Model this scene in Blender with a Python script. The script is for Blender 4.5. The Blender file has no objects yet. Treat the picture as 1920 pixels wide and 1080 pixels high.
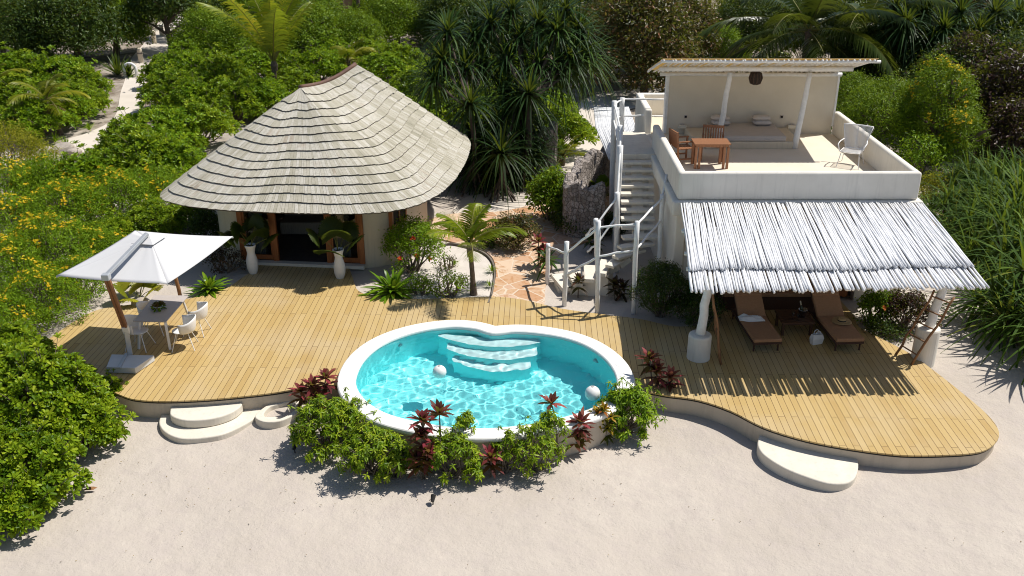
import bpy, bmesh, math, random
import numpy as np
from mathutils import Vector, Matrix
R = math.radians
random.seed(11)
RNG = np.random.default_rng(11)
SC = bpy.context.scene
COL = SC.collection

# ------------------------------------------------------------------ survey
# camera station: 10.5 m above the deck, looking along +Y, 23.7 degrees down
FOC, PITCH, CAMH = 1800.0, R(23.7), 10.5
_c, _s = math.cos(PITCH), math.sin(PITCH)
def at(px, py, z=0.0):
    """ground survey: bearing of a sighted point -> world point at height z"""
    u = (px - 960) / FOC; v = -(py - 540) / FOC
    d = (u, _c + v * _s, -_s + v * _c); t = (z - CAMH) / d[2]
    return Vector((d[0] * t, d[1] * t, z))
def aty(px, py, Y):
    u = (px - 960) / FOC; v = -(py - 540) / FOC
    d = (u, _c + v * _s, -_s + v * _c); t = Y / d[1]
    return Vector((d[0] * t, Y, CAMH + d[2] * t))
def sstep(a, b, x):
    t = min(1, max(0, (x - a) / (b - a))); return t * t * (3 - 2 * t)
def ground_z(x, y):
    h = -0.50 + 0.44 * sstep(16.5, 22.0, y)
    h += (1 - sstep(16.5, 22, y)) * 0.18 * sstep(3.5, 9, x)
    h += 0.10 * sstep(30, 60, y)
    return h
def ground_at(px, py):
    p = at(px, py, 0)
    for _ in range(8): p = at(px, py, ground_z(p.x, p.y))
    return p

# ------------------------------------------------------------------ materials
MATS = {}
def new_mat(name):
    m = bpy.data.materials.new(name); m.use_nodes = True
    nt = m.node_tree; nt.nodes.clear()
    out = nt.nodes.new('ShaderNodeOutputMaterial')
    return m, nt, out
def N(nt, t, **kw):
    n = nt.nodes.new(t)
    for k, v in kw.items():
        if k in n.inputs: n.inputs[k].default_value = v
        else: setattr(n, k, v)
    return n
def L(nt, a, b): nt.links.new(a, b)
def rgb(c): return (c[0], c[1], c[2], 1.0)
def ramp(nt, fac, stops, interp='LINEAR'):
    n = nt.nodes.new('ShaderNodeValToRGB'); n.color_ramp.interpolation = interp
    els = n.color_ramp.elements
    while len(els) < len(stops): els.new(0.5)
    for e, (p, c) in zip(els, stops): e.position = p; e.color = rgb(c)
    L(nt, fac, n.inputs[0]); return n.outputs[0]
def coords(nt, scale=(1, 1, 1), rot=(0, 0, 0)):
    tc = nt.nodes.new('ShaderNodeTexCoord'); mp = nt.nodes.new('ShaderNodeMapping')
    mp.inputs['Scale'].default_value = scale; mp.inputs['Rotation'].default_value = rot
    L(nt, tc.outputs['Object'], mp.inputs[0]); return mp.outputs[0]
def noise(nt, vec, scale, detail=4, rough=0.55):
    n = nt.nodes.new('ShaderNodeTexNoise'); n.inputs['Scale'].default_value = scale
    n.inputs['Detail'].default_value = detail; n.inputs['Roughness'].default_value = rough
    L(nt, vec, n.inputs['Vector']); return n.outputs['Fac']
def mixc(nt, fac, a, b, mode='MIX'):
    n = nt.nodes.new('ShaderNodeMix'); n.data_type = 'RGBA'; n.blend_type = mode
    for sock, v in ((n.inputs[0], fac), (n.inputs[6], a), (n.inputs[7], b)):
        if hasattr(v, 'is_output'): L(nt, v, sock)
        elif isinstance(v, (int, float)): sock.default_value = v
        else: sock.default_value = rgb(v)
    return n.outputs[2]
def bump(nt, h, strength=0.3, dist=0.01):
    n = nt.nodes.new('ShaderNodeBump'); n.inputs['Strength'].default_value = strength
    n.inputs['Distance'].default_value = dist; L(nt, h, n.inputs['Height']); return n.outputs[0]
def surf(name, c1, c2=None, scale=6, rough=0.7, bs=0.0, bdist=0.01, bscale=None, stretch=(1, 1, 1), metal=0.0, spec=0.4, detail=5, streak=0.0):
    """general procedural surface: two tones mixed by noise, with bump"""
    if name in MATS: return MATS[name]
    m, nt, out = new_mat(name)
    p = N(nt, 'ShaderNodeBsdfPrincipled', Roughness=rough, Metallic=metal)
    p.inputs['Specular IOR Level'].default_value = spec
    v = coords(nt, stretch)
    c2 = c2 or tuple(x * 0.86 for x in c1)
    f = noise(nt, v, scale, detail)
    col = ramp(nt, f, [(0.32, c2), (0.68, c1)])
    if streak:   # faint rain runs and grime
        s1 = noise(nt, coords(nt, (5, 5, 0.35)), 1.6, 6, 0.65); s2 = noise(nt, coords(nt), 0.8, 5, 0.6)
        col = mixc(nt, ramp(nt, s1, [(0.52, (0, 0, 0)), (0.75, (streak, streak, streak))]), col, tuple(x * 0.62 for x in c2))
        col = mixc(nt, ramp(nt, s2, [(0.5, (0, 0, 0)), (0.72, (streak * 0.6,) * 3)]), col, tuple(x * 0.72 for x in c2))
    L(nt, col, p.inputs['Base Color'])
    if bs:
        L(nt, bump(nt, noise(nt, v, bscale or scale * 5, 5), bs, bdist), p.inputs['Normal'])
    L(nt, p.outputs[0], out.inputs[0]); MATS[name] = m; return m
def leafmat(name, stops, rough=0.5, trans=0.3, spec=0.35, tint=0.25):
    """foliage: colour by per-leaf attribute 'rnd', thin translucent leaf"""
    if name in MATS: return MATS[name]
    m, nt, out = new_mat(name)
    a = N(nt, 'ShaderNodeAttribute', attribute_name='rnd')
    v = coords(nt)
    f = noise(nt, v, 0.9, 2)
    ad = N(nt, 'ShaderNodeMath', operation='MULTIPLY_ADD'); L(nt, f, ad.inputs[0])
    ad.inputs[1].default_value = tint * 2; ad.inputs[2].default_value = -tint
    ad2 = N(nt, 'ShaderNodeMath', operation='ADD', use_clamp=True); L(nt, a.outputs['Fac'], ad2.inputs[0]); L(nt, ad.outputs[0], ad2.inputs[1])
    col = ramp(nt, ad2.outputs[0], stops)
    p = N(nt, 'ShaderNodeBsdfPrincipled', Roughness=rough)
    p.inputs['Specular IOR Level'].default_value = spec * 0.5
    L(nt, col, p.inputs['Base Color'])
    t = N(nt, 'ShaderNodeBsdfTranslucent')
    L(nt, mixc(nt, 0.5, col, (0.35, 0.42, 0.03), 'MIX'), t.inputs['Color'])
    mx = N(nt, 'ShaderNodeMixShader'); mx.inputs[0].default_value = min(0.5, trans * 1.25)
    L(nt, p.outputs[0], mx.inputs[1]); L(nt, t.outputs[0], mx.inputs[2]); L(nt, mx.outputs[0], out.inputs[0])
    MATS[name] = m; return m

# ------------------------------------------------------------------ mesh collector
class MB:
    def __init__(s): s.v = []; s.f = []
    def add(s, vs, fs):
        n = len(s.v); s.v += [tuple(v) for v in vs]; s.f += [tuple(i + n for i in f) for f in fs]; return s
    def box(s, c, size, rz=0.0, M=None):
        hx, hy, hz = (k / 2 for k in size)
        vs = [Vector((x, y, z)) for x in (-hx, hx) for y in (-hy, hy) for z in (-hz, hz)]
        m = M or (Matrix.Translation(Vector(c)) @ Matrix.Rotation(rz, 4, 'Z'))
        return s.add([m @ v for v in vs], [(0, 1, 3, 2), (4, 6, 7, 5), (0, 4, 5, 1), (2, 3, 7, 6), (0, 2, 6, 4), (1, 5, 7, 3)])
    def bar(s, a, b, w, h, up=(0, 0, 1)):
        """box beam from a to b, width w, height h"""
        a, b = Vector(a), Vector(b); d = (b - a); Ln = d.length; d.normalize()
        x = d.cross(Vector(up))
        if x.length < 1e-4: x = Vector((1, 0, 0))
        x.normalize(); z = x.cross(d)
        M = Matrix((( x.x, d.x, z.x, 0), (x.y, d.y, z.y, 0), (x.z, d.z, z.z, 0), (0, 0, 0, 1)))
        M = Matrix.Translation((a + b) / 2) @ M
        return s.box((0, 0, 0), (w, Ln, h), M=M)
    def tube(s, pts, rad, seg=8, cap=True):
        pts = [Vector(p) for p in pts]; n = len(pts)
        rad = rad if isinstance(rad, (list, tuple)) else [rad] * n
        d0 = (pts[1] - pts[0]).normalized()
        x = d0.cross(Vector((0, 0, 1)))
        if x.length < 0.05: x = d0.cross(Vector((0, 1, 0)))
        x.normalize(); vs = []
        for i in range(n):
            d = (pts[min(i + 1, n - 1)] - pts[max(i - 1, 0)]).normalized()
            x = (x - d * x.dot(d)).normalized(); y = d.cross(x)
            for k in range(seg):
                a = 2 * math.pi * k / seg
                vs.append(pts[i] + (x * math.cos(a) + y * math.sin(a)) * rad[i])
        fs = [(i * seg + k, i * seg + (k + 1) % seg, (i + 1) * seg + (k + 1) % seg, (i + 1) * seg + k) for i in range(n - 1) for k in range(seg)]
        if cap:
            fs.append(tuple(range(seg))[::-1]); fs.append(tuple((n - 1) * seg + k for k in range(seg)))
        return s.add(vs, fs)
    def lathe(s, prof, c=(0, 0, 0), seg=24, cap=True):
        c = Vector(c); n = len(prof)
        vs = [c + Vector((r * math.cos(2 * math.pi * k / seg), r * math.sin(2 * math.pi * k / seg), z)) for r, z in prof for k in range(seg)]
        fs = [(i * seg + k, i * seg + (k + 1) % seg, (i + 1) * seg + (k + 1) % seg, (i + 1) * seg + k) for i in range(n - 1) for k in range(seg)]
        if cap:
            if prof[0][0] > 1e-5: fs.append(tuple(range(seg))[::-1])
            if prof[-1][0] > 1e-5: fs.append(tuple((n - 1) * seg + k for k in range(seg)))
        return s.add(vs, fs)
    def prism(s, poly, z0, z1):
        """closed polygon (xy) extruded from z0 up to z1"""
        A = sum(poly[i][0] * poly[(i + 1) % len(poly)][1] - poly[(i + 1) % len(poly)][0] * poly[i][1] for i in range(len(poly)))
        if A < 0: poly = poly[::-1]
        n = len(poly)
        vs = [(p[0], p[1], z0) for p in poly] + [(p[0], p[1], z1) for p in poly]
        fs = [(i, (i + 1) % n, n + (i + 1) % n, n + i) for i in range(n)]
        fs.append(tuple(range(n))[::-1]); fs.append(tuple(range(n, 2 * n)))
        return s.add(vs, fs)
    def band(s, inner, outer, z0, z1, closed=True):
        """ring between two matching outlines, from z0 to z1"""
        n = len(inner)
        vs = [(p[0], p[1], z) for z in (z0, z1) for poly in (inner, outer) for p in poly]
        fs = []
        for i in range(n if closed else n - 1):
            j = (i + 1) % n; a, b, c, d = i, n + i, 2 * n + i, 3 * n + i; A, B, C_, D = j, n + j, 2 * n + j, 3 * n + j
            fs += [(c, C_, D, d), (a, b, B, A), (b, d, D, B), (a, A, C_, c)]
        if not closed:
            for i in (0, n - 1): fs.append((i, n + i, 3 * n + i, 2 * n + i))
        return s.add(vs, fs)
    def mesh(s, name):
        me = bpy.data.meshes.new(name); me.from_pydata(s.v, [], s.f); me.update()
        bm = bmesh.new(); bm.from_mesh(me); bmesh.ops.recalc_face_normals(bm, faces=bm.faces); bm.to_mesh(me); bm.free()
        return me
    def build(s, name, mat, parent=None, smooth=False, bevel=0.0, seg=2, world=True, me=None):
        me = s.mesh(name); me.materials.append(mat)
        return link(name, me, parent, smooth, bevel, seg, world)
def root_loc(o):
    while o.parent: o = o.parent
    return o.location
def link(name, me, parent=None, smooth=False, bevel=0.0, seg=2, world=True):
    if smooth: me.polygons.foreach_set('use_smooth', [True] * len(me.polygons))
    o = bpy.data.objects.new(name, me); COL.objects.link(o)
    if parent:
        o.parent = parent
        if world:   # vertices were given in world space: shift them to the thing's base
            me.transform(Matrix.Translation(-root_loc(parent)))
    if bevel:
        b = o.modifiers.new('bevel', 'BEVEL'); b.width = bevel; b.segments = seg; b.limit_method = 'ANGLE'; b.angle_limit = R(40)
        if not smooth:
            me.polygons.foreach_set('use_smooth', [False] * len(me.polygons))
    return o
def thing(name, label, cat, loc=(0, 0, 0), rz=0.0, group=None, scale=None):
    o = bpy.data.objects.new(name, None); COL.objects.link(o)
    o.empty_display_size = 0.2; o.location = loc; o.rotation_euler = (0, 0, rz)
    if scale: o.scale = (scale,) * 3 if isinstance(scale, (int, float)) else scale
    return tag(o, label, cat, group)
def tag(o, label=None, cat=None, group=None, kind=None):
    for k, v in (('label', label), ('category', cat), ('group', group), ('kind', kind)):
        if v: o[k] = v
    return o
def struct(o): o['kind'] = 'structure'; return o
def dup(root, loc, rz=0.0, label=None, group=None, scale=None):
    def rec(o, par):
        c = o.copy(); COL.objects.link(c); c.parent = par
        for ch in list(o.children): rec(ch, c)
        return c
    r = rec(root, None); r.location = loc; r.rotation_euler = (0, 0, rz)
    if scale is not None: r.scale = (scale,) * 3 if isinstance(scale, (int, float)) else scale
    if label: r['label'] = label
    if group: r['group'] = group
    return r
def spline(pts, n=8, closed=True):
    """Catmull-Rom through points (tuples of any length)"""
    P = [np.array(p, float) for p in pts]; out = []; m = len(P)
    for i in range(m if closed else m - 1):
        if closed: a, b, c, d = P[(i - 1) % m], P[i], P[(i + 1) % m], P[(i + 2) % m]
        else: a, b, c, d = P[max(i - 1, 0)], P[i], P[i + 1], P[min(i + 2, m - 1)]
        for k in range(n):
            t = k / n
            out.append(0.5 * ((2 * b) + (c - a) * t + (2 * a - 5 * b + 4 * c - d) * t * t + (3 * b - a - 3 * c + d) * t ** 3))
    if not closed: out.append(P[-1])
    return [tuple(p) for p in out]
def offset(poly, d):
    """offset a closed outline outwards by d (counter-clockwise assumed after fix)"""
    P = np.array([p[:2] for p in poly]); nxt = np.roll(P, -1, 0); prv = np.roll(P, 1, 0)
    A = np.sum(P[:, 0] * nxt[:, 1] - nxt[:, 0] * P[:, 1])
    t = nxt - prv; t /= np.linalg.norm(t, axis=1)[:, None] + 1e-9
    nrm = np.stack([t[:, 1], -t[:, 0]], 1) * (1 if A > 0 else -1)
    return [tuple(p) for p in P + nrm * d]
def inside(poly, x, y):
    r = False; n = len(poly); j = n - 1
    for i in range(n):
        xi, yi = poly[i][:2]; xj, yj = poly[j][:2]
        if (yi > y) != (yj > y) and x < (xj - xi) * (y - yi) / (yj - yi) + xi: r = not r
        j = i
    return r
# ------------------------------------------------------------------ plain materials
def sand_mat():
    m, nt, out = new_mat('sand')
    p = N(nt, 'ShaderNodeBsdfPrincipled', Roughness=0.92); p.inputs['Specular IOR Level'].default_value = 0.15
    v = coords(nt)
    big = noise(nt, v, 0.35, 6, 0.6); mid = noise(nt, v, 2.6, 8, 0.68); fine = noise(nt, v, 26, 6, 0.75)
    c = ramp(nt, big, [(0.3, (0.445, 0.392, 0.338)), (0.7, (0.52, 0.465, 0.405))])
    c = mixc(nt, ramp(nt, mid, [(0.36, (0.85, 0.85, 0.85)), (0.55, (0, 0, 0))]), c, (0.46, 0.405, 0.36))
    c = mixc(nt, ramp(nt, fine, [(0.25, (0.9, 0.9, 0.9)), (0.45, (0, 0, 0))]), c, (0.385, 0.335, 0.29))
    tc = N(nt, 'ShaderNodeSeparateXYZ'); L(nt, v, tc.inputs[0])      # leaf litter, with the shade under the garden trees painted into its dark tone
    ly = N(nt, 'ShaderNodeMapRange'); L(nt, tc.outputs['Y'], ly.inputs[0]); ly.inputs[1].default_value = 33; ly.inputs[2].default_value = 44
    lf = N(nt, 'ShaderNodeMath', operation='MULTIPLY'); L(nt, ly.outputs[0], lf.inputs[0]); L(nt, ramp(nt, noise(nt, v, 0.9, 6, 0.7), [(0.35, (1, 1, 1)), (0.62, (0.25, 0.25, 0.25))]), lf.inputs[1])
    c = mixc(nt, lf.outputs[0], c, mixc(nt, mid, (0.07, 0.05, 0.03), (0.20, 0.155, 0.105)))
    L(nt, c, p.inputs['Base Color'])
    b1 = N(nt, 'ShaderNodeBump'); b1.inputs['Strength'].default_value = 0.6; b1.inputs['Distance'].default_value = 0.09
    L(nt, noise(nt, v, 2.3, 5, 0.6), b1.inputs['Height'])
    b2 = N(nt, 'ShaderNodeBump'); b2.inputs['Strength'].default_value = 0.55; b2.inputs['Distance'].default_value = 0.02
    L(nt, noise(nt, v, 21, 6, 0.7), b2.inputs['Height']); L(nt, b1.outputs[0], b2.inputs['Normal'])
    L(nt, b2.outputs[0], p.inputs['Normal']); L(nt, p.outputs[0], out.inputs[0]); return m
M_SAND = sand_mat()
M_PLASTER = surf('plaster', (0.76, 0.725, 0.655), (0.68, 0.645, 0.575), 1.3, 0.85, 0.25, 0.01, 14, spec=0.2, streak=0.36)
M_CREAM = surf('cream_render', (0.66, 0.58, 0.45), (0.60, 0.52, 0.395), 1.6, 0.85, 0.3, 0.01, 18, spec=0.2, streak=0.36)
M_CONC = surf('pale_concrete', (0.72, 0.665, 0.57), (0.64, 0.59, 0.50), 2.2, 0.85, 0.3, 0.008, 22, spec=0.2, streak=0.36)
M_DECKWALL = surf('deck_wall_render', (0.58, 0.50, 0.40), (0.50, 0.43, 0.34), 1.8, 0.9, 0.35, 0.01, 20, spec=0.15, streak=0.36)
M_PATH = surf('pale_path_concrete', (0.62, 0.56, 0.49), (0.54, 0.485, 0.42), 0.7, 0.9, 0.3, 0.01, 15, spec=0.15)
M_COPING = surf('coping_white', (0.80, 0.79, 0.76), (0.74, 0.73, 0.70), 3, 0.7, 0.15, 0.004, 30, spec=0.3)
M_WHITE = surf('white_paint', (0.80, 0.80, 0.79), (0.70, 0.70, 0.69), 9, 0.6, 0.25, 0.006, 24, spec=0.35)
M_WHITE2 = surf('white_smooth', (0.80, 0.79, 0.78), (0.76, 0.75, 0.74), 5, 0.4, spec=0.4)
M_DARK = surf('dark_void', (0.02, 0.018, 0.016), (0.012, 0.011, 0.010), 5, 0.8)
M_KERB = surf('grey_edging', (0.20, 0.17, 0.145), (0.14, 0.12, 0.10), 6, 0.9)
M_WOOD = surf('teak', (0.32, 0.145, 0.07), (0.215, 0.092, 0.045), 5, 0.5, 0.2, 0.004, 40, (9, 9, 0.8))
M_DOORWOOD = surf('door_wood', (0.36, 0.125, 0.04), (0.24, 0.08, 0.025), 4, 0.4, 0.15, 0.003, 30, (9, 9, 0.7))
M_POLE = surf('rough_pole', (0.30, 0.155, 0.07), (0.19, 0.09, 0.04), 7, 0.7, 0.5, 0.006, 26, (4, 4, 1))
M_BARK = surf('bark', (0.17, 0.125, 0.09), (0.08, 0.06, 0.045), 9, 0.9, 0.6, 0.02, 30)
M_TWIG = surf('twig', (0.20, 0.16, 0.12), (0.11, 0.085, 0.065), 8, 0.9)
M_METAL = surf('grey_metal', (0.52, 0.54, 0.56), (0.44, 0.46, 0.48), 3, 0.4, metal=0.35)
M_GREY = surf('grey_top', (0.46, 0.41, 0.38), (0.42, 0.375, 0.345), 4, 0.55)

def sheet(name, poly, mat, lift, n=7, closed=True, step=None):
    """a thin draped sheet on the ground (path, bed): real slab 3 cm thick"""
    pts = spline([tuple(p[:2]) for p in poly], n)
    zz = [ground_z(*p) + lift for p in pts]
    zt = max(zz)
    bm = bmesh.new()
    top = [bm.verts.new((p[0], p[1], z)) for p, z in zip(pts, zz)]
    f = bm.faces.new(top)
    r = bmesh.ops.extrude_face_region(bm, geom=[f])
    for e in r['geom']:
        if isinstance(e, bmesh.types.BMVert): e.co.z -= 0.12
    bmesh.ops.recalc_face_normals(bm, faces=bm.faces)
    me = bpy.data.meshes.new(name); bm.to_mesh(me); bm.free(); me.materials.append(mat)
    return struct(link(name, me))
def flag_mat():
    m, nt, out = new_mat('flagstone')
    p = N(nt, 'ShaderNodeBsdfPrincipled', Roughness=0.75); v = coords(nt)
    vo = N(nt, 'ShaderNodeTexVoronoi', feature='F1'); vo.inputs['Scale'].default_value = 1.75; L(nt, v, vo.inputs['Vector'])
    ve = N(nt, 'ShaderNodeTexVoronoi', feature='DISTANCE_TO_EDGE'); ve.inputs['Scale'].default_value = 1.75; L(nt, v, ve.inputs['Vector'])
    sp = N(nt, 'ShaderNodeSeparateColor'); L(nt, vo.outputs['Color'], sp.inputs[0])
    c = ramp(nt, sp.outputs[0], [(0.0, (0.50, 0.30, 0.17)), (0.35, (0.56, 0.40, 0.27)), (0.6, (0.60, 0.45, 0.32)), (0.85, (0.44, 0.22, 0.10)), (1, (0.58, 0.43, 0.33))])
    w = N(nt, 'ShaderNodeTexNoise'); w.inputs['Scale'].default_value = 3; w.inputs['Detail'].default_value = 6; w.inputs['Distortion'].default_value = 2.2; L(nt, v, w.inputs['Vector'])
    c = mixc(nt, ramp(nt, w.outputs['Fac'], [(0.52, (0, 0, 0)), (0.66, (0.75, 0.75, 0.75))]), c, (0.40, 0.19, 0.07))
    e = ramp(nt, ve.outputs['Distance'], [(0.018, (0, 0, 0)), (0.03, (1, 1, 1))])
    L(nt, mixc(nt, e, (0.60, 0.50, 0.39), c), p.inputs['Base Color'])
    L(nt, bump(nt, e, 0.3, 0.01), p.inputs['Normal']); L(nt, p.outputs[0], out.inputs[0]); return m
M_FLAG = flag_mat()
fl = [(924, 572), (930, 520), (925, 488), (905, 470), (868, 460), (838, 452), (800, 440), (800, 415), (850, 402), (930, 398), (985, 388), (1035, 370), (1070, 348), (1130, 345), (1145, 380), (1150, 430), (1060, 470), (1036, 500), (1022, 540), (1012, 580)]
sheet('flagstone_path', [ground_at(*p) for p in fl], M_FLAG, 0.028, 4)
bed = [(770, 500), (800, 478), (836, 462), (868, 466), (900, 476), (918, 492), (924, 515), (920, 545), (914, 575), (860, 580), (790, 575)]
BED = [ground_at(*p) for p in bed]
sheet('sand_bed', BED, surf('white_sand', (0.62, 0.57, 0.52), (0.54, 0.49, 0.44), 3, 0.95, 0.5, 0.02, 30, spec=0.1), 0.012, 6)
kp = spline([tuple(ground_at(*p))[:2] for p in [(790, 482), (836, 461), (868, 464.5), (901, 475), (920, 491), (926, 515), (922, 548), (914, 572)]], 8, False)
kb = MB().band(offset(kp + kp[::-1][1:-1], 0.0)[:len(kp)], [(p[0] + 0.045, p[1] + 0.03) for p in kp], -0.1, 0.015, closed=False)
struct(kb.build('bed_edging', M_KERB))
pp = [(95, 325), (118, 268), (165, 250), (214, 222), (226, 175), (234, 152), (246, 112), (262, 92), (282, 66), (300, 40), (318, 20), (345, 20), (345, 62), (322, 92), (292, 112), (276, 150), (268, 185), (262, 225), (240, 262), (215, 300), (190, 330), (150, 350)]
sheet('garden_path', [ground_at(*p) for p in pp], M_PATH, 0.03, 4)
pm = [(1000, 345), (1020, 300), (1065, 262), (1085, 215), (1090, 190), (1150, 172), (1240, 165), (1330, 165), (1330, 186), (1240, 192), (1165, 210), (1150, 235), (1140, 290), (1090, 330), (1040, 370)]
sheet('back_path', [ground_at(*p) for p in pm], M_PATH, 0.03, 4)
pq = [(850, 398), (870, 372), (930, 362), (990, 366), (1008, 376), (980, 392), (930, 402), (880, 404)]
sheet('sand_patch', [ground_at(*p) for p in pq], M_PATH, 0.016, 4)

# ------------------------------------------------------------------ deck
def deck_mat():
    m, nt, out = new_mat('deck_boards')
    p = N(nt, 'ShaderNodeBsdfPrincipled', Roughness=0.62); p.inputs['Specular IOR Level'].default_value = 0.3
    tc = N(nt, 'ShaderNodeTexCoord'); mp = N(nt, 'ShaderNodeMapping'); mp.inputs['Rotation'].default_value = (0, 0, R(1.6))
    L(nt, tc.outputs['Object'], mp.inputs[0]); se = N(nt, 'ShaderNodeSeparateXYZ'); L(nt, mp.outputs[0], se.inputs[0])
    co = N(nt, 'ShaderNodeCombineXYZ'); L(nt, se.outputs['Y'], co.inputs[0]); L(nt, se.outputs['X'], co.inputs[1])
    def brick(c1, c2, mo, ms):
        b = N(nt, 'ShaderNodeTexBrick'); b.offset = 0.37; b.offset_frequency = 2; b.squash = 1.0
        b.inputs['Scale'].default_value = 1; b.inputs['Brick Width'].default_value = 2.9; b.inputs['Row Height'].default_value = 0.137
        b.inputs['Mortar Size'].default_value = ms; b.inputs['Mortar Smooth'].default_value = 0.1; b.inputs['Bias'].default_value = 0
        b.inputs['Color1'].default_value = rgb(c1); b.inputs['Color2'].default_value = rgb(c2); b.inputs['Mortar'].default_value = rgb(mo)
        L(nt, co.outputs[0], b.inputs['Vector']); return b
    br = brick((0, 0, 0), (1, 1, 1), (0.5, 0.5, 0.5), 0.0)
    gr = brick((1, 1, 1), (1, 1, 1), (0, 0, 0), 0.0052)
    base = ramp(nt, br.outputs['Color'], [(0.0, (0.42, 0.285, 0.110)), (0.25, (0.46, 0.325, 0.131)), (0.6, (0.48, 0.345, 0.145)), (1.0, (0.505, 0.37, 0.17))])
    gv = N(nt, 'ShaderNodeMapping'); gv.inputs['Scale'].default_value = (1.2, 30, 1); L(nt, co.outputs[0], gv.inputs[0])
    gn = noise(nt, gv.outputs[0], 2.2, 5)
    base = mixc(nt, ramp(nt, gn, [(0.35, (0.35, 0.35, 0.35)), (0.65, (0, 0, 0))]), base, (0.42, 0.275, 0.095))
    bn = noise(nt, tc.outputs['Object'], 0.55, 5, 0.6)     # weathered, bleached areas
    base = mixc(nt, ramp(nt, bn, [(0.45, (0, 0, 0)), (0.75, (0.6, 0.6, 0.6))]), base, (0.50, 0.405, 0.265))
    L(nt, mixc(nt, gr.outputs['Color'], (0.10, 0.055, 0.02), base), p.inputs['Base Color'])
    L(nt, bump(nt, gr.outputs['Color'], 0.6, 0.006), p.inputs['Normal'])
    L(nt, p.outputs[0], out.inputs[0]); return m
M_DECK = deck_mat()
dk = [(58, 662), (110, 622), (150, 596), (183, 581), (215, 575), (253, 570), (310, 564), (353, 560), (397, 550), (430, 538), (455, 520), (483, 502),
      (484, 494), (570, 497), (655, 503), (661, 520), (668, 541), (690, 553), (740, 560), (800, 560), (860, 558), (930, 556), (985, 563), (1050, 578), (1120, 588), (1200, 598), (1265, 612), (1330, 612),
      (1355, 560), (1400, 545), (1560, 545), (1600, 590), (1610, 612), (1655, 636), (1705, 662), (1750, 694), (1802, 735), (1850, 776), (1872, 806), (1868, 828), (1838, 847), (1770, 853),
      (1690, 853), (1600, 842), (1510, 825), (1430, 800), (1370, 770), (1310, 750), (1254, 742), (1190, 735), (1000, 745), (800, 740), (650, 722), (560, 729), (500, 738), (400, 748), (310, 752), (255, 749),
      (225, 740), (185, 722), (163, 702), (133, 700), (95, 690), (62, 676)]
DECK = [tuple(at(*p, 0))[:2] for p in dk]
def dense(poly, n): return spline(poly, n)
DK = []
sm = spline(DECK, 4)
hard = {10, 11, 12, 14, 15, 27, 28, 29, 30}
for i in range(len(DECK)):   # keep the corners by the doors and under the awning sharp
    if i in hard or (i + 1) % len(DECK) in hard:
        a, b = np.array(DECK[i]), np.array(DECK[(i + 1) % len(DECK)]); DK += [tuple(a + (b - a) * k / 4) for k in range(4)]
    else: DK += [tuple(p) for p in sm[i * 4:(i + 1) * 4]]
# the pool is sunk through the deck: water outline first
pin = [(668, 705), (681, 676), (706, 652), (742, 633), (790, 619), (845, 612), (888, 615), (922, 624), (965, 621), (1010, 624), (1060, 633), (1100, 648), (1132, 670), (1151, 695), (1156, 718), (1145, 742), (1112, 762), (1050, 782), (980, 795), (915, 801), (850, 799), (785, 789), (728, 774), (690, 752), (671, 728)]
PZ = 0.22
PIN = spline([tuple(at(*p, PZ))[:2] for p in pin], 6)
A_ = sum(PIN[i][0] * PIN[(i + 1) % len(PIN)][1] - PIN[(i + 1) % len(PIN)][0] * PIN[i][1] for i in range(len(PIN)))
if A_ < 0: PIN = PIN[::-1]
POUT = offset(PIN, 0.42)
# soften the crossing at the notch
P_ = np.array(POUT)
for _ in range(6): P_ = 0.5 * P_ + 0.25 * (np.roll(P_, 1, 0) + np.roll(P_, -1, 0))
POUT = [tuple(p) for p in P_]
CUT = offset(POUT, -0.12)
def poly_with_hole(name, outer, hole, z0, z1, mat):
    bm = bmesh.new()
    def loop(ps):
        vs = [bm.verts.new((p[0], p[1], z1)) for p in ps]
        return [bm.edges.new((vs[i], vs[(i + 1) % len(vs)])) for i in range(len(vs))]
    es = loop(outer) + loop(hole)
    bmesh.ops.triangle_fill(bm, use_beauty=True, use_dissolve=False, edges=es, normal=(0, 0, 1))
    for f in list(bm.faces):   # drop anything filled inside the hole
        c = f.calc_center_median()
        if inside(hole, c.x, c.y) or not inside(outer, c.x, c.y): bm.faces.remove(f)
    r = bmesh.ops.extrude_face_region(bm, geom=list(bm.faces))
    for e in r['geom']:
        if isinstance(e, bmesh.types.BMVert): e.co.z = z0
    bmesh.ops.recalc_face_normals(bm, faces=bm.faces)
    me = bpy.data.meshes.new(name); bm.to_mesh(me); bm.free(); me.materials.append(mat); return me
# cut the deck where the pool overhangs it at the front: outer deck outline minus pool
front_hidden = [p for p in DK if not inside(POUT, *p)]
n_open = len(front_hidden)
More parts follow.
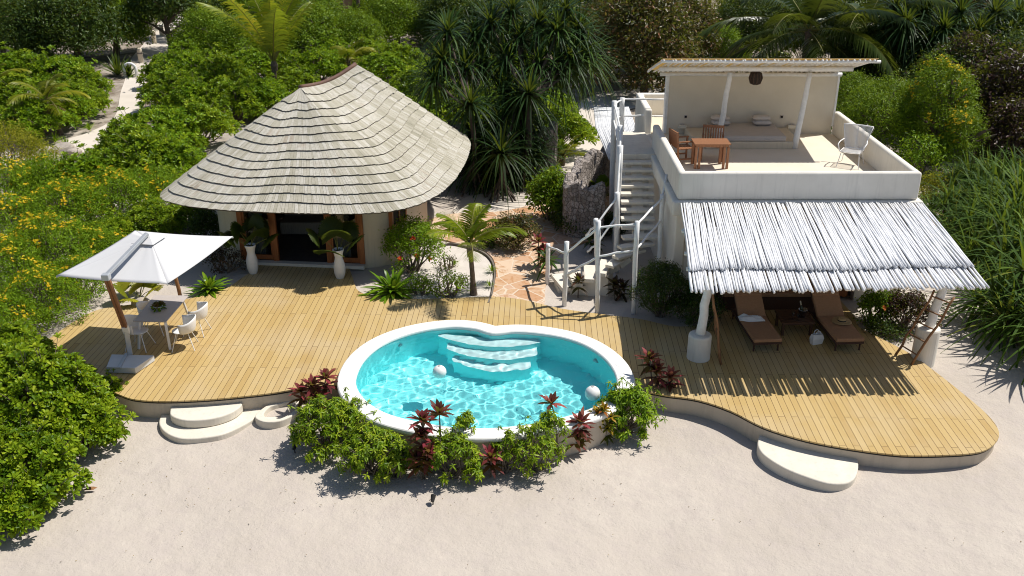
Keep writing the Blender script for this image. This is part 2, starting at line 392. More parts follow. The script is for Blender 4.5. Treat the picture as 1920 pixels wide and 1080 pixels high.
# walk: insert the rear pool edge where the deck meets the coping
idx = [i for i, p in enumerate(DK) if inside(CUT, *p)]
i0, i1 = idx[0], idx[-1]
a, b = np.array(DK[i0 - 1]), np.array(DK[(i1 + 1) % len(DK)])
C_ = np.array(CUT)
ka = int(np.argmin(np.linalg.norm(C_ - a, axis=1))); kb_ = int(np.argmin(np.linalg.norm(C_ - b, axis=1)))
n_ = len(CUT)
path1 = [CUT[(ka + k) % n_] for k in range((kb_ - ka) % n_ + 1)]
path2 = [CUT[(ka - k) % n_] for k in range((ka - kb_) % n_ + 1)]
rear = path1 if np.mean([p[1] for p in path1]) > np.mean([p[1] for p in path2]) else path2
DKC = DK[:i0] + rear + DK[i1 + 1:]
deck = thing('timber_deck', 'honey coloured timber deck with curved edges around the pool', 'deck', (0, 0, 0))
deck['kind'] = 'structure'
def fill(name, poly, z0, z1, mat, parent=None):
    bm = bmesh.new()
    vs = [bm.verts.new((p[0], p[1], z1)) for p in poly]
    f = bm.faces.new(vs); bmesh.ops.triangulate(bm, faces=[f])
    r = bmesh.ops.extrude_face_region(bm, geom=list(bm.faces))
    for e in r['geom']:
        if isinstance(e, bmesh.types.BMVert): e.co.z = z0
    bmesh.ops.recalc_face_normals(bm, faces=bm.faces)
    me = bpy.data.meshes.new(name); bm.to_mesh(me); bm.free(); me.materials.append(mat)
    return link(name, me, parent)
fill('boards', DKC, -0.032, 0.0, M_DECK, deck)
fill('joists', offset(DKC, -0.02), -0.075, -0.036, M_DARK, deck)
fill('deck_wall', offset(DKC, -0.045), -0.85, -0.079, M_DECKWALL, deck)

# ------------------------------------------------------------------ ground
def axis(bands):
    out = []
    for a, b, st in bands:
        out += list(np.arange(a, b, st))
    return out + [bands[-1][1]]
xs = axis([(-320, -60, 20), (-60, -16, 2), (-16, -4.6, 0.5), (-4.6, 3.6, 0.12), (3.6, 16, 0.5), (16, 60, 2), (60, 320, 20)])
ys = axis([(-60, 8, 4), (8, 15.6, 0.5), (15.6, 22.4, 0.12), (22.4, 30, 0.5), (30, 90, 3), (90, 420, 22)])
g = MB(); PDIG = offset(PIN, 0.2)
for y in ys:
    for x in xs:
        wob = 0.025 * math.sin(1.9 * x + 0.7 * y) * math.sin(1.3 * y - 0.4 * x) + 0.012 * math.sin(4.1 * x + 2 * y) * math.cos(3.3 * y)
        dig = -5 < x < 4 and 15 < y < 23 and inside(PDIG, x, y)   # excavated for the pool
        g.v.append((x, y, -1.7 if dig else ground_z(x, y) + wob - 0.015))
nx = len(xs)
g.f = [(j * nx + i, j * nx + i + 1, (j + 1) * nx + i + 1, (j + 1) * nx + i) for j in range(len(ys) - 1) for i in range(nx - 1)]
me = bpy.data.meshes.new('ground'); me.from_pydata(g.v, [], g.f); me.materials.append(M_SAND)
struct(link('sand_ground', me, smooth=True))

# ------------------------------------------------------------------ pool
pool = thing('swimming_pool', 'turquoise freeform swimming pool with white coping and submerged steps', 'pool', (-0.6, 19, 0))
M_BASIN = surf('pool_basin', (0.30, 0.96, 0.985), (0.26, 0.95, 0.98), 2.5, 0.6, spec=0.2)
M_STEP = surf('pool_step', (0.74, 0.95, 0.96), (0.66, 0.93, 0.945), 3, 0.6, spec=0.2)
MB().band(PIN, POUT, 0.10, PZ).build('coping', M_COPING, pool, smooth=False, bevel=0.05, seg=3)
MB().band(offset(PIN, 0.06), offset(POUT, -0.05), -1.5, 0.10).build('outer_wall', M_DECKWALL, pool)
b = MB(); n = len(PIN); FLOORZ = -1.15
rings = [(0.02, 0.10), (0.02, -0.2), (0.02, -0.5), (0.02, -0.8), (0.02, FLOORZ - 0.05)]
for k, (d, z) in enumerate(rings):
    ring = offset(PIN, d); b.v += [(p[0], p[1], z) for p in ring]
    if k: b.f += [((k - 1) * n + (i + 1) % n, (k - 1) * n + i, k * n + i, k * n + (i + 1) % n) for i in range(n)]
me = bpy.data.meshes.new('basin_wall'); me.from_pydata(b.v, [], b.f); me.materials.append(M_BASIN)
basin = link('basin_wall', me, pool, smooth=True)
PN = np.array(PIN); X0, Y0 = PN.min(0) - 0.3; X1, Y1 = PN.max(0) + 0.3
fb = MB(); NX, NY = 26, 22
fb.v = [(X0 + (X1 - X0) * i / NX, Y0 + (Y1 - Y0) * j / NY, FLOORZ) for j in range(NY + 1) for i in range(NX + 1)]
fb.f = [(j * (NX + 1) + i, j * (NX + 1) + i + 1, (j + 1) * (NX + 1) + i + 1, (j + 1) * (NX + 1) + i) for j in range(NY) for i in range(NX)
        if inside(offset(PIN, 0.3), X0 + (X1 - X0) * (i + .5) / NX, Y0 + (Y1 - Y0) * (j + .5) / NY)]
me = bpy.data.meshes.new('basin_floor'); me.from_pydata(fb.v, [], fb.f); me.materials.append(M_BASIN)
bfloor = link('basin_floor', me, pool)
steps = []
for k, (x0, x1, yb, zt) in enumerate(((822, 1013, 661, -0.12), (838, 1008, 693, -0.34), (850, 994, 724, -0.58))):
    A = at(x0, yb - 21, zt); B_ = at(x1, yb - 9, zt); C = at((x0 + x1) / 2, yb - 1, zt)
    fr = []
    for i in range(17):   # shallow arc bulging to the viewer
        u = i / 16; fr.append((A.x + (B_.x - A.x) * u, (1 - u) ** 2 * A.y + 2 * u * (1 - u) * (2 * C.y - 0.5 * (A.y + B_.y)) + u * u * B_.y))
    back = 21.35
    poly = list(fr) + [(B_.x, back - 0.25), ((A.x + B_.x) / 2, back - 0.5), (A.x, back - 0.3)]
    o = MB().prism(poly, FLOORZ - 0.05 + 0.01 * k, zt).build('pool_step', M_STEP, pool); o.data.materials.append(M_BASIN); steps.append(o)
    for f in o.data.polygons:
        if abs(f.normal.z) < 0.5: f.material_index = 1
WZ = 0.145
def water_mat():
    m, nt, out = new_mat('water')
    g1 = N(nt, 'ShaderNodeBsdfRefraction', IOR=1.33, Roughness=0.0); g1.inputs['Color'].default_value = (0.97, 1, 1, 1)
    g2 = N(nt, 'ShaderNodeBsdfGlossy', Roughness=0.02)
    fr = N(nt, 'ShaderNodeFresnel', IOR=1.33)
    mx = N(nt, 'ShaderNodeMixShader'); L(nt, fr.outputs[0], mx.inputs[0]); L(nt, g1.outputs[0], mx.inputs[1]); L(nt, g2.outputs[0], mx.inputs[2])
    L(nt, mx.outputs[0], out.inputs[0]); return m
M_WATER = water_mat()
WOUT = np.array(offset(PIN, 0.12))
x0, x1, y0, y1 = WOUT[:, 0].min(), WOUT[:, 0].max(), WOUT[:, 1].min(), WOUT[:, 1].max()
stp = 0.028
gx = np.arange(x0, x1 + stp, stp); gy = np.arange(y0, y1 + stp, stp)
X, Y = np.meshgrid(gx, gy)
wr = np.random.default_rng(5); Hh = np.zeros_like(X)
for lam, amp, m_ in ((0.9, 0.0030, 8), (0.5, 0.0026, 12), (0.3, 0.0021, 18), (0.19, 0.0011, 18)):
    for _ in range(m_):
        th = wr.uniform(0, 2 * math.pi); l = lam * wr.uniform(0.75, 1.3); ph = wr.uniform(0, 6.28)
        Hh += amp / math.sqrt(m_) * 1.25 * np.sin(2 * math.pi / l * (X * math.cos(th) + Y * math.sin(th)) + ph)
def inside_np(poly, X, Y):
    r = np.zeros(X.shape, bool); P = np.array(poly); j = len(P) - 1
    for i in range(len(P)):
        xi, yi = P[i]; xj, yj = P[j]
        if yi != yj: r ^= ((yi > Y) != (yj > Y)) & (X < (xj - xi) * (Y - yi) / (yj - yi) + xi)
        j = i
    return r
ins = inside_np(WOUT, X, Y); ny, nx = X.shape
vid = -np.ones(X.shape, int); q = ins[:-1, :-1] & ins[1:, :-1] & ins[:-1, 1:] & ins[1:, 1:]
use = np.zeros_like(ins); use[:-1, :-1] |= q; use[1:, :-1] |= q; use[:-1, 1:] |= q; use[1:, 1:] |= q
vid[use] = np.arange(use.sum())
vs = np.stack([X[use], Y[use], Hh[use] + WZ], 1)
fs = np.stack([vid[:-1, :-1][q], vid[:-1, 1:][q], vid[1:, 1:][q], vid[1:, :-1][q]], 1)
me = bpy.data.meshes.new('pool_water'); me.from_pydata(vs.tolist(), [], fs.tolist()); me.materials.append(M_WATER)
water = link('pool_water', me, pool, smooth=True)
CAUSTIC = True
if CAUSTIC:
    water.cycles.is_caustics_caster = True
    for o in [basin, bfloor] + steps: o.cycles.is_caustics_receiver = True
def disc(name, c, r, z, mat, parent): return MB().lathe([(r, z - 0.03), (r, z), (r * 0.86, z + 0.006), (r * 0.8, z + 0.002), (0.001, z + 0.003)], (c[0], c[1], 0), 20, cap=False).build(name, mat, parent, smooth=False)
sk = at(1163, 683, PZ); disc('skimmer_lid', (sk.x, sk.y), 0.12, PZ + 0.004, M_COPING, pool)
for px, py in ((742, 646), (1124, 675)):
    p = at(px, py, -0.05)
    k = int(np.argmin(np.linalg.norm(np.array(PIN) - np.array([p.x, p.y]), axis=1))); e = np.array(PIN[k]); t = np.array(PIN[(k + 1) % len(PIN)]) - np.array(PIN[k - 1]); t /= np.linalg.norm(t); nrm = np.array([-t[1], t[0]])
    c0 = Vector((e[0], e[1], -0.22)) ; nv = Vector((nrm[0], nrm[1], 0))
    MB().tube([c0 - nv * 0.03, c0 + nv * 0.03], [0.075, 0.06], 14).build('pool_jet', M_METAL, pool)
M_BALL = surf('ball_white', (0.80, 0.79, 0.76), (0.78, 0.77, 0.74), 4, 0.35)
for (px, py, r, lab) in ((824, 697, 0.155, 'white ball lamp floating near the middle of the pool'), (1111, 738, 0.165, 'white ball lamp floating by the near right coping of the pool')):
    p = at(px, py, WZ + 0.10)
    t = thing('floating_ball', lab, 'ball lamp', (p.x, p.y, WZ - 0.06), group='white ball lamps on the pool')
    s = MB().lathe([(r * math.sin(math.pi * k / 16) + 1e-6, r - r * math.cos(math.pi * k / 16)) for k in range(17)], (0, 0, 0), 28, cap=False)
    s.build('globe', M_BALL, t, smooth=True, world=False)
    MB().lathe([(0.03, 2 * r - 0.012), (0.03, 2 * r + 0.008), (0.001, 2 * r + 0.012)], (0, 0, 0), 12, cap=False).build('cap', M_GREY, t, world=False)

# ------------------------------------------------------------------ concrete steps on the sand
def slab(name, poly, z0, z1, parent, mat=M_CONC, bev=0.03): return MB().prism(poly, z0, z1).build(name, mat, parent, bevel=bev, seg=3)
t = thing('garden_steps', 'pair of rounded cream concrete steps below the deck by the left wall', 'steps', tuple(at(385, 790, -0.4)))
lo = spline([tuple(at(*p, -0.37))[:2] for p in [(300, 782), (305, 806), (340, 822), (400, 818), (440, 805), (480, 782), (500, 760), (560, 740), (560, 725), (440, 735), (330, 752)]], 6)
up = spline([tuple(at(*p, -0.17))[:2] for p in [(319, 768), (322, 780), (350, 788), (395, 785), (432, 774), (452, 760), (452, 752), (440, 738), (380, 738), (325, 752)]], 6)
slab('lower_step', lo, -0.8, -0.37, t); slab('upper_step', up, -0.366, -0.17, t)
t = thing('foot_bath', 'small sunken cream foot bath beside the left garden steps', 'foot bath', tuple(at(525, 770, -0.4)))
ou = spline([tuple(at(*p, -0.30))[:2] for p in [(478, 779), (492, 790), (520, 790), (545, 781), (562, 768), (563, 752), (556, 743), (515, 754), (500, 760)]], 6)
inn = spline([tuple(at(*p, -0.30))[:2] for p in [(494, 777), (506, 785), (523, 785), (541, 777), (553, 767), (553, 757), (547, 752), (517, 759), (504, 764)]], 6)
MB().band(inn, ou, -0.8, -0.30).build('rim', M_CONC, t, bevel=0.02); slab('basin_floor', offset(inn, 0.02), -0.8, -0.44, t, M_CONC, 0)
t = thing('entry_step', 'single rounded cream concrete step below the right end of the deck', 'step', tuple(at(1510, 870, -0.3)))
rs = spline([tuple(at(*p, -0.27))[:2] for p in [(1421, 826), (1428, 850), (1465, 876), (1510, 895), (1555, 908), (1590, 906), (1606, 890), (1607, 860), (1580, 830), (1500, 805), (1440, 800)]], 6)
slab('tread', rs, -0.8, -0.25, t)
# ================================================================== thatched pavilion
hut = thing('shingle_pavilion', 'round pavilion under a swooping weathered wooden shingle roof', 'house', (-5.6, 29, 0))
hw = [(-8.95, 28.6), (-8.75, 27.0), (-8.2, 26.15), (-7.82, 25.86)]
hw2 = [(-4.22, 25.50), (-3.75, 25.62), (-3.42, 25.95), (-3.12, 26.7), (-2.85, 28.0), (-2.8, 30), (-3.6, 32), (-5.6, 33), (-7.8, 32), (-8.9, 30), (-8.95, 28.6)]
def wallstrip(pts, z0, z1, th=0.22):
    """curved wall along open line pts, thickness th to the left"""
    P = np.array(pts); d = np.gradient(P, axis=0); d /= np.linalg.norm(d, axis=1)[:, None]
    Q = P + np.stack([-d[:, 1], d[:, 0]], 1) * th
    return MB().band([tuple(p) for p in P], [tuple(p) for p in Q], z0, z1, closed=False)
wallstrip(spline(hw, 5, False), -0.3, 2.2).build('wall', M_CREAM, hut, smooth=False)
wallstrip(spline(hw2[:4], 5, False), -0.3, 2.2).build('wall', M_CREAM, hut)
wallstrip(spline(hw2[3:], 5, False), -0.3, 2.15).build('wall', M_CREAM, hut)
# floor slab and dim interior
ell = [(-5.8 + 3.05 * math.cos(a), 29.2 + 3.6 * math.sin(a)) for a in np.linspace(0, 2 * math.pi, 40, endpoint=False)]
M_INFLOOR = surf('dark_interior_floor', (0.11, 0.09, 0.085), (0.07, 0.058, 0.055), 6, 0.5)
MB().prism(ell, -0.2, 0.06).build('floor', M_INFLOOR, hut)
MB().bar((-7.75, 25.72, 0.03), (-4.2, 25.36, 0.03), 0.22, 0.10).build('threshold', M_CONC, hut, bevel=0.01)
MB().bar((-7.85, 25.86, 2.18), (-4.2, 25.5, 2.18), 0.12, 0.30).build('lintel', M_DOORWOOD, hut)
M_GLASS, _nt, _out = new_mat('window_glass')
_g = N(_nt, 'ShaderNodeBsdfGlossy', Roughness=0.03); _t = N(_nt, 'ShaderNodeBsdfTransparent'); _t.inputs[0].default_value = (0.75, 0.78, 0.78, 1)
_f = N(_nt, 'ShaderNodeFresnel', IOR=1.45); _m = N(_nt, 'ShaderNodeMixShader'); L(_nt, _f.outputs[0], _m.inputs[0]); L(_nt, _t.outputs[0], _m.inputs[1]); L(_nt, _g.outputs[0], _m.inputs[2]); L(_nt, _m.outputs[0], _out.inputs[0])
M_CURT = surf('curtain', (0.40, 0.385, 0.34), (0.28, 0.27, 0.24), 14, 0.9, stretch=(3, 3, 0.2))
def dline(u): return Vector((-7.82 + 3.6 * u, 25.86 - 0.36 * u, 0))
def post(u, w, mat=M_DOORWOOD): a = dline(u); return MB().bar(a + Vector((0, 0, 0.08)), a + Vector((0, 0, 2.05)), w, 0.14, up=(0, 1, 0)).build('door_post', mat, hut, bevel=0.008)
for u, w_ in ((0.015, 0.14), (0.285, 0.15), (0.72, 0.15), (0.985, 0.15)): post(u, w_)
def panel(u0, u1):
    a, b = dline(u0), dline(u1); m_ = (a + b) / 2; ang = math.atan2(b.y - a.y, b.x - a.x); Ln = (b - a).length
    fr = MB()
    for z in (0.17, 1.98): fr.box((m_.x, m_.y, z), (Ln, 0.06, 0.14 if z < 1 else 0.09), ang)
    for q in (0.03, 0.97):
        p = a.lerp(b, q); fr.box((p.x, p.y, 1.06), (0.075, 0.055, 1.66), ang)
    f = fr.build('glass_door', M_DOORWOOD, hut)
    MB().box((m_.x, m_.y, 1.06), (Ln - 0.12, 0.012, 1.64), ang).build('pane', M_GLASS, f)
    nrm = Vector((-math.sin(ang), math.cos(ang), 0)); cb = MB(); k = 26
    pts = [a.lerp(b, 0.12 + 0.5 * i / k) + nrm * (0.22 + 0.04 * math.sin(i * 1.9)) for i in range(k + 1)]
    cb.v = [(p.x, p.y, z) for z in (0.1, 2.1) for p in pts]; cb.f = [(i, i + 1, k + 2 + i, k + 1 + i) for i in range(k)]
    cb.build('curtain', M_CURT, hut, smooth=True)
panel(0.035, 0.265); panel(0.74, 0.965)
# side window on the curved right wall
wv = Vector((-3.30, 26.25, 0)); wa = math.atan2(0.85, 0.30)
fr = MB()
for q, s_ in (((0, 0, 1.05), (0.95, 0.12, 0.09)), ((0, 0, 2.0), (0.95, 0.12, 0.09))): fr.box((wv.x, wv.y, q[2]), s_, wa)
for dx in (-0.44, 0, 0.44): fr.box((wv.x + dx * math.cos(wa), wv.y + dx * math.sin(wa), 1.52), (0.08, 0.12, 0.86), wa)
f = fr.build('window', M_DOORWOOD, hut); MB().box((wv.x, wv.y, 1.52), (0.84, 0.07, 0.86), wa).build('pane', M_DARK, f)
# sofa inside the pavilion
so_ = thing('sofa', 'grey sofa standing inside the pavilion behind the open doors', 'sofa', (-6.3, 28.2, 0.06))
MB().box((-6.3, 28.2, 0.29), (1.7, 0.8, 0.40)).build('seat', M_CURT, so_, bevel=0.05); MB().box((-6.3, 28.6, 0.62), (1.7, 0.2, 0.55)).build('backrest', M_CURT, so_, bevel=0.05)

# shingle roof: ruled surface between ridge and eave, laid in overlapping courses
EAVE = [(-9.96, 26.6, 1.98), (-9.9, 25.85, 1.98), (-9.45, 25.25, 1.98), (-8.4, 24.78, 1.97), (-7.0, 24.52, 1.96), (-5.4, 24.40, 1.95), (-3.9, 24.42, 1.95), (-2.9, 24.75, 1.97), (-2.15, 25.7, 2.0),
        (-1.72, 27.2, 2.0), (-1.5, 28.8, 2.0), (-1.4, 30.2, 2.02), (-1.42, 31.2, 2.1), (-1.9, 32.6, 2.1), (-3.4, 33.9, 2.1), (-5.6, 34.3, 2.05), (-7.8, 33.4, 2.0), (-9.0, 31.6, 2.0), (-9.5, 29.4, 2.0), (-9.8, 27.8, 1.98)]
RA, RB = np.array((-6.36, 28.85, 4.42)), np.array((-4.88, 30.40, 4.82))
es = spline(EAVE, 24)
EV = np.array(es); ne = len(EV)
arc = np.concatenate([[0], np.cumsum(np.linalg.norm(np.roll(EV, -1, 0) - EV, axis=1))]); per = arc[-1]
def eave_at(u):   # u in metres along the eave
    u = u % per; i = int(np.searchsorted(arc, u, 'right') - 1); t = (u - arc[i]) / (arc[i + 1] - arc[i] + 1e-9)
    return EV[i] * (1 - t) + EV[(i + 1) % ne] * t
def uidx(i): return arc[i * 24]
u_fan0, u_fan1, u_tip, u_back = uidx(1), arc[int(6.6 * 24)], uidx(12), uidx(15)
def ridge_at(u):
    if u < u_fan1: k = 0
    elif u < u_tip: k = (u - u_fan1) / (u_tip - u_fan1)
    elif u < u_back: k = 1
    else: k = max(0, 1 - (u - u_back) / (per - u_back) * 1.6)
    p = RA + (RB - RA) * k; p = p.copy(); p[2] -= 0.16 * math.sin(math.pi * k); return p
def roof_pt(u, s):
    a, b = ridge_at(u), eave_at(u)
    p = a + (b - a) * s
    p[2] -= 0.02 * math.sin(math.pi * s)     # gentle concave sweep
    p[2] += 0.05 * math.sin(u * 0.9 + 2 * s) * s * (1 - s) * 4
    return p
rr = np.random.default_rng(3); NC = 15
rv, rf, rc = [], [], []
for c in range(NC):
    for_n = max(14, int(per * max(0.34, (c + 0.8) / NC) / 0.085))
    us = np.linspace(0, per, for_n + 1)
    us[1:-1] += rr.uniform(-0.3, 0.3, for_n - 1) * per / for_n
    for i in range(for_n):
        u0, u1 = us[i] + 0.003, us[i + 1] - 0.003
        if u1 - u0 < 0.02: continue
        um = (u0 + u1) / 2
        wv_ = (0.16 * math.sin(um * 0.85) + 0.09 * math.sin(um * 2.1 + 1)) if c < NC - 1 else 0.0
        wv0 = 0.16 * math.sin(um * 0.85) + 0.09 * math.sin(um * 2.1 + 1)
        s0 = max(0.0, (c + (wv0 if c else 0)) / NC - 0.012); s1 = min(1.0, (c + 1 + wv_) / NC) + rr.uniform(-0.0025, 0.0025)
        lift = 0.036 + rr.uniform(0, 0.008)
        a, b, c_, d = roof_pt(u0, s0), roof_pt(u1, s0), roof_pt(u1, s1), roof_pt(u0, s1)
        nrm = np.cross(d - a, b - a); nl = np.linalg.norm(nrm); nrm = nrm / (nl + 1e-9)
        if nrm[2] < 0: nrm = -nrm
        c2, d2 = c_ + nrm * lift, d + nrm * lift; k = len(rv)
        if s1 - s0 < 0.01: continue
        rv += [a, b, c2, d2, c_, d]; rf += [(k, k + 3, k + 2, k + 1), (k + 3, k + 5, k + 4, k + 2)]
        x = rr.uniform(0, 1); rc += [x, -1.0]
me = bpy.data.meshes.new('roof'); me.from_pydata([tuple(v) for v in rv], [], rf)
at_ = me.attributes.new('rnd', 'FLOAT', 'FACE'); at_.data.foreach_set('value', rc)
def shingle_mat():
    m, nt, out = new_mat('weathered_shingles'); p = N(nt, 'ShaderNodeBsdfPrincipled', Roughness=0.85); p.inputs['Specular IOR Level'].default_value = 0.2
    a = N(nt, 'ShaderNodeAttribute', attribute_name='rnd'); v = coords(nt)
    f = noise(nt, v, 0.55, 4, 0.6)
    ad = N(nt, 'ShaderNodeMath', operation='MULTIPLY_ADD', use_clamp=True); L(nt, f, ad.inputs[0]); ad.inputs[1].default_value = 1.3
    sc_ = N(nt, 'ShaderNodeMath', operation='MULTIPLY_ADD'); L(nt, a.outputs['Fac'], sc_.inputs[0]); sc_.inputs[1].default_value = 0.55; sc_.inputs[2].default_value = -0.42
    L(nt, sc_.outputs[0], ad.inputs[2])
    c = ramp(nt, ad.outputs[0], [(0.0, (0.26, 0.245, 0.18)), (0.25, (0.36, 0.335, 0.26)), (0.5, (0.445, 0.415, 0.34)), (0.8, (0.53, 0.505, 0.445)), (0.93, (0.43, 0.375, 0.30)), (1.0, (0.31, 0.26, 0.20))])
    g = noise(nt, v, 14, 6, 0.7)
    c = mixc(nt, ramp(nt, g, [(0.36, (0.5, 0.5, 0.5)), (0.56, (0, 0, 0))]), c, (0.28, 0.265, 0.21))
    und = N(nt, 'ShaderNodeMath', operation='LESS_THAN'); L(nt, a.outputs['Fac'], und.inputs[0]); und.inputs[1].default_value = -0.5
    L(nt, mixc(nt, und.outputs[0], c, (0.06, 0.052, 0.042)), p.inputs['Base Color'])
    L(nt, bump(nt, g, 0.3, 0.006), p.inputs['Normal']); L(nt, p.outputs[0], out.inputs[0]); return m
me.materials.append(shingle_mat()); roof = link('roof', me, hut)
ub = MB(); NU = 90     # dark pole-and-mat underside
for s in (0.02, 0.5, 0.985):
    ub.v += [tuple(roof_pt(per * i / NU, s) - np.array((0, 0, 0.06))) for i in range(NU)]
ub.f = [(r * NU + i, r * NU + (i + 1) % NU, (r + 1) * NU + (i + 1) % NU, (r + 1) * NU + i) for r in range(2) for i in range(NU)]
ub.build('roof_lining', surf('roof_lining', (0.12, 0.085, 0.05), (0.07, 0.05, 0.03), 8, 0.9), hut)
rp = [ridge_at(u_fan1 + (u_tip - u_fan1) * k / 10) for k in range(11)]
cap = MB().tube([tuple(p + np.array((-0.03, 0.03, 0.0))) for p in rp], 0.075, 8)
cap.build('ridge_cap', surf('ridge_cap', (0.16, 0.085, 0.055), (0.10, 0.055, 0.04), 6, 0.7), roof, smooth=True)

# ================================================================== white two-storey villa
villa = thing('white_villa', 'white plaster villa with a walled roof terrace and open front', 'house', (7.2, 26.5, 0))
FZ, PZT = 2.80, 3.50
BX0, BX1, BY0, BY1 = 4.18, 10.27, 23.12, 29.72
w_ = MB()
w_.box(((BX0 + BX1) / 2, 26.4, 2.57), (BX1 - BX0 + 0.24, BY1 - BY0 + 0.16, 0.40))
w_.build('terrace_slab', M_PLASTER, villa, bevel=0.05, seg=3)
wl = MB()      # ground floor walls; the front is open behind the awning
wl.box((BX0 + 0.14, 26.4, 1.0), (0.26, BY1 - BY0 - 0.1, 2.74)); wl.box((BX1 - 0.14, 26.4, 1.0), (0.26, BY1 - BY0 - 0.1, 2.74))
wl.box(((BX0 + BX1) / 2, BY1 - 0.15, 1.0), (BX1 - BX0 - 0.56, 0.26, 2.74))
wl.box((BX0 + 0.75, 23.35, 1.0), (0.94, 0.26, 2.74)); wl.box((BX1 - 0.75, 23.35, 1.0), (0.94, 0.26, 2.74))
wl.build('wall', M_PLASTER, villa, bevel=0.03)
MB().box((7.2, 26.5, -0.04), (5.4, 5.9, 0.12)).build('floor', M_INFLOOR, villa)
dr = MB()
for x in (5.55, 6.6, 7.7, 8.85): dr.box((x, 23.38, 1.05), (0.11, 0.1, 2.1))
dr.box((7.2, 23.38, 2.14), (3.45, 0.12, 0.16)); dr.box((7.2, 23.38, 0.10), (3.45, 0.11, 0.14))
dr.build('door_frame', M_DOORWOOD, villa)
MB().box((7.2, 23.41, 1.1), (3.3, 0.014, 1.9)).build('pane', M_GLASS, villa)
cb = MB(); k = 40; cb.v = [(7.75 + 1.1 * i / k, 23.62 + 0.04 * math.sin(i * 1.7), z) for z in (0.05, 2.1) for i in range(k + 1)]; cb.f = [(i, i + 1, k + 2 + i, k + 1 + i) for i in range(k)]
cb.build('curtain', M_CURT, villa, smooth=True)
TH = 0.20
par = MB()
def parapet(a, b, z1=PZT, z0=2.772, th=TH): par.bar((a[0], a[1], (z0 + z1) / 2), (b[0], b[1], (z0 + z1) / 2), th, z1 - z0)
op = [(BX0, BY0), (BX1, BY0), (BX1, BY1), (BX1 - TH, BY1), (BX1 - TH, BY0 + TH), (BX0 + TH, BY0 + TH), (BX0 + TH, 28.05), (BX0, 28.05)]
MB().prism(op, 2.772, PZT).build('parapet', M_PLASTER, villa, bevel=0.07, seg=4)
MB().box(((BX0 + BX1) / 2, 26.45, 2.785), (BX1 - BX0 - 0.3, BY1 - BY0 - 0.3, 0.03)).build('terrace_floor', surf('terrace_floor', (0.70, 0.63, 0.52), (0.64, 0.575, 0.465), 1.5, 0.8, 0.2, 0.006, 25), villa)
MB().prism([(4.82, 29.60), (10.02, 29.60), (10.02, 29.86), (4.82, 29.86)], 2.772, 4.62).build('back_wall', surf('cream_back_wall', (0.70, 0.64, 0.53), (0.64, 0.58, 0.47), 1.4, 0.85, 0.3, 0.008, 22), villa, bevel=0.02)
MB().box((4.80, 29.72, 3.75), (0.09, 0.30, 1.86)).build('wall_edge', M_WHITE, villa, bevel=0.015)
MB().box((10.04, 29.72, 3.85), (0.07, 0.30, 1.60)).build('wall_edge', M_WHITE, villa, bevel=0.015)
bp = MB().prism([(4.20, 29.9), (4.42, 29.9), (4.42, 32.2), (5.4, 32.2), (5.4, 32.42), (4.20, 32.42)], 2.0, 3.5)
bp.build('rear_parapet', M_PLASTER, villa, bevel=0.06, seg=3)
MB().box((6.8, 31.3, 1.3), (4.9, 2.7, 2.9)).build('rear_room', M_CREAM, villa)
# landing at the head of the stair
MB().prism([(3.22, 27.30), (4.22, 27.30), (4.22, 29.9), (3.32, 29.9)], 2.62, 2.80).build('landing', M_CONC, villa, bevel=0.02)
MB().prism([(3.45, 28.2), (4.20, 28.2), (4.20, 29.8), (3.45, 29.8)], -0.2, 2.61).build('landing_support', M_PLASTER, villa)

# ------------------------------------------------------------------ sun pergola over the terrace
pg = thing('roof_pergola', 'white pole pergola shading the roof terrace daybed', 'pergola', (6.9, 28.3, FZ))
def wob(a, b, n=6, amp=0.02):
    a, b = Vector(a), Vector(b); return [a.lerp(b, i / n) + Vector((random.uniform(-1, 1), random.uniform(-1, 1), random.uniform(-1, 1))) * amp * (0 if i in (0, n) else 1) for i in range(n + 1)]
for a, b in (((6.27, 28.50, FZ), (6.40, 28.30, 4.98)), ((8.43, 27.92, FZ), (8.66, 28.05, 5.02))):
    MB().tube(wob(a, b, 7, 0.011), [0.095, 0.09, 0.085, 0.085, 0.08, 0.08, 0.075, 0.075], 12).build('post', M_WHITE, pg, smooth=True)
def roofz(y): return 4.66 + (29.75 - y) * 0.295
beams = [((4.30, 28.2, roofz(28.2) - 0.02), (9.92, 28.15, roofz(28.15) - 0.02), 0.075), ((4.55, 29.6, 4.67), (10.12, 29.6, 4.66), 0.06)]
for a, b, r in beams: MB().tube(wob(a, b, 10, 0.012), r, 10).build('beam', M_WHITE, pg, smooth=True)
MB().tube(wob((4.15, 27.02, roofz(27.0) + 0.06), (10.28, 27.05, roofz(27.05) + 0.06), 12, 0.012), 0.045, 8).build('edge_pole', M_WHITE, pg, smooth=True)
st = MB()
for i in range(40):
    x = 4.22 + i * (9.98 - 4.22) / 39 + random.uniform(-0.02, 0.02); lean = random.uniform(0.02, 0.10)
    st.tube(wob((x, 29.85, roofz(29.85) + 0.07), (x + lean + 0.0015 * i, 26.98, roofz(26.98) + 0.085), 5, 0.012), random.uniform(0.026, 0.036), 6)
st.build('roof_sticks', M_WHITE, pg, smooth=True)
M_REED, nt, out = new_mat('reed_mat')
d_ = N(nt, 'ShaderNodeBsdfDiffuse'); d_.inputs[0].default_value = (0.62, 0.55, 0.36, 1); t_ = N(nt, 'ShaderNodeBsdfTranslucent'); t_.inputs[0].default_value = (0.80, 0.62, 0.30, 1)
m_ = N(nt, 'ShaderNodeMixShader'); m_.inputs[0].default_value = 0.42; L(nt, d_.outputs[0], m_.inputs[1]); L(nt, t_.outputs[0], m_.inputs[2]); L(nt, m_.outputs[0], out.inputs[0])
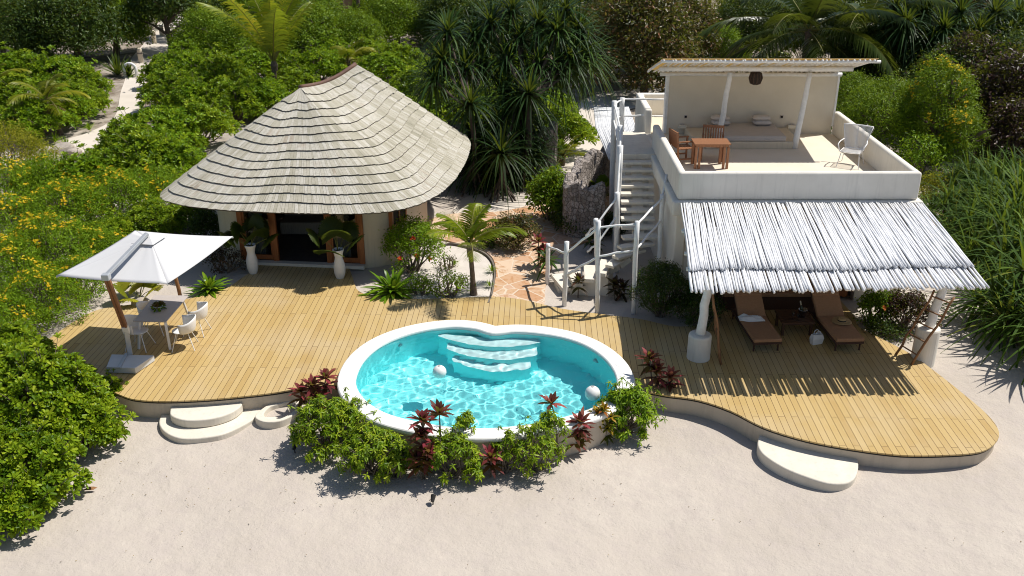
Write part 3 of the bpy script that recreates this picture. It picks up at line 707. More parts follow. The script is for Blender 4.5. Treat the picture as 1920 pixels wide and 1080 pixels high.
rm = MB(); rm.v = [(4.2, 29.9, roofz(29.9) + 0.125), (10.05, 29.9, roofz(29.9) + 0.125), (10.2, 27.0, roofz(27.0) + 0.135), (4.2, 27.0, roofz(27.0) + 0.135)]
rm.v += [(x, y, z + 0.012) for x, y, z in rm.v]; rm.f = [(0, 1, 2, 3), (4, 7, 6, 5), (0, 4, 5, 1), (1, 5, 6, 2), (2, 6, 7, 3), (3, 7, 4, 0)]
rm.build('reed_mat', M_REED, pg)
lt = thing('woven_lantern', 'dark woven globe lantern hanging under the pergola', 'lantern', tuple(aty(1417, 146, 28.2)))
lp = lt.location.copy()
MB().lathe([(0.05, -0.19), (0.14, -0.15), (0.19, 0.0), (0.15, 0.13), (0.06, 0.18)], lp, 12).build('globe', surf('dark_wicker', (0.045, 0.03, 0.022), (0.02, 0.014, 0.01), 30, 0.7), lt)
rib = MB()
for k in range(12):
    a = k * math.pi / 6; rib.tube([lp + Vector((r * math.cos(a), r * math.sin(a), z)) for r, z in ((0.055, -0.195), (0.15, -0.155), (0.2, 0.0), (0.16, 0.135), (0.06, 0.19))], 0.012, 5)
rib.build('cage', surf('wicker', (0.09, 0.05, 0.03), (0.05, 0.03, 0.02), 30, 0.7), lt)
MB().tube([lp + Vector((0, 0, 0.18)), lp + Vector((0, 0, 0.42))], 0.008, 6).build('cord', M_DARK, lt)

# ------------------------------------------------------------------ stick awning over the loungers
aw = thing('stick_awning', 'sloping white stick awning on two stout posts over the loungers', 'awning', (7, 21, 0))
def awn(u, v):  # u along (0 left..1 right), v from house (0) to eave (1)
    tl, tr = Vector((4.27, 22.96, 2.64)), Vector((10.33, 22.98, 2.64)); bl, br = Vector((3.86, 18.80, 2.22)), Vector((10.12, 18.85, 2.30))
    return tl.lerp(tr, u).lerp(bl.lerp(br, u), v)
up, lw = MB(), MB()
def stick(mb, u, v0, v1, lift, r):
    du = random.uniform(-0.006, 0.006); pts = []; ph = random.uniform(0, 6.28); am = random.uniform(0.003, 0.013)
    for i in range(9):
        t = i / 8; p = awn(min(1.02, max(-0.02, u + du * (t - 0.5))), v0 + (v1 - v0) * t)
        pts.append(p + Vector((am * math.sin(t * 7 + ph), 0, lift + 0.012 * math.sin(t * 5 + ph * 2))))
    mb.tube(pts, [r * (0.8 + 0.35 * i / 8) for i in range(9)], 7)
for i in range(136): stick(up, (i + random.uniform(-0.18, 0.18)) / 135, random.uniform(-0.005, 0.01), 0.845 + random.uniform(-0.010, 0.010) - 0.015 * math.sin(i * 0.07), 0.095 + random.uniform(0, 0.03), random.uniform(0.020, 0.0275))
for i in range(112): stick(lw, (i + random.uniform(-0.3, 0.3)) / 111, 0.30, 1.045 + random.uniform(-0.02, 0.02), 0.03 + random.uniform(-0.01, 0.012), random.uniform(0.019, 0.031))
M_STICK = surf('whitewashed_sticks', (0.78, 0.78, 0.785), (0.58, 0.595, 0.63), 6, 0.75, 0.3, 0.006, 30, (3, 0.6, 3))
up.build('upper_sticks', M_STICK, aw, smooth=True); lw.build('lower_sticks', M_STICK, aw, smooth=True)
for v in (0.30, 0.58, 0.76): MB().tube([awn(-0.01, v) - Vector((0, 0, 0.05)), awn(1.01, v) - Vector((0, 0, 0.05))], 0.05, 8).build('beam', M_WHITE, aw, smooth=True)
fb_ = MB(); q = [awn(0, 0.0), awn(1, 0.0), awn(1, 0.86), awn(0, 0.86)]      # boarding beneath the sticks
fb_.v = [tuple(p + Vector((0, 0, dz))) for dz in (0.0, 0.015) for p in q]; fb_.f = [(0, 1, 2, 3), (4, 7, 6, 5), (0, 4, 5, 1), (1, 5, 6, 2), (2, 6, 7, 3), (3, 7, 4, 0)]
fb_.build('ceiling_mat', surf('bamboo_ceiling', (0.20, 0.15, 0.09), (0.13, 0.095, 0.06), 9, 0.9), aw)
LP, RP = Vector((4.35, 19.88, 0)), Vector((9.62, 19.92, 0))
for P0, lean, hz, gz, br in ((LP, 0.10, 0.62, -0.02, 1), (RP, 0.20, 0.78, -0.45, -1)):
    MB().lathe([(0.27, gz), (0.265, hz - 0.05), (0.25, hz - 0.01), (0.22, hz), (0.001, hz)], P0, 28, cap=False).build('pedestal', M_PLASTER, aw, smooth=False, bevel=0.01)
    top = P0 + Vector((lean, -0.05, 2.36)); a = P0 + Vector((0, 0, hz - 0.02))
    MB().tube(wob(a, top, 7, 0.022), [0.115, 0.105, 0.10, 0.10, 0.095, 0.09, 0.09, 0.10], 12).build('post', M_WHITE, aw, smooth=True)
    j = a.lerp(top, 0.70); MB().tube([j, j + Vector((0.42 * br, -0.12, 0.28)), j + Vector((0.75 * br, -0.18, 0.50))], 0.05, 8).build('brace', M_WHITE, aw, smooth=True)

# ------------------------------------------------------------------ rear awning behind the stair
ra = thing('rear_stick_awning', 'small white stick awning behind the stair landing', 'awning', (3.6, 32, 2))
sb = MB()
for i in range(74):
    t = i / 73; x = 3.05 + 1.25 * t; bow = 0.25 * math.sin(math.pi * t)
    sb.tube([(x + random.uniform(-.02, .02), 35.2 - bow * 0.4, 2.35), (x + random.uniform(-.03, .03) - 0.08 * (1 - t), 33.2, 2.22 - 0.12 * (1 - t)), (x + 0.25 * (1 - t) + random.uniform(-.03, .03), 31.1 + random.uniform(-.1, .1), 1.85 - 0.35 * (1 - t))], 0.026, 6)
sb.build('roof_sticks', M_STICK, ra, smooth=True)
MB().tube([(3.2, 33.2, 2.05), (4.3, 33.2, 2.18)], 0.045, 8).build('beam', M_WHITE, ra)
for x, y in ((3.45, 33.2), (4.15, 33.2)): MB().tube([(x, y, -0.1), (x, y, 2.1)], 0.06, 8).build('post', M_WHITE, ra)

# ------------------------------------------------------------------ stair
stair = thing('curved_stair', 'open white stair curving up to the roof terrace', 'staircase', (3.2, 25, 0))
RISE = 0.155
tr = []   # centre, direction (walking up), half width
for n in range(1, 10): tr.append((Vector((3.66 - 0.02 * n, 27.10 - 0.262 * (n - 1), 2.80 - RISE * n)), 90.0, 0.47, 0.27))
arcp = [((3.50, 24.66), 100), ((3.36, 24.42), 115), ((3.14, 24.20), 132), ((2.86, 24.04), 148), ((2.50, 23.94), 162), ((2.12, 23.92), 172), ((1.74, 23.96), 182), ((1.38, 24.06), 190)]
for k, (p, a) in enumerate(arcp): tr.append((Vector((p[0], p[1], 2.80 - RISE * (10 + k))), a, 0.50, 0.36))
for n, (c, a, hw_, dp) in enumerate(tr, 1):
    d = Vector((math.cos(R(a)), math.sin(R(a)), 0)); 
    if n > 9: d = Vector((math.cos(R(a + 0)), math.sin(R(a)), 0)); d = Vector((-d.x, -d.y, 0)) if False else d
    q = Vector((-d.y, d.x, 0)); b = MB()
    inner, outer = (0.75, 1.25) if n > 9 else (1, 1)
    # q points left when walking up the straight flight; the outside of the bend is on the right
    pts = [c - d * dp * 0.5 * inner + q * hw_, c + d * dp * 0.5 * inner + q * hw_, c + d * dp * 0.5 * outer - q * hw_, c - d * dp * 0.5 * outer - q * hw_]
    if n > 9:
        pts = [c - d * dp * 0.62 - q * hw_, c + d * dp * 0.62 - q * hw_, c + d * dp * 0.36 + q * hw_, c - d * dp * 0.36 + q * hw_]
    b.prism([(p.x, p.y) for p in pts], c.z - (0.075 if n < 14 else 0.11), c.z)
    b.build('tread', M_CONC, stair, bevel=0.012)
sp = [t_[0] - Vector((0, 0, 0.10)) for t_ in tr]
spine = MB(); w2 = 0.15
for (c0, c1) in zip(sp[:-1], sp[1:]): spine.bar(c0 - Vector((0, 0, 0.06)), c1 - Vector((0, 0, 0.06)), 0.30, 0.14)
spine.build('stringer', M_CONC, stair)
sol = MB()
for c, a, hw_, dp in tr[13:]: sol.box((c.x, c.y, (c.z - 0.112 - 0.15) / 2), (dp * 0.98, 0.60, c.z - 0.112 + 0.15), R(a))
sol.build('stair_base', M_CONC, stair)
def railpost(a, b, r=0.062): MB().tube(wob(a, b, 5, 0.012), r, 10).build('post', M_WHITE, stair, smooth=True)
def rail(pts, r=0.03):
    q = []
    for p0, p1 in zip(pts[:-1], pts[1:]):     # nearly straight poles nailed post to post
        for k in range(4): q.append(Vector(p0).lerp(Vector(p1), k / 4) + Vector((random.uniform(-.008, .008), random.uniform(-.008, .008), random.uniform(-.01, .01) + (0.02 if k == 2 else 0))))
    q.append(Vector(pts[-1])); MB().tube(q, r, 8).build('handrail', M_WHITE, stair, smooth=True)
OUT = [((0.98, 24.35, -0.08), (0.98, 24.35, 1.12)), ((1.37, 22.88, -0.06), (1.40, 22.90, 1.74)), ((2.20, 22.48, -0.06), (2.15, 22.50, 2.44)), ((3.13, 22.40, -0.06), (3.10, 22.42, 2.46)), ((4.02, 24.30, -0.06), (3.98, 24.25, 2.55))]
for a, b in OUT: railpost(a, b)
def pt(i, k): a, b = Vector(OUT[i][0]), Vector(OUT[i][1]); return a.lerp(b, k)
rail([pt(0, 0.93), pt(1, 0.82), pt(2, 0.93), pt(3, 0.97), pt(4, 0.96), Vector((4.16, 24.9, 2.9))])
rail([pt(1, 0.47), pt(2, 0.62), pt(3, 0.70), pt(4, 0.72), Vector((4.14, 24.8, 2.35))])
INN = [((2.42, 25.0, -0.06), (2.26, 24.42, 1.80)), ((2.98, 25.2, -0.06), (2.86, 24.95, 2.38)), ((3.03, 26.05, -0.06), (3.0, 25.95, 3.42)), ((3.16, 27.55, -0.06), (3.14, 27.4, 3.62)), ((3.24, 29.7, -0.06), (3.20, 29.8, 3.80)), ((3.50, 30.2, 2.6), (3.50, 30.25, 3.80))]
for i, (a, b) in enumerate(INN): railpost(a, b, 0.068 if i < 2 else 0.085)
def pi_(i, k): a, b = Vector(INN[i][0]), Vector(INN[i][1]); return a.lerp(b, k)
rail([Vector((2.02, 24.62, 1.25)), pi_(0, 0.9), pi_(1, 0.94), pi_(2, 0.96), pi_(3, 0.97), pi_(4, 0.97), pi_(5, 0.96), Vector((4.80, 30.1, 3.78))])
rail([Vector((2.08, 24.72, 0.75)), pi_(0, 0.55), pi_(1, 0.72), pi_(2, 0.80), pi_(3, 0.83), pi_(4, 0.84), pi_(5, 0.52), Vector((4.80, 30.1, 3.24))])

# ------------------------------------------------------------------ coral stone walls
def coral_mat():
    m, nt, out = new_mat('coral_stone'); p = N(nt, 'ShaderNodeBsdfPrincipled', Roughness=0.95); p.inputs['Specular IOR Level'].default_value = 0.1; v = coords(nt)
    vo = N(nt, 'ShaderNodeTexVoronoi'); vo.inputs['Scale'].default_value = 7; L(nt, v, vo.inputs['Vector'])
    ve = N(nt, 'ShaderNodeTexVoronoi', feature='DISTANCE_TO_EDGE'); ve.inputs['Scale'].default_value = 7; L(nt, v, ve.inputs['Vector'])
    s_ = N(nt, 'ShaderNodeSeparateColor'); L(nt, vo.outputs['Color'], s_.inputs[0])
    c = ramp(nt, s_.outputs[0], [(0, (0.27, 0.23, 0.205)), (0.5, (0.40, 0.355, 0.325)), (1, (0.52, 0.47, 0.44))])
    c = mixc(nt, ramp(nt, noise(nt, v, 22, 5, 0.7), [(0.4, (0.8, 0.8, 0.8)), (0.6, (0, 0, 0))]), c, (0.20, 0.17, 0.15))
    e = ramp(nt, ve.outputs['Distance'], [(0.0, (0, 0, 0)), (0.09, (1, 1, 1))]); L(nt, mixc(nt, e, (0.13, 0.11, 0.095), c), p.inputs['Base Color'])
    L(nt, bump(nt, mixc(nt, 0.35, e, noise(nt, v, 18, 5, 0.7)), 0.7, 0.035), p.inputs['Normal']); L(nt, p.outputs[0], out.inputs[0]); return m
M_CORAL = coral_mat()
def stonewall(name, label, pts, h, th=0.30):
    P = spline(pts, 12, False); P = np.array(P); d = np.gradient(P, axis=0); d /= np.linalg.norm(d, axis=1)[:, None]; nn = np.stack([-d[:, 1], d[:, 0]], 1)
    rg = np.random.default_rng(len(label)); b = MB(); rows = 7; n = len(P)
    prof = [(-th / 2, k / rows) for k in range(rows + 1)] + [(-th * 0.3, 1.04), (th * 0.3, 1.04)] + [(th / 2, 1 - k / rows) for k in range(rows + 1)]
    m_ = len(prof)
    for i in range(n):
        hh = h + 0.10 * math.sin(i * 0.5)
        for o_, z in prof:
            j = rg.uniform(-0.035, 0.035, 3); q_ = P[i] + nn[i] * (o_ + j[0]) + d[i] * j[1] * 0.5; b.v.append((q_[0], q_[1], -0.2 + (hh + 0.2) * z + j[2]))
    b.f = [(i * m_ + k, (i + 1) * m_ + k, (i + 1) * m_ + k + 1, i * m_ + k + 1) for i in range(n - 1) for k in range(m_ - 1)]
    b.f += [tuple(range(m_)), tuple((n - 1) * m_ + k for k in range(m_))[::-1]]
    o = b.build(name, M_CORAL); tag(o, label, 'wall'); return o
stonewall('coral_stone_wall', 'rough coral stone garden wall behind the screw pine', [(-2.6, 34.6), (-1.2, 34.5), (0.0, 34.4), (0.9, 34.3), (1.45, 34.7), (1.55, 35.6)], 1.65)
stonewall('coral_stone_wall', 'curved coral stone wall beside the stair with a sunlit top', [tuple(at(1135, 352, 1.6))[:2], tuple(at(1095, 350, 1.6))[:2], tuple(at(1066, 343, 1.6))[:2], tuple(at(1080, 318, 1.6))[:2], tuple(at(1098, 296, 1.6))[:2], tuple(at(1130, 283, 1.6))[:2], (3.55, 32.9)], 1.6)
# ================================================================== cantilever parasol
M_CANVAS, nt, out = new_mat('white_canvas')
d_ = N(nt, 'ShaderNodeBsdfDiffuse'); d_.inputs[0].default_value = (0.66, 0.66, 0.67, 1); t_ = N(nt, 'ShaderNodeBsdfTranslucent'); t_.inputs[0].default_value = (0.7, 0.68, 0.62, 1)
m_ = N(nt, 'ShaderNodeMixShader'); m_.inputs[0].default_value = 0.12; L(nt, d_.outputs[0], m_.inputs[1]); L(nt, t_.outputs[0], m_.inputs[2]); L(nt, m_.outputs[0], out.inputs[0])
ps = thing('cantilever_parasol', 'large square white cantilever parasol with wooden mast over the dining table', 'parasol', (-8.86, 19.72, 0))
CH = 2.36
cor = [at(105, 517, CH), at(253, 432, CH), at(437, 443, CH), at(314, 532, CH)]
apex = at(281, 447, 2.90); G = 14
cv = MB()
for side in range(4):
    a, b = cor[side], cor[(side + 1) % 4]; k0 = len(cv.v)
    for i in range(G + 1):
        for j in range(G + 1):
            s, u = i / G, j / G
            p = apex.lerp(a.lerp(b, u), s); sag = -0.05 * math.sin(math.pi * s) * 0.5 - 0.035 * s * math.sin(math.pi * u) * s
            wr_ = 0.006 * math.sin(26 * u + 5 * side) * s * (1 - s) * 4
            cv.v.append((p.x, p.y, p.z + sag + wr_))
    cv.f += [(k0 + i * (G + 1) + j, k0 + (i + 1) * (G + 1) + j, k0 + (i + 1) * (G + 1) + j + 1, k0 + i * (G + 1) + j + 1) for i in range(G) for j in range(G)]
can = cv.build('canopy', M_CANVAS, ps, smooth=True)
m_ = can.modifiers.new('thick', 'SOLIDIFY'); m_.thickness = 0.006
vt = MB(); q = [apex.lerp(c, 0.20) + Vector((0, 0, 0.055)) for c in cor]; vt.v = [tuple(apex + Vector((0, 0, 0.06)))] + [tuple(p) for p in q]; vt.f = [(0, 1, 2), (0, 2, 3), (0, 3, 4), (0, 4, 1)]
v_ = vt.build('vent_cap', M_CANVAS, can); m_ = v_.modifiers.new('thick', 'SOLIDIFY'); m_.thickness = 0.01
hb = MB()
for c in cor: hb.bar(apex - Vector((0, 0, 0.10)), c - Vector((0, 0, 0.03)), 0.025, 0.03)
hb.build('rib', M_METAL, ps)
mt = at(199, 519, 2.50); kn = at(236, 618, 0.82); ft = at(244, 664, 0.16)
MB().bar(ft, kn, 0.11, 0.09).build('mast_foot', M_METAL, ps, bevel=0.01)
mb_ = MB(); dx = Vector((0.035, 0, 0))
mb_.bar(kn - dx, mt - dx, 0.055, 0.10); mb_.bar(kn + dx, mt + dx, 0.055, 0.10); mb_.build('mast', M_WOOD, ps, bevel=0.006)
MB().bar(kn - (mt - kn).normalized() * 0.1, kn + (mt - kn).normalized() * 0.14, 0.14, 0.12).build('clamp', M_WHITE2, ps, bevel=0.01)
at_ = at(276, 438, 3.02)
MB().bar(mt + Vector((0, 0, 0.02)), at_, 0.095, 0.075).build('arm', M_METAL, ps, bevel=0.012)
MB().box(tuple(mt), (0.16, 0.16, 0.14)).build('arm_joint', M_METAL, ps, bevel=0.015)
bs = [at(209, 664, 0.16), at(289, 666, 0.16), at(253, 690, 0.16), at(199, 688, 0.16)]
MB().prism([tuple(p)[:2] for p in bs], 0.012, 0.16).build('base', surf('base_white', (0.62, 0.64, 0.66), (0.55, 0.57, 0.60), 3, 0.5), ps, bevel=0.012)
MB().bar(at(238, 662, 0.175), at(222, 690, 0.175), 0.08, 0.025).build('base_rail', M_METAL, ps)

# ================================================================== dining set
tb = thing('dining_table', 'pale grey rectangular dining table on white angled legs under the parasol', 'table', (-8.4, 20.95, 0))
c4 = [at(249, 602, .75), at(311, 603, .75), at(353, 554, .75), at(290, 553.5, .75)]
MB().prism([tuple(p)[:2] for p in c4], 0.725, 0.75).build('tabletop', M_GREY, tb, bevel=0.004)
cc = sum(c4, Vector()) / 4
for c in c4:
    a = c.lerp(cc, 0.22); e = c.lerp(cc, 0.04); MB().bar((a.x, a.y, 0.72), (e.x, e.y, 0.0), 0.06, 0.03).build('leg', M_WHITE2, tb)
def make_chair(label, loc, rz):
    t = thing('shell_chair', label, 'chair', loc, rz, 'white shell dining chairs')
    b = MB(); nu, nv = 14, 16        # bucket shell facing +x : profile swept around the seat
    for j in range(nv + 1):
        v = j / nv; w_ang = (v - 0.5) * math.pi * 1.16     # around the back: from one arm to the other
        for i in range(nu + 1):
            s = i / nu
            rise = 0.26 + 0.10 * math.cos(w_ang) ** 2      # back is higher than the arms
            if s < 0.5: r = 0.02 + 0.225 * (s / 0.5); z = 0.445 - 0.012 * math.sin(math.pi * s)
            else:
                q = (s - 0.5) / 0.5; r = 0.245 + 0.055 * math.sin(q * math.pi / 2); z = 0.445 + rise * q ** 1.25
            b.v.append((-r * math.cos(w_ang) * 1.0 - 0.02, r * math.sin(w_ang), z))
    b.f = [(j * (nu + 1) + i, j * (nu + 1) + i + 1, (j + 1) * (nu + 1) + i + 1, (j + 1) * (nu + 1) + i) for j in range(nv) for i in range(nu)]
    sh = b.build('shell', M_WHITE2, t, smooth=True, world=False); m = sh.modifiers.new('thick', 'SOLIDIFY'); m.thickness = 0.014
    MB().lathe([(0.001, 0.438), (0.20, 0.436), (0.21, 0.446), (0.19, 0.458), (0.001, 0.462)], (0.06, 0, 0), 20).build('seat_pad', M_WHITE2, t, smooth=True, world=False)
    for sx, sy in ((1, 1), (1, -1), (-1, 1), (-1, -1)):
        MB().tube([(0.02 + 0.13 * sx, 0.12 * sy, 0.44), (0.02 + 0.26 * sx, 0.25 * sy, 0.0)], 0.011, 8).build('leg', M_WHITE2, t, world=False)
    return t
p = at(330, 624, 0); ch = make_chair('white shell chair nearest the open deck at the front right of the table', (-7.78, 20.42, 0), R(188))
dup(ch, (-7.72, 21.18, 0), R(176), 'white shell chair at the rear right of the table by the wooden post')
dup(ch, (-8.88, 20.40, 0), R(-6), 'white shell chair at the front left of the table by the parasol mast')
dup(ch, (-8.80, 21.22, 0), R(5), 'white shell chair at the rear left of the table beside the flowers')
# pot of flowers on the table (leaves added with the plants)
fp = thing('flower_bowl', 'small bowl of dark red and green leaves on the dining table', 'flower bowl', tuple(at(297, 580, 0.75)))
MB().lathe([(0.05, 0), (0.09, 0.03), (0.115, 0.10), (0.10, 0.10), (0.001, 0.085)], (0, 0, 0), 20).build('bowl', M_WHITE2, fp, smooth=True, world=False)
wp = thing('wooden_post', 'leaning brown wooden post standing behind the dining table', 'post', tuple(at(338, 556, -0.02)))
a = Vector(wp.location); MB().tube(wob(a, a + Vector((-0.10, 0.05, 1.15)), 5, 0.01), 0.05, 10).build('shaft', M_POLE, wp, smooth=True)
MB().tube([a + Vector((-0.10, 0.05, 1.14)), a + Vector((-0.105, 0.05, 1.20))], 0.055, 10).build('cap', M_METAL, wp)

# ================================================================== urns by the pavilion door
M_URN = surf('urn_white', (0.76, 0.75, 0.73), (0.68, 0.67, 0.66), 4, 0.5)
M_SOIL = surf('soil', (0.05, 0.04, 0.035), (0.025, 0.02, 0.018), 20, 0.95)
URNS = []
for (px, py, lab) in ((475, 512, 'tall white waisted urn left of the pavilion door'), (638, 521, 'tall white waisted urn right of the pavilion door')):
    u = thing('white_urn', lab, 'urn', tuple(at(px, py, 0)), group='white urns by the pavilion door')
    k = 0.93
    MB().lathe([(0.11 * k, 0), (0.125 * k, 0.02), (0.165 * k, 0.16), (0.175 * k, 0.30), (0.165 * k, 0.42), (0.125 * k, 0.56), (0.115 * k, 0.62), (0.13 * k, 0.72), (0.165 * k, 0.83), (0.17 * k, 0.86), (0.15 * k, 0.86), (0.14 * k, 0.80)], (0, 0, 0), 28, cap=False).build('vessel', M_URN, u, smooth=True, world=False)
    MB().lathe([(0.145 * k, 0.80), (0.001, 0.82)], (0, 0, 0), 20, cap=False).build('soil', M_SOIL, u, world=False)
    URNS.append(u)

# ================================================================== loungers under the awning
M_RATTAN = surf('brown_cushion', (0.42, 0.225, 0.115), (0.36, 0.19, 0.096), 26, 0.8, 0.3, 0.004, 60)
M_RFRAME = surf('dark_rattan', (0.09, 0.04, 0.022), (0.055, 0.025, 0.014), 30, 0.7)
def make_lounger(label, loc, rz):
    t = thing('sun_lounger', label, 'sun lounger', loc, rz, 'brown sun loungers under the awning')   # foot toward -y, head toward +y
    W = 0.68
    MB().box((0, 0, 0.24), (W, 1.95, 0.06)).build('frame', M_RFRAME, t, world=False)
    for x in (-1, 1):
        for y in (-0.88, 0.88): MB().tube([(x * (W / 2 - 0.05), y, 0.22), (x * (W / 2 - 0.05), y, 0.0)], 0.022, 8).build('leg', M_RFRAME, t, world=False)
    MB().box((0, -0.36, 0.315), (W, 1.26, 0.085)).build('seat_cushion', M_RATTAN, t, world=False, bevel=0.02)
    a = R(38); d = Vector((0, math.cos(a), math.sin(a))); n_ = Vector((0, -math.sin(a), math.cos(a))); h0 = Vector((0, 0.27, 0.315))
    def slabm(s0, s1, th, off): c = h0 + d * ((s0 + s1) / 2) + n_ * off; M = Matrix(((1, 0, 0, c.x), (0, d.y, n_.y, c.y), (0, d.z, n_.z, c.z), (0, 0, 0, 1))); return MB().box((0, 0, 0), (W, s1 - s0, th), M=M)
    slabm(0.02, 0.62, 0.085, 0).build('back_cushion', M_RATTAN, t, world=False, bevel=0.02)
    slabm(0.60, 0.86, 0.10, 0.012).build('head_cushion', M_RATTAN, t, world=False, bevel=0.02)
    slabm(-0.02, 0.84, 0.03, -0.06).build('backrest_frame', M_RFRAME, t, world=False)
    return t
lr = math.atan2(-0.03, 1)
l1 = make_lounger('brown cushioned lounger with a white towel on it nearer the pool', (5.94, 21.10, 0), R(4))
l2 = dup(l1, (7.88, 21.12, 0), R(4), 'brown cushioned lounger with a straw hat on it nearer the ladder')
# bench against the front wall
bn = thing('wall_bench', 'long brown bench against the villa wall behind the loungers', 'bench', (6.9, 22.85, 0))
MB().box((6.9, 22.80, 0.42), (3.0, 0.62, 0.10)).build('seat', M_RATTAN, bn, bevel=0.02); MB().box((6.9, 22.80, 0.18), (2.95, 0.56, 0.36)).build('base', M_RFRAME, bn)
MB().box((6.9, 23.06, 0.66), (3.0, 0.12, 0.40)).build('backrest', M_RATTAN, bn, bevel=0.02)
sd_ = thing('side_table', 'low dark wooden table between the two loungers', 'table', (6.95, 21.35, 0))
M_DWOOD = surf('dark_wood', (0.10, 0.045, 0.022), (0.06, 0.027, 0.014), 6, 0.5, stretch=(8, 1, 8))
for k in range(6): MB().box((6.95, 21.02 + 0.125 * k, 0.36), (0.80, 0.11, 0.035)).build('slat', M_DWOOD, sd_)
MB().box((6.95, 21.33, 0.31), (0.72, 0.62, 0.05)).build('apron', M_DWOOD, sd_)
for x in (-0.34, 0.34):
    for y in (-0.28, 0.28): MB().box((6.95 + x, 21.33 + y, 0.15), (0.06, 0.06, 0.30)).build('leg', M_DWOOD, sd_)
ib = thing('ice_bucket', 'silver ice bucket holding a bottle on the low side table', 'ice bucket', (7.12, 21.30, 0.378))
M_CHROME = surf('chrome', (0.55, 0.55, 0.56), (0.45, 0.45, 0.46), 3, 0.18, metal=1.0)
MB().lathe([(0.075, 0), (0.08, 0.01), (0.11, 0.20), (0.118, 0.21), (0.105, 0.21), (0.09, 0.10), (0.001, 0.09)], (0, 0, 0), 20).build('pail', M_CHROME, ib, smooth=True, world=False)
bt = thing('champagne_bottle', 'dark bottle with a pale foil neck leaning in the ice bucket', 'bottle', (7.12, 21.30, 0.40))
M_BOT = surf('bottle_glass', (0.02, 0.03, 0.015), (0.015, 0.02, 0.01), 3, 0.15); a = Vector((0, 0, 0.07)); d = Vector((-0.25, 0.1, 1)).normalized()
MB().tube([a + d * s for s in (0, 0.02, 0.15, 0.20, 0.225)], [0.03, 0.038, 0.038, 0.02, 0.015], 14).build('body', M_BOT, bt, smooth=True, world=False)
MB().tube([a + d * s for s in (0.225, 0.31, 0.33)], [0.016, 0.015, 0.017], 12).build('foil', surf('foil', (0.75, 0.70, 0.58), (0.65, 0.6, 0.48), 9, 0.35, metal=0.4), bt, smooth=True, world=False)
for k, (x, y) in enumerate(((6.86, 21.18), (6.96, 21.10))):
    gl = thing('wine_glass', ('clear stemmed glass on the left of the low side table', 'clear stemmed glass near the front edge of the low side table')[k], 'glass', (x, y, 0.378))
    MB().lathe([(0.032, 0), (0.03, 0.004), (0.004, 0.008), (0.004, 0.08), (0.025, 0.11), (0.032, 0.15), (0.028, 0.185)], (0, 0, 0), 14, cap=False).build('bowl', M_GLASS, gl, smooth=True, world=False)
bg_ = thing('white_bag', 'small white carrier bag standing on the deck by the side table', 'bag', tuple(at(1530, 644, 0)), R(18))
b = MB(); b.v = [(-0.13, -0.06, 0), (0.13, -0.06, 0), (0.13, 0.06, 0), (-0.13, 0.06, 0), (-0.15, -0.07, 0.14), (0.15, -0.08, 0.15), (0.15, 0.07, 0.15), (-0.15, 0.08, 0.14), (-0.13, -0.045, 0.26), (0.13, -0.05, 0.24), (0.13, 0.045, 0.26), (-0.13, 0.05, 0.25)]
b.f = [(0, 3, 2, 1)] + [(r * 4 + i, r * 4 + (i + 1) % 4, r * 4 + 4 + (i + 1) % 4, r * 4 + 4 + i) for r in range(2) for i in range(4)]
o = b.build('sack', M_WHITE2, bg_, world=False); m = o.modifiers.new('thick', 'SOLIDIFY'); m.thickness = 0.006
for y in (-0.04, 0.04): MB().tube([(0.07 * math.cos(a_), y, 0.25 + 0.10 * math.sin(a_)) for a_ in np.linspace(0, math.pi, 9)], 0.008, 6).build('handle', M_WHITE2, bg_, world=False)
tw = tag(None or bpy.data.objects.new('towel', None), 'crumpled white towel lying on the lounger nearer the pool', 'towel'); COL.objects.link(tw); tw.location = (5.86, 21.18, 0.36)
gx_ = 26; gy_ = 14; b = MB(); tr_ = np.random.default_rng(8)
for j in range(gy_ + 1):
    for i in range(gx_ + 1):
        u, v = i / gx_ - 0.5, j / gy_ - 0.5; w2 = 0.55 + 0.35 * math.cos(u * 3.5 + 0.6); h = 0.035 + 0.045 * abs(math.sin(9 * u + 5 * v)) + 0.03 * math.sin(15 * v + 8 * u) + tr_.uniform(0, 0.012); edge = min(1, 5 * (0.5 - max(abs(u), abs(v))))
        b.v.append((u * 0.62, v * 0.34 * w2 - 0.22 * u * 0.5, 0.006 + h * max(0, edge)))
b.f = [(j * (gx_ + 1) + i, j * (gx_ + 1) + i + 1, (j + 1) * (gx_ + 1) + i + 1, (j + 1) * (gx_ + 1) + i) for j in range(gy_) for i in range(gx_)]
o = b.build('cloth', M_WHITE2, tw, smooth=True, world=False); m = o.modifiers.new('thick', 'SOLIDIFY'); m.thickness = 0.006
ht = thing('straw_hat', 'wide brimmed straw hat with a dark band on the lounger by the ladder', 'hat', (8.02, 21.05, 0.362)); M_STRAW = surf('straw', (0.50, 0.34, 0.16), (0.38, 0.25, 0.11), 40, 0.8, 0.4, 0.003, 80)
prof = [(0.24, 0.0), (0.235, 0.012), (0.17, 0.02), (0.10, 0.03), (0.095, 0.09), (0.075, 0.115), (0.03, 0.105), (0.001, 0.10)]
b = MB().lathe(prof, (0, 0, 0), 28, cap=False); b.v = [(x, y, z + 0.03 * (abs(math.sin(math.atan2(y, x) * 1.0)) * (math.hypot(x, y) / 0.24) ** 2)) for x, y, z in b.v]
b.build('brim', M_STRAW, ht, smooth=True, world=False); MB().lathe([(0.103, 0.033), (0.101, 0.062)], (0, 0, 0), 24, cap=False).build('band', M_DARK, ht, world=False)
for c_ in ht.children:
    if c_.name.startswith('band'): m = c_.modifiers.new('thick', 'SOLIDIFY'); m.thickness = 0.006

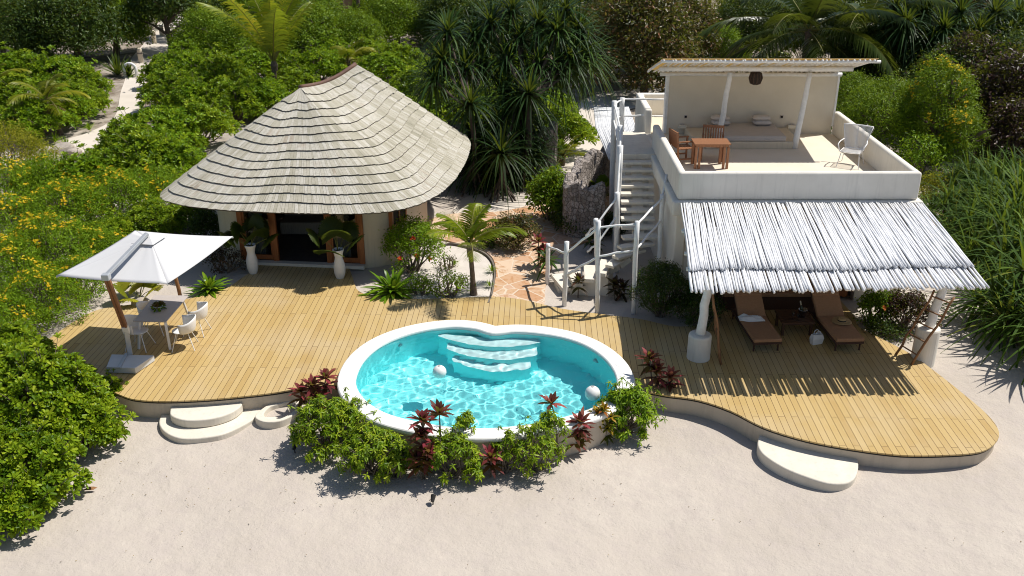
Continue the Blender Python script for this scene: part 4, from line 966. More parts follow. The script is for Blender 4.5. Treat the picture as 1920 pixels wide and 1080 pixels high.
# ================================================================== rustic ladders
def ladder(label, f0, f1, t0, t1, n=5):
    f0, f1, t0, t1 = map(Vector, (f0, f1, t0, t1)); t = thing('rustic_ladder', label, 'ladder', tuple((f0 + f1) / 2), group='rough pole ladders leaning on the awning posts')
    for a, b in ((f0, t0), (f1, t1)): MB().tube(wob(a, b, 7, 0.022), [0.03, 0.029, 0.028, 0.028, 0.027, 0.026, 0.025, 0.024], 8).build('side_pole', M_POLE, t, smooth=True)
    for k in range(n):
        s = (k + 0.75) / (n + 0.2); MB().tube([f0.lerp(t0, s), f1.lerp(t1, s)], 0.017, 7).build('rung', M_POLE, t, smooth=True)
ladder('rough pole ladder with open rungs leaning on the right awning post', tuple(at(1680, 664, 0.0)), tuple(at(1709, 684, 0.0)), (9.56, 19.88, 1.72), (9.92, 19.62, 1.66))
ladder('rough pole ladder seen edge on beside the left awning post', tuple(at(1352, 683, 0.0)), tuple(at(1350, 668, 0.0)), (4.50, 19.62, 1.72), (4.52, 19.98, 1.72), 4)

# ================================================================== roof terrace furniture
FT = FZ + 0.0
tt = thing('terrace_table', 'small teak table on the roof terrace', 'table', (5.53, 26.05, FT))
for k in range(7): MB().box((0, -0.27 + 0.09 * k, 0.70), (1.0, 0.083, 0.03)).build('slat', M_WOOD, tt, world=False)
MB().box((0, 0, 0.65), (0.9, 0.54, 0.06)).build('apron', M_WOOD, tt, world=False)
for x in (-0.44, -0.34, 0.34, 0.44):
    for y in (-0.25, 0.25): MB().box((x, y, 0.31), (0.065, 0.065, 0.62)).build('leg', M_WOOD, tt, world=False)
def make_teak(label, loc, rz):
    t = thing('teak_armchair', label, 'chair', loc, rz, 'teak armchairs on the roof terrace')    # faces +y
    for k in range(6): MB().box((0, -0.20 + 0.08 * k, 0.42), (0.52, 0.07, 0.022)).build('seat_slat', M_WOOD, t, world=False)
    for x in (-0.28, 0.28):
        MB().bar((x, -0.25, 0), (x, -0.33, 0.92), 0.04, 0.045, up=(0, 1, 0)).build('rear_leg', M_WOOD, t, world=False); MB().box((x, 0.24, 0.31), (0.045, 0.045, 0.62)).build('front_leg', M_WOOD, t, world=False)
        MB().box((x, -0.02, 0.635), (0.06, 0.60, 0.03)).build('armrest', M_WOOD, t, world=False); MB().box((x, 0, 0.14), (0.03, 0.50, 0.04)).build('stretcher', M_WOOD, t, world=False)
    MB().bar((-0.28, -0.325, 0.88), (0.28, -0.325, 0.88), 0.04, 0.07).build('top_rail', M_WOOD, t, world=False)
    for k in range(7): x = -0.21 + 0.07 * k; MB().bar((x, -0.275, 0.46), (x, -0.32, 0.86), 0.04, 0.016, up=(0, 1, 0)).build('back_slat', M_WOOD, t, world=False)
    return t
tc = make_teak('teak armchair seen side on at the left end of the terrace table', (4.86, 26.55, FT), R(-75))
dup(tc, (5.72, 26.75, FT), R(168), 'teak armchair with slatted back behind the terrace table')
wc = thing('wire_chair', 'tall white wire armchair in the sunny corner of the roof terrace', 'chair', (9.52, 26.15, FT), R(150))   # faces +y locally
b = MB()
def bk(u, v): w_ = 0.24 + 0.16 * v; return (w_ * (u * 2 - 1), -0.24 - 0.22 * v - 0.05 * (1 - (2 * u - 1) ** 2), 0.42 + 0.62 * v)
for k in range(25): b.tube([bk(u, k / 24) for u in np.linspace(0, 1, 9)], 0.008 if k not in (0, 24) else 0.018, 5)
for u in (0, 0.5, 1): b.tube([bk(u, v) for v in np.linspace(0, 1, 6)], 0.014 if u != 0.5 else 0.008, 6)
b.build('back', M_WHITE2, wc, smooth=True, world=False); b = MB()
for k in range(11): y = -0.24 + 0.05 * k; b.tube([(x * 0.27, y, 0.42 - 0.02 * math.cos(x * 1.5)) for x in np.linspace(-1, 1, 5)], 0.007, 5)
b.tube([(-0.27, -0.24, 0.42), (-0.28, 0.27, 0.43), (0.28, 0.27, 0.43), (0.27, -0.24, 0.42)], 0.014, 6); b.build('seat', M_WHITE2, wc, smooth=True, world=False)
for s_ in (-1, 1):
    MB().tube([(s_ * 0.31, -0.34, 0.66), (s_ * 0.36, -0.05, 0.64), (s_ * 0.36, 0.22, 0.62), (s_ * 0.29, 0.26, 0.43)], 0.016, 7).build('arm', M_WHITE2, wc, smooth=True, world=False)
    for y0, y1 in ((0.22, 0.36), (-0.2, -0.34)): MB().tube([(s_ * 0.24, y0, 0.42), (s_ * 0.30, y1, 0.0)], 0.012, 7).build('leg', M_WHITE2, wc, world=False)
db = thing('daybed', 'built-in cream daybed with a grey mattress against the terrace back wall', 'daybed', (7.1, 28.7, FT))
M_MATT = surf('mattress', (0.50, 0.455, 0.42), (0.46, 0.42, 0.385), 5, 0.9, 0.2, 0.004, 50)
MB().prism([(5.4, 29.58), (5.45, 28.5), (5.75, 27.84), (8.35, 27.84), (8.6, 28.3), (8.62, 29.58)], FT - 0.02, FT + 0.22).build('plinth', M_CREAM, db, bevel=0.04, seg=3)
MB().prism([(6.05, 29.5), (6.05, 27.86), (8.15, 27.86), (8.15, 29.5)], FT + 0.224, FT + 0.38).build('mattress', M_MATT, db, bevel=0.04, seg=3)
M_PIL = surf('pillow', (0.62, 0.58, 0.55), (0.56, 0.52, 0.49), 6, 0.9)
def pillow(label, loc, rz):
    t = thing('pillow', label, 'pillow', loc, rz, 'pillows stacked on the daybed'); b = MB(); g_ = 10
    for sgn in (1, -1):
        k0 = len(b.v)
        for j in range(g_ + 1):
            for i in range(g_ + 1):
                u, v = i / g_ * 2 - 1, j / g_ * 2 - 1; b.v.append((0.29 * u * (1 - 0.06 * v * v), 0.19 * v * (1 - 0.06 * u * u), 0.075 + sgn * 0.075 * max(0, (1 - u ** 4) * (1 - v ** 4)) ** 0.5))
        b.f += [(k0 + j * (g_ + 1) + i, k0 + j * (g_ + 1) + i + 1, k0 + (j + 1) * (g_ + 1) + i + 1, k0 + (j + 1) * (g_ + 1) + i) for j in range(g_) for i in range(g_)]
    b.build('cushion', M_PIL, t, smooth=True, world=False); return t
pz = FT + 0.385; p0 = pillow('lower pillow of the left stack on the daybed', (6.45, 29.25, pz), R(4))
dup(p0, (6.43, 29.27, pz + 0.135), R(-3), 'upper pillow of the left stack on the daybed')
dup(p0, (7.73, 29.25, pz), R(-2), 'lower pillow of the right stack on the daybed'); dup(p0, (7.70, 29.28, pz + 0.135), R(3), 'upper pillow of the right stack on the daybed')
M_LAMP = surf('lamp_shell', (0.74, 0.68, 0.55), (0.68, 0.62, 0.5), 4, 0.6)
for x, y, z, rz, lab in ((5.33, 29.53, 3.05, 0, 'small cream wall lamp left of the daybed'), (8.75, 29.53, 3.05, 0, 'small cream wall lamp right of the daybed'), (10.0, 26.9, 3.05, 90, 'small cream wall lamp on the right terrace parapet behind the wire chair')):
    t = thing('wall_lamp', lab, 'wall lamp', (x, y, z), R(rz), 'cream wall lamps on the roof terrace'); MB().box((0, 0, 0), (0.26, 0.12, 0.11)).build('shade', M_LAMP, t, world=False, bevel=0.015); MB().box((0, 0.045, 0.0), (0.12, 0.04, 0.16)).build('plate', M_GREY, t, world=False)
for x, lab in ((5.42, 'dark socket on the wall left of the daybed'), (8.42, 'dark socket on the wall right of the daybed')):
    t = thing('wall_socket', lab, 'socket', (x, 29.585, 3.35)); MB().box((0, 0, 0), (0.09, 0.03, 0.09)).build('plate', M_GREY, t, world=False, bevel=0.006); MB().box((0, -0.012, 0), (0.06, 0.025, 0.06)).build('face', M_DARK, t, world=False)

# ================================================================== small things in the garden
def bollard(px, py, h, label):
    t = thing('stone_bollard', label, 'bollard', tuple(ground_at(px, py)), group='bollards along the garden path')
    MB().lathe([(0.15, -0.05), (0.15, h - 0.12), (0.12, h - 0.03), (0.06, h), (0.001, h)], (0, 0, 0), 14).build('shaft', M_CREAM, t, smooth=False, world=False)
    MB().lathe([(0.155, h * 0.62), (0.16, h * 0.64), (0.16, h * 0.70), (0.155, h * 0.72)], (0, 0, 0), 14).build('band', M_KERB, t, world=False)
bollard(265, 118, 0.85, 'short cream bollard behind the spiky agave'); bollard(290, 82, 0.85, 'tallest cream bollard in the middle of the garden path'); bollard(304, 68, 0.75, 'farthest cream bollard close to the dark tree trunk')
hp = thing('bike_hoop', 'small white arched hoop standing on the garden path', 'hoop', tuple(ground_at(246, 145)), R(8))
MB().tube([(-0.30, 0, -0.05), (-0.30, 0, 0.45)] + [(0.30 * math.cos(a_), 0, 0.45 + 0.30 * math.sin(a_)) for a_ in np.linspace(math.pi, 0, 11)[1:-1]] + [(0.30, 0, 0.45), (0.30, 0, -0.05)], 0.075, 10).build('arch', M_WHITE, hp, smooth=True, world=False)
for x in (-0.30, 0.30): MB().lathe([(0.11, -0.02), (0.11, 0.04), (0.08, 0.05)], (x, 0, 0), 12).build('foot', M_CONC, hp, world=False)
for px, py, lab in ((553, 848, 'small black spotlight on the sand left of the pool shrubs'), (812, 946, 'small black spotlight on the sand in front of the pool shrubs')):
    t = thing('garden_spotlight', lab, 'spotlight', tuple(ground_at(px, py)), R(20), 'black garden spotlights on the sand')
    MB().tube([(0, 0, -0.05), (0, 0, 0.10)], 0.012, 8).build('spike', M_DARK, t, world=False); MB().tube([(-0.02, -0.03, 0.09), (0.03, 0.06, 0.17)], [0.035, 0.05], 12).build('head', M_DARK, t, world=False)
gk = thing('wall_spout', 'small dark gecko shaped spout on the deck wall above the foot bath', 'ornament', tuple(at(517, 733, -0.09) + Vector((0, -0.02, 0))))
MB().tube([(0, -0.012, -0.02), (0.008, -0.03, -0.07), (-0.004, -0.03, -0.12), (0.012, -0.015, -0.2)], [0.012, 0.026, 0.02, 0.005], 8).build('body', M_POLE, gk, smooth=True, world=False)
for sx, z in ((-1, -0.05), (1, -0.05), (-1, -0.11), (1, -0.11)): MB().tube([(0, -0.02, z), (0.04 * sx, -0.012, z - 0.02)], [0.009, 0.005], 6).build('leg', M_POLE, gk, world=False)
for px, py, lab in ((170, 919, 'curled brown dead leaf on the sand beside the big left shrub'),):
    t = thing('dead_leaf', lab, 'leaf', tuple(ground_at(px, py)), R(8)); b = MB(); b.v = [(-0.12, 0, 0.02), (-0.05, -0.04, 0.035), (0.06, -0.035, 0.03), (0.13, 0, 0.05), (0.06, 0.04, 0.05), (-0.05, 0.04, 0.06), (0, 0, 0.005)]
    b.f = [(0, 1, 6), (1, 2, 6), (2, 3, 6), (3, 4, 6), (4, 5, 6), (5, 0, 6)]; o = b.build('blade', M_POLE, t, smooth=True, world=False); m = o.modifiers.new('thick', 'SOLIDIFY'); m.thickness = 0.004
# distant houses among the trees
def far_house(label, c, size, mat, roofmat, rz=0):
    t = thing('garden_house', label, 'house', c, rz); x, y, z = size
    MB().box((0, 0, z / 2), (x, y, z)).build('wall', mat, t, world=False)
    b = MB(); b.v = [(-x / 2 - .8, -y / 2 - .8, z), (x / 2 + .8, -y / 2 - .8, z), (x / 2 + .8, y / 2 + .8, z), (-x / 2 - .8, y / 2 + .8, z), (-x / 5, 0, z + 2.2), (x / 5, 0, z + 2.2)]
    b.f = [(0, 1, 5, 4), (1, 2, 5), (2, 3, 4, 5), (3, 0, 4), (0, 3, 2, 1)]; b.build('roof', roofmat, t, world=False)
    for q in (-0.22, 0.25):
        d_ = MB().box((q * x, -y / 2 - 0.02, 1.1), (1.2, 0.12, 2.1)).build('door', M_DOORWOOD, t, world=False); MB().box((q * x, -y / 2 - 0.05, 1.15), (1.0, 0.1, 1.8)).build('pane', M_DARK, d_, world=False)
M_FARROOF = surf('far_thatch', (0.16, 0.13, 0.10), (0.10, 0.08, 0.06), 6, 0.9)
far_house('stone coloured house half hidden by the trees at the far left', tuple(ground_at(40, 28)), (7, 5, 3.2), surf('far_stone', (0.34, 0.28, 0.22), (0.27, 0.22, 0.17), 3, 0.9, 0.3), M_FARROOF, R(-8))
far_house('tan house behind the palm trunks far beyond the pavilion', tuple(ground_at(630, 26)), (8, 5, 3.2), surf('far_tan', (0.46, 0.32, 0.19), (0.40, 0.28, 0.16), 3, 0.9, 0.3), M_FARROOF, R(6))
# ================================================================== foliage builders
def nz(a): return a / (np.linalg.norm(a, axis=-1, keepdims=True) + 1e-9)
UPV = np.array((0.0, 0.0, 1.0))
class LM:
    """collects leaf blades as quads with a per-face random value"""
    def __init__(s): s.V = []; s.F = []; s.R = []; s.n = 0
    def add(s, V, faces, rnd):
        n, k, _ = V.shape; f = np.array(faces); base = (np.arange(n) * k)[:, None, None] + s.n
        s.V.append(V.reshape(-1, 3)); s.F.append((f[None] + base).reshape(-1, 4)); s.R.append(np.repeat(rnd, len(faces))); s.n += n * k
    def kite(s, P, D, Nn, Ln, Wd, rnd, droop=0.15, fold=0.18, wmax=0.62):
        """one leaf: two quads folded on the midrib, widest at wmax"""
        D = nz(D); S = nz(np.cross(D, Nn)); U = np.cross(S, D); Ln = np.broadcast_to(Ln, (len(P),))[:, None]; Wd = np.broadcast_to(Wd, (len(P),))[:, None]
        dz = -UPV * droop * Ln
        a = P; t = P + D * Ln + dz
        m1 = P + D * Ln * (wmax * 0.55) + dz * 0.15; m2 = P + D * Ln * min(0.92, wmax * 1.25) + dz * 0.6
        u = U * Wd * fold
        l1, r1 = m1 - S * Wd * 0.36 + u, m1 + S * Wd * 0.36 + u; l2, r2 = m2 - S * Wd * 0.46 + u, m2 + S * Wd * 0.46 + u
        s.add(np.stack([a, l1, l2, t, r2, r1], 1), [(0, 1, 2, 3), (0, 3, 4, 5)], rnd)
    def strap(s, P, D, Ln, Wd, droop, rnd, k=4, prof=None, side=None):
        """arching strap leaf of k segments, bending down under its weight"""
        D = nz(D); n = len(P); Ln = np.broadcast_to(Ln, (n,))[:, None]; Wd = np.broadcast_to(Wd, (n,))[:, None]; droop = np.broadcast_to(droop, (n,))[:, None]
        S = nz(np.cross(D, UPV) + 1e-4) if side is None else nz(side)
        prof = prof or [0.75, 1.0, 0.9, 0.6, 0.08] ; vs = []
        for i in range(k + 1):
            t = i / k; c = P + D * Ln * t - UPV * droop * Ln * t * t; c = c + D * 0 
            w = np.interp(t, np.linspace(0, 1, len(prof)), prof) * 0.5
            vs += [c - S * Wd * w, c + S * Wd * w]
        s.add(np.stack(vs, 1), [(2 * i, 2 * i + 2, 2 * i + 3, 2 * i + 1) for i in range(k)], rnd)
    def mesh(s, name, mat):
        V = np.concatenate(s.V).astype(np.float32); F = np.concatenate(s.F).astype(np.int32); Rn = np.concatenate(s.R).astype(np.float32)
        me = bpy.data.meshes.new(name); me.vertices.add(len(V)); me.vertices.foreach_set('co', V.ravel())
        me.loops.add(F.size); me.loops.foreach_set('vertex_index', F.ravel())
        me.polygons.add(len(F)); me.polygons.foreach_set('loop_start', np.arange(0, F.size, 4, dtype=np.int32))
        try: me.polygons.foreach_set('loop_total', np.full(len(F), 4, np.int32))
        except Exception: pass
        me.update(calc_edges=True); at = me.attributes.new('rnd', 'FLOAT', 'FACE'); at.data.foreach_set('value', Rn); me.materials.append(mat); return me
    def build(s, name, mat, parent): return link(name, s.mesh(name, mat), parent, world=False)
def frames(Nn, rg):
    a = nz(np.cross(Nn, np.where(np.abs(Nn[:, 2:3]) > 0.9, np.array((1.0, 0, 0)), UPV))); b = np.cross(Nn, a); th = rg.uniform(0, 6.28, (len(Nn), 1)); return a * np.cos(th) + b * np.sin(th), -a * np.sin(th) + b * np.cos(th)
def rosettes(lm, P, Nn, nl, Ln, Wd, rg, lo=0.15, hi=1.25, droop=0.12, var=0.35, wmax=0.72):
    """whorl of nl leaves round each axis; inner leaves stand up, outer ones spread"""
    n = len(P); A, B = frames(Nn, rg); base_r = rg.uniform(0, 1, n)
    for k in range(nl):
        az = k * 2.39996 + rg.uniform(-.25, .25, (n, 1)); e = lo + (hi - lo) * (1 - k / (nl - 1)) + rg.uniform(-.12, .12, (n, 1))
        h = A * np.cos(az) + B * np.sin(az); D = h * np.cos(e) + Nn * np.sin(e); U = Nn * np.cos(e) - h * np.sin(e)
        l = Ln * rg.uniform(0.75, 1.15, n) * (0.72 + 0.28 * (k / (nl - 1)))
        lm.kite(P, D, U, l, Wd * l / Ln, np.clip(base_r * (1 - var) + rg.uniform(0, var, n) + 0.22 * (1 - k / nl) - 0.1, 0, 1), droop, 0.16, wmax)
def lobes(rg, Rr, H, nl, base=0.25, lr=(0.24, 0.40)):
    c = []
    for i in range(nl):
        a = i * 2.39996 + rg.uniform(-.4, .4); q = math.sqrt((i + 0.5) / nl); r = Rr * 0.74 * q
        z = H * (base + (0.74 - base) * (1 - q ** 2.2) + rg.uniform(-.09, .09)); c.append((r * math.cos(a), r * math.sin(a), z, Rr * rg.uniform(*lr) * (1.15 - 0.3 * q)))
    return np.array(c)
def crown_points(rg, C, n, zmin=0.03, lowcut=-0.35, flat=0.85):
    P, Nn = [], []; got = 0
    while got < n:
        m = n * 2; w = C[:, 3] ** 2; i = rg.choice(len(C), m, p=w / w.sum()); d = nz(rg.normal(size=(m, 3))); d = d[d[:, 2] > lowcut] if False else d
        ok = d[:, 2] > lowcut; i, d = i[ok], d[ok]; rad = C[i, 3] * rg.uniform(0.80, 1.06, len(i)); p = C[i, :3] + d * rad[:, None] * np.array((1, 1, flat))
        dist = np.linalg.norm((p[:, None, :] - C[None, :, :3]) / np.array((1, 1, flat)), axis=2) / C[None, :, 3]; dist[np.arange(len(i)), i] = 9
        keep = (dist.min(1) > 0.80) & (p[:, 2] > zmin); P.append(p[keep]); Nn.append(d[keep]); got += int(keep.sum())
    return np.concatenate(P)[:n], np.concatenate(Nn)[:n]
def stems(C, rg, r0=0.035, origin=(0, 0)):
    b = MB()
    for c in C:
        st = Vector((origin[0] + rg.uniform(-.12, .12), origin[1] + rg.uniform(-.12, .12), -0.05)); e = Vector(c[:3]); m1 = st.lerp(e, 0.5) + Vector((rg.uniform(-.1, .1), rg.uniform(-.1, .1), -0.1 * e.z))
        b.tube([st, m1, e], [r0, r0 * 0.7, r0 * 0.35], 5, cap=False)
        for _ in range(3):
            d = Vector(rg.normal(size=3)).normalized(); d.z = abs(d.z); b.tube([m1.lerp(e, 0.6), e + d * c[3] * 0.85], [r0 * 0.4, r0 * 0.15], 4, cap=False)
    return b
ML = dict(
    naupaka=leafmat('leaf_naupaka', [(0, (0.0442, 0.1027, 0.006)), (0.4, (0.1386, 0.2415, 0.009)), (0.75, (0.2772, 0.3804, 0.014)), (1, (0.4284, 0.483, 0.035))], 0.38, 0.30, 0.4),
    hedge=leafmat('leaf_hedge', [(0, (0.0439, 0.1125, 0.006)), (0.5, (0.1521, 0.2775, 0.009)), (1, (0.338, 0.45, 0.016))], 0.4, 0.28, 0.35),
    yellowbush=leafmat('leaf_yellowbush', [(0, (0.0589, 0.1272, 0.0065)), (0.5, (0.1472, 0.2668, 0.0097)), (1, (0.2945, 0.4104, 0.0142))], 0.5, 0.3, 0.25),
    flower=leafmat('petal_yellow', [(0, (0.62, 0.38, 0.015)), (0.6, (0.80, 0.55, 0.02)), (1, (0.85, 0.68, 0.08))], 0.6, 0.3, 0.2),
    dark=leafmat('leaf_dark', [(0, (0.0119, 0.027, 0.0054)), (0.5, (0.0326, 0.0675, 0.0099)), (1, (0.0818, 0.1283, 0.0162))], 0.42, 0.18, 0.4),
    mid=leafmat('leaf_mid', [(0, (0.0515, 0.1009, 0.0052)), (0.5, (0.12, 0.2127, 0.0077)), (1, (0.2426, 0.3361, 0.0142))], 0.45, 0.25, 0.35),
    golden=leafmat('leaf_golden', [(0, (0.092, 0.11, 0.0096)), (0.5, (0.23, 0.231, 0.016)), (1, (0.414, 0.363, 0.024))], 0.5, 0.3, 0.25),
    rust=leafmat('leaf_rust', [(0, (0.0234, 0.036, 0.01)), (0.45, (0.0715, 0.072, 0.02)), (0.75, (0.143, 0.072, 0.03)), (1, (0.247, 0.102, 0.045))], 0.4, 0.2, 0.45),
    maroon=leafmat('leaf_maroon', [(0, (0.0143, 0.0072, 0.0072)), (0.6, (0.039, 0.015, 0.0132)), (1, (0.0845, 0.03, 0.024))], 0.4, 0.18, 0.45),
    cordy=leafmat('leaf_cordyline', [(0, (0.0562, 0.0144, 0.0168)), (0.5, (0.1625, 0.024, 0.036)), (0.85, (0.3, 0.042, 0.066)), (1, (0.4125, 0.108, 0.108))], 0.5, 0.25, 0.22),
    croton=leafmat('leaf_croton', [(0, (0.05, 0.07, 0.01)), (0.4, (0.20, 0.16, 0.015)), (0.7, (0.40, 0.24, 0.02)), (1, (0.30, 0.06, 0.02))], 0.35, 0.25, 0.4),
    palm=leafmat('leaf_palm', [(0, (0.0561, 0.095, 0.0058)), (0.5, (0.1588, 0.2242, 0.0101)), (0.85, (0.3176, 0.345, 0.0158)), (1, (0.5606, 0.4312, 0.0252))], 0.38, 0.28, 0.45, 0.12),
    palmdark=leafmat('leaf_palmdark', [(0, (0.014, 0.026, 0.008)), (0.5, (0.034, 0.058, 0.012)), (1, (0.085, 0.115, 0.022))], 0.32, 0.2, 0.6, 0.12),
    pandan=leafmat('leaf_pandan', [(0, (0.009, 0.0259, 0.0088)), (0.5, (0.0234, 0.0618, 0.0144)), (0.9, (0.063, 0.1247, 0.0176)), (1, (0.135, 0.1696, 0.028))], 0.5, 0.18, 0.3, 0.12),
    strap=leafmat('leaf_strap', [(0, (0.0161, 0.0437, 0.007)), (0.5, (0.046, 0.1012, 0.011)), (0.9, (0.115, 0.1898, 0.018)), (1, (0.23, 0.23, 0.04))], 0.62, 0.22, 0.3, 0.12),
    fern=leafmat('leaf_birdnest', [(0, (0.0448, 0.1104, 0.007)), (0.5, (0.1271, 0.2622, 0.0112)), (1, (0.299, 0.414, 0.021))], 0.32, 0.3, 0.5, 0.1),
    fan=leafmat('leaf_fan', [(0, (0.018, 0.033, 0.0072)), (0.6, (0.042, 0.066, 0.0108)), (1, (0.096, 0.108, 0.018))], 0.4, 0.25, 0.4, 0.1),
    yellowpalm=leafmat('leaf_yellowpalm', [(0, (0.07, 0.10, 0.010)), (0.5, (0.20, 0.22, 0.014)), (1, (0.42, 0.38, 0.03))], 0.4, 0.3, 0.4, 0.1),
    dry=leafmat('leaf_dry', [(0, (0.10, 0.065, 0.03)), (1, (0.30, 0.21, 0.10))], 0.8, 0.1, 0.2))
CACHE = {}
# ---- each kind: returns list of (part name, mesh) around a base at the origin
def k_naupaka(seed, Rr=1.5, H=1.4, nl=15, n=430, L_=0.155, mat='naupaka', leaves=11, lr=(0.19, 0.31)):
    rg = np.random.default_rng(seed); C = lobes(rg, Rr, H, nl, 0.25, lr); lm = LM(); P, Nn = crown_points(rg, C, n); Nn = nz(Nn + UPV * 0.75)
    rosettes(lm, P, Nn, leaves, L_, L_ * 0.40, rg, 0.25, 1.42); q = int(n * 0.6); P2, N2 = crown_points(rg, C * np.array((1, 1, 1, 0.8)), q); rosettes(lm, P2, nz(N2 + UPV * 0.3), 6, L_, L_ * 0.42, rg, var=0.2)
    sb = stems(C, rg); m_ = max(6, n // 14); P3, N3 = crown_points(rg, C, m_); N3 = nz(N3 + UPV * 0.35); T3 = P3 + N3 * rg.uniform(0.10, 0.34, (m_, 1)) * Rr ** 0.5   # stray shoots
    rosettes(lm, T3, nz(N3 + UPV * 0.4), leaves, L_ * 1.05, L_ * 0.42, rg, 0.25, 1.3)
    for a_, e_ in zip(P3 - N3 * 0.1, T3): sb.tube([Vector(a_), Vector(e_)], [0.010, 0.006], 4, cap=False)
    return [('foliage', lm.mesh('foliage', ML[mat])), ('stem', sb.mesh('stem'), M_TWIG)]
def k_bush(seed, Rr=1.5, H=1.6, nl=18, n=9000, L_=0.075, W_=0.03, mat='yellowbush', flowers=0, droop=0.3, inner=0.35, base=0.25, up=0.5, spr=0.9):
    """small-leaved bush or tree crown: loose leaves round many twig tips"""
    rg = np.random.default_rng(seed); C = lobes(rg, Rr, H, nl, base); lm = LM(); nt_ = n // 9; P, Nn = crown_points(rg, C, nt_)
    ins_ = rg.uniform(size=nt_) < inner; P = np.where(ins_[:, None], P - Nn * rg.uniform(0.05, 0.35, (nt_, 1)) * Rr * 0.3, P); tone = rg.uniform(0, 1, nt_)
    for k in range(9):
        d = nz(Nn * 0.5 + rg.normal(size=(nt_, 3)) * spr + UPV * up * 0.4); p = P + rg.normal(size=(nt_, 3)) * L_ * 1.05
        lm.kite(p, d, nz(Nn * 0.75 + UPV * 0.45 + rg.normal(size=(nt_, 3)) * 0.38), L_ * rg.uniform(0.7, 1.3, nt_), W_ * rg.uniform(0.8, 1.2, nt_), np.clip(0.6 * tone + rg.uniform(0, 0.4, nt_), 0, 1), droop, 0.15, 0.5)
    out = [('foliage', lm.mesh('foliage', ML[mat])), ('stem', stems(C, rg).mesh('stem'), M_TWIG)]
    if flowers:
        fm = LM(); P, Nn = crown_points(rg, C[np.argsort(-C[:, 2])][:max(4, nl * 2 // 3)], flowers * 3)
        grp = np.sin(P[:, 0] * 4.1 + seed) + np.sin(P[:, 1] * 3.7 + 2 * seed) + P[:, 2] * 0.5; sel = np.argsort(-grp)[:flowers]; P, Nn = P[sel] + Nn[sel] * 0.05, nz(Nn[sel] + UPV)
        for _ in range(3): rosettes(fm, P + rg.normal(size=P.shape) * 0.045, Nn, 5, 0.055, 0.05, rg, 0.1, 0.7, 0.0, 0.5)
        out.append(('flowers', fm.mesh('flowers', ML['flower'])))
    return out
def k_tree(seed, Rr=5, H=8, nl=34, n=16000, L_=0.30, W_=0.14, mat='dark', trunk=0.22, base=0.42, clear=0.0, **kw):
    r = k_bush(seed, Rr, H, nl, n, L_, W_, mat, base=base, droop=kw.pop('droop', 0.25), **kw); rg = np.random.default_rng(seed + 99); b = MB(); h = H * 0.55
    pts = [Vector((0.3 * math.sin(z * 1.1 + seed), 0.25 * math.cos(z * 0.9 + seed) - 0.25, z * h)) for z in np.linspace(0, 1, 6)]; pts[0].z = -0.1
    b.tube(pts, [trunk * (1 - 0.12 * i) for i in range(6)], 9)
    for i in range(8):
        a = i * 2.4; s = pts[2 + i % 4]; b.tube([s, s + Vector((math.cos(a) * Rr * 0.3, math.sin(a) * Rr * 0.3, H * 0.12)), s + Vector((math.cos(a) * Rr * 0.62, math.sin(a) * Rr * 0.62, H * 0.2))], [trunk * 0.45, trunk * 0.3, trunk * 0.1], 6)
    r[0] = ('crown',) + r[0][1:]; r[1] = ('trunk', b.mesh('trunk'), M_BARK); return r
def frond(lm, rach, base, az, el0, Ln, bend, rg, n=34, W=0.045, LL=0.55, hang=0.35, tone=0.5):
    """feather frond: curved midrib with leaflets on both sides"""
    d = np.array((math.cos(az), math.sin(az), 0)); pts = []; p = np.array(base, float); e = el0; K = 14
    for i in range(K + 1):
        pts.append(p.copy()); p = p + (d * math.cos(e) + UPV * math.sin(e)) * Ln / K; e -= bend / K * (0.5 + 1.0 * i / K)
    pts = np.array(pts); rach.tube([tuple(q) for q in pts], [0.032 * (1 - 0.85 * i / K) + 0.004 for i in range(K + 1)], 5, cap=False)
    t = np.linspace(0.14, 0.995, n); x = t * K; i0 = np.minimum(x.astype(int), K - 1); f = (x - i0)[:, None]; P = pts[i0] * (1 - f) + pts[i0 + 1] * f; T = nz(pts[i0 + 1] - pts[i0]); S = nz(np.cross(T, UPV)); Nn = np.cross(S, T)
    ll = LL * (np.sin(math.pi * np.clip(t * 0.86 + 0.12, 0, 1)) ** 0.7) * rg.uniform(0.9, 1.08, n)
    for sg in (-1, 1):
        D = nz(T * (0.55 + 0.5 * t[:, None]) + S * sg + Nn * 0.25 + rg.normal(size=(n, 3)) * 0.05); lm.strap(P, D, ll, W, hang * rg.uniform(0.7, 1.3, n), np.clip(tone + rg.uniform(-.2, .2, n), 0, 1), 3, [0.7, 1.0, 0.75, 0.08], side=nz(T * 0.8 + Nn * 0.5 - S * sg * 0.2))
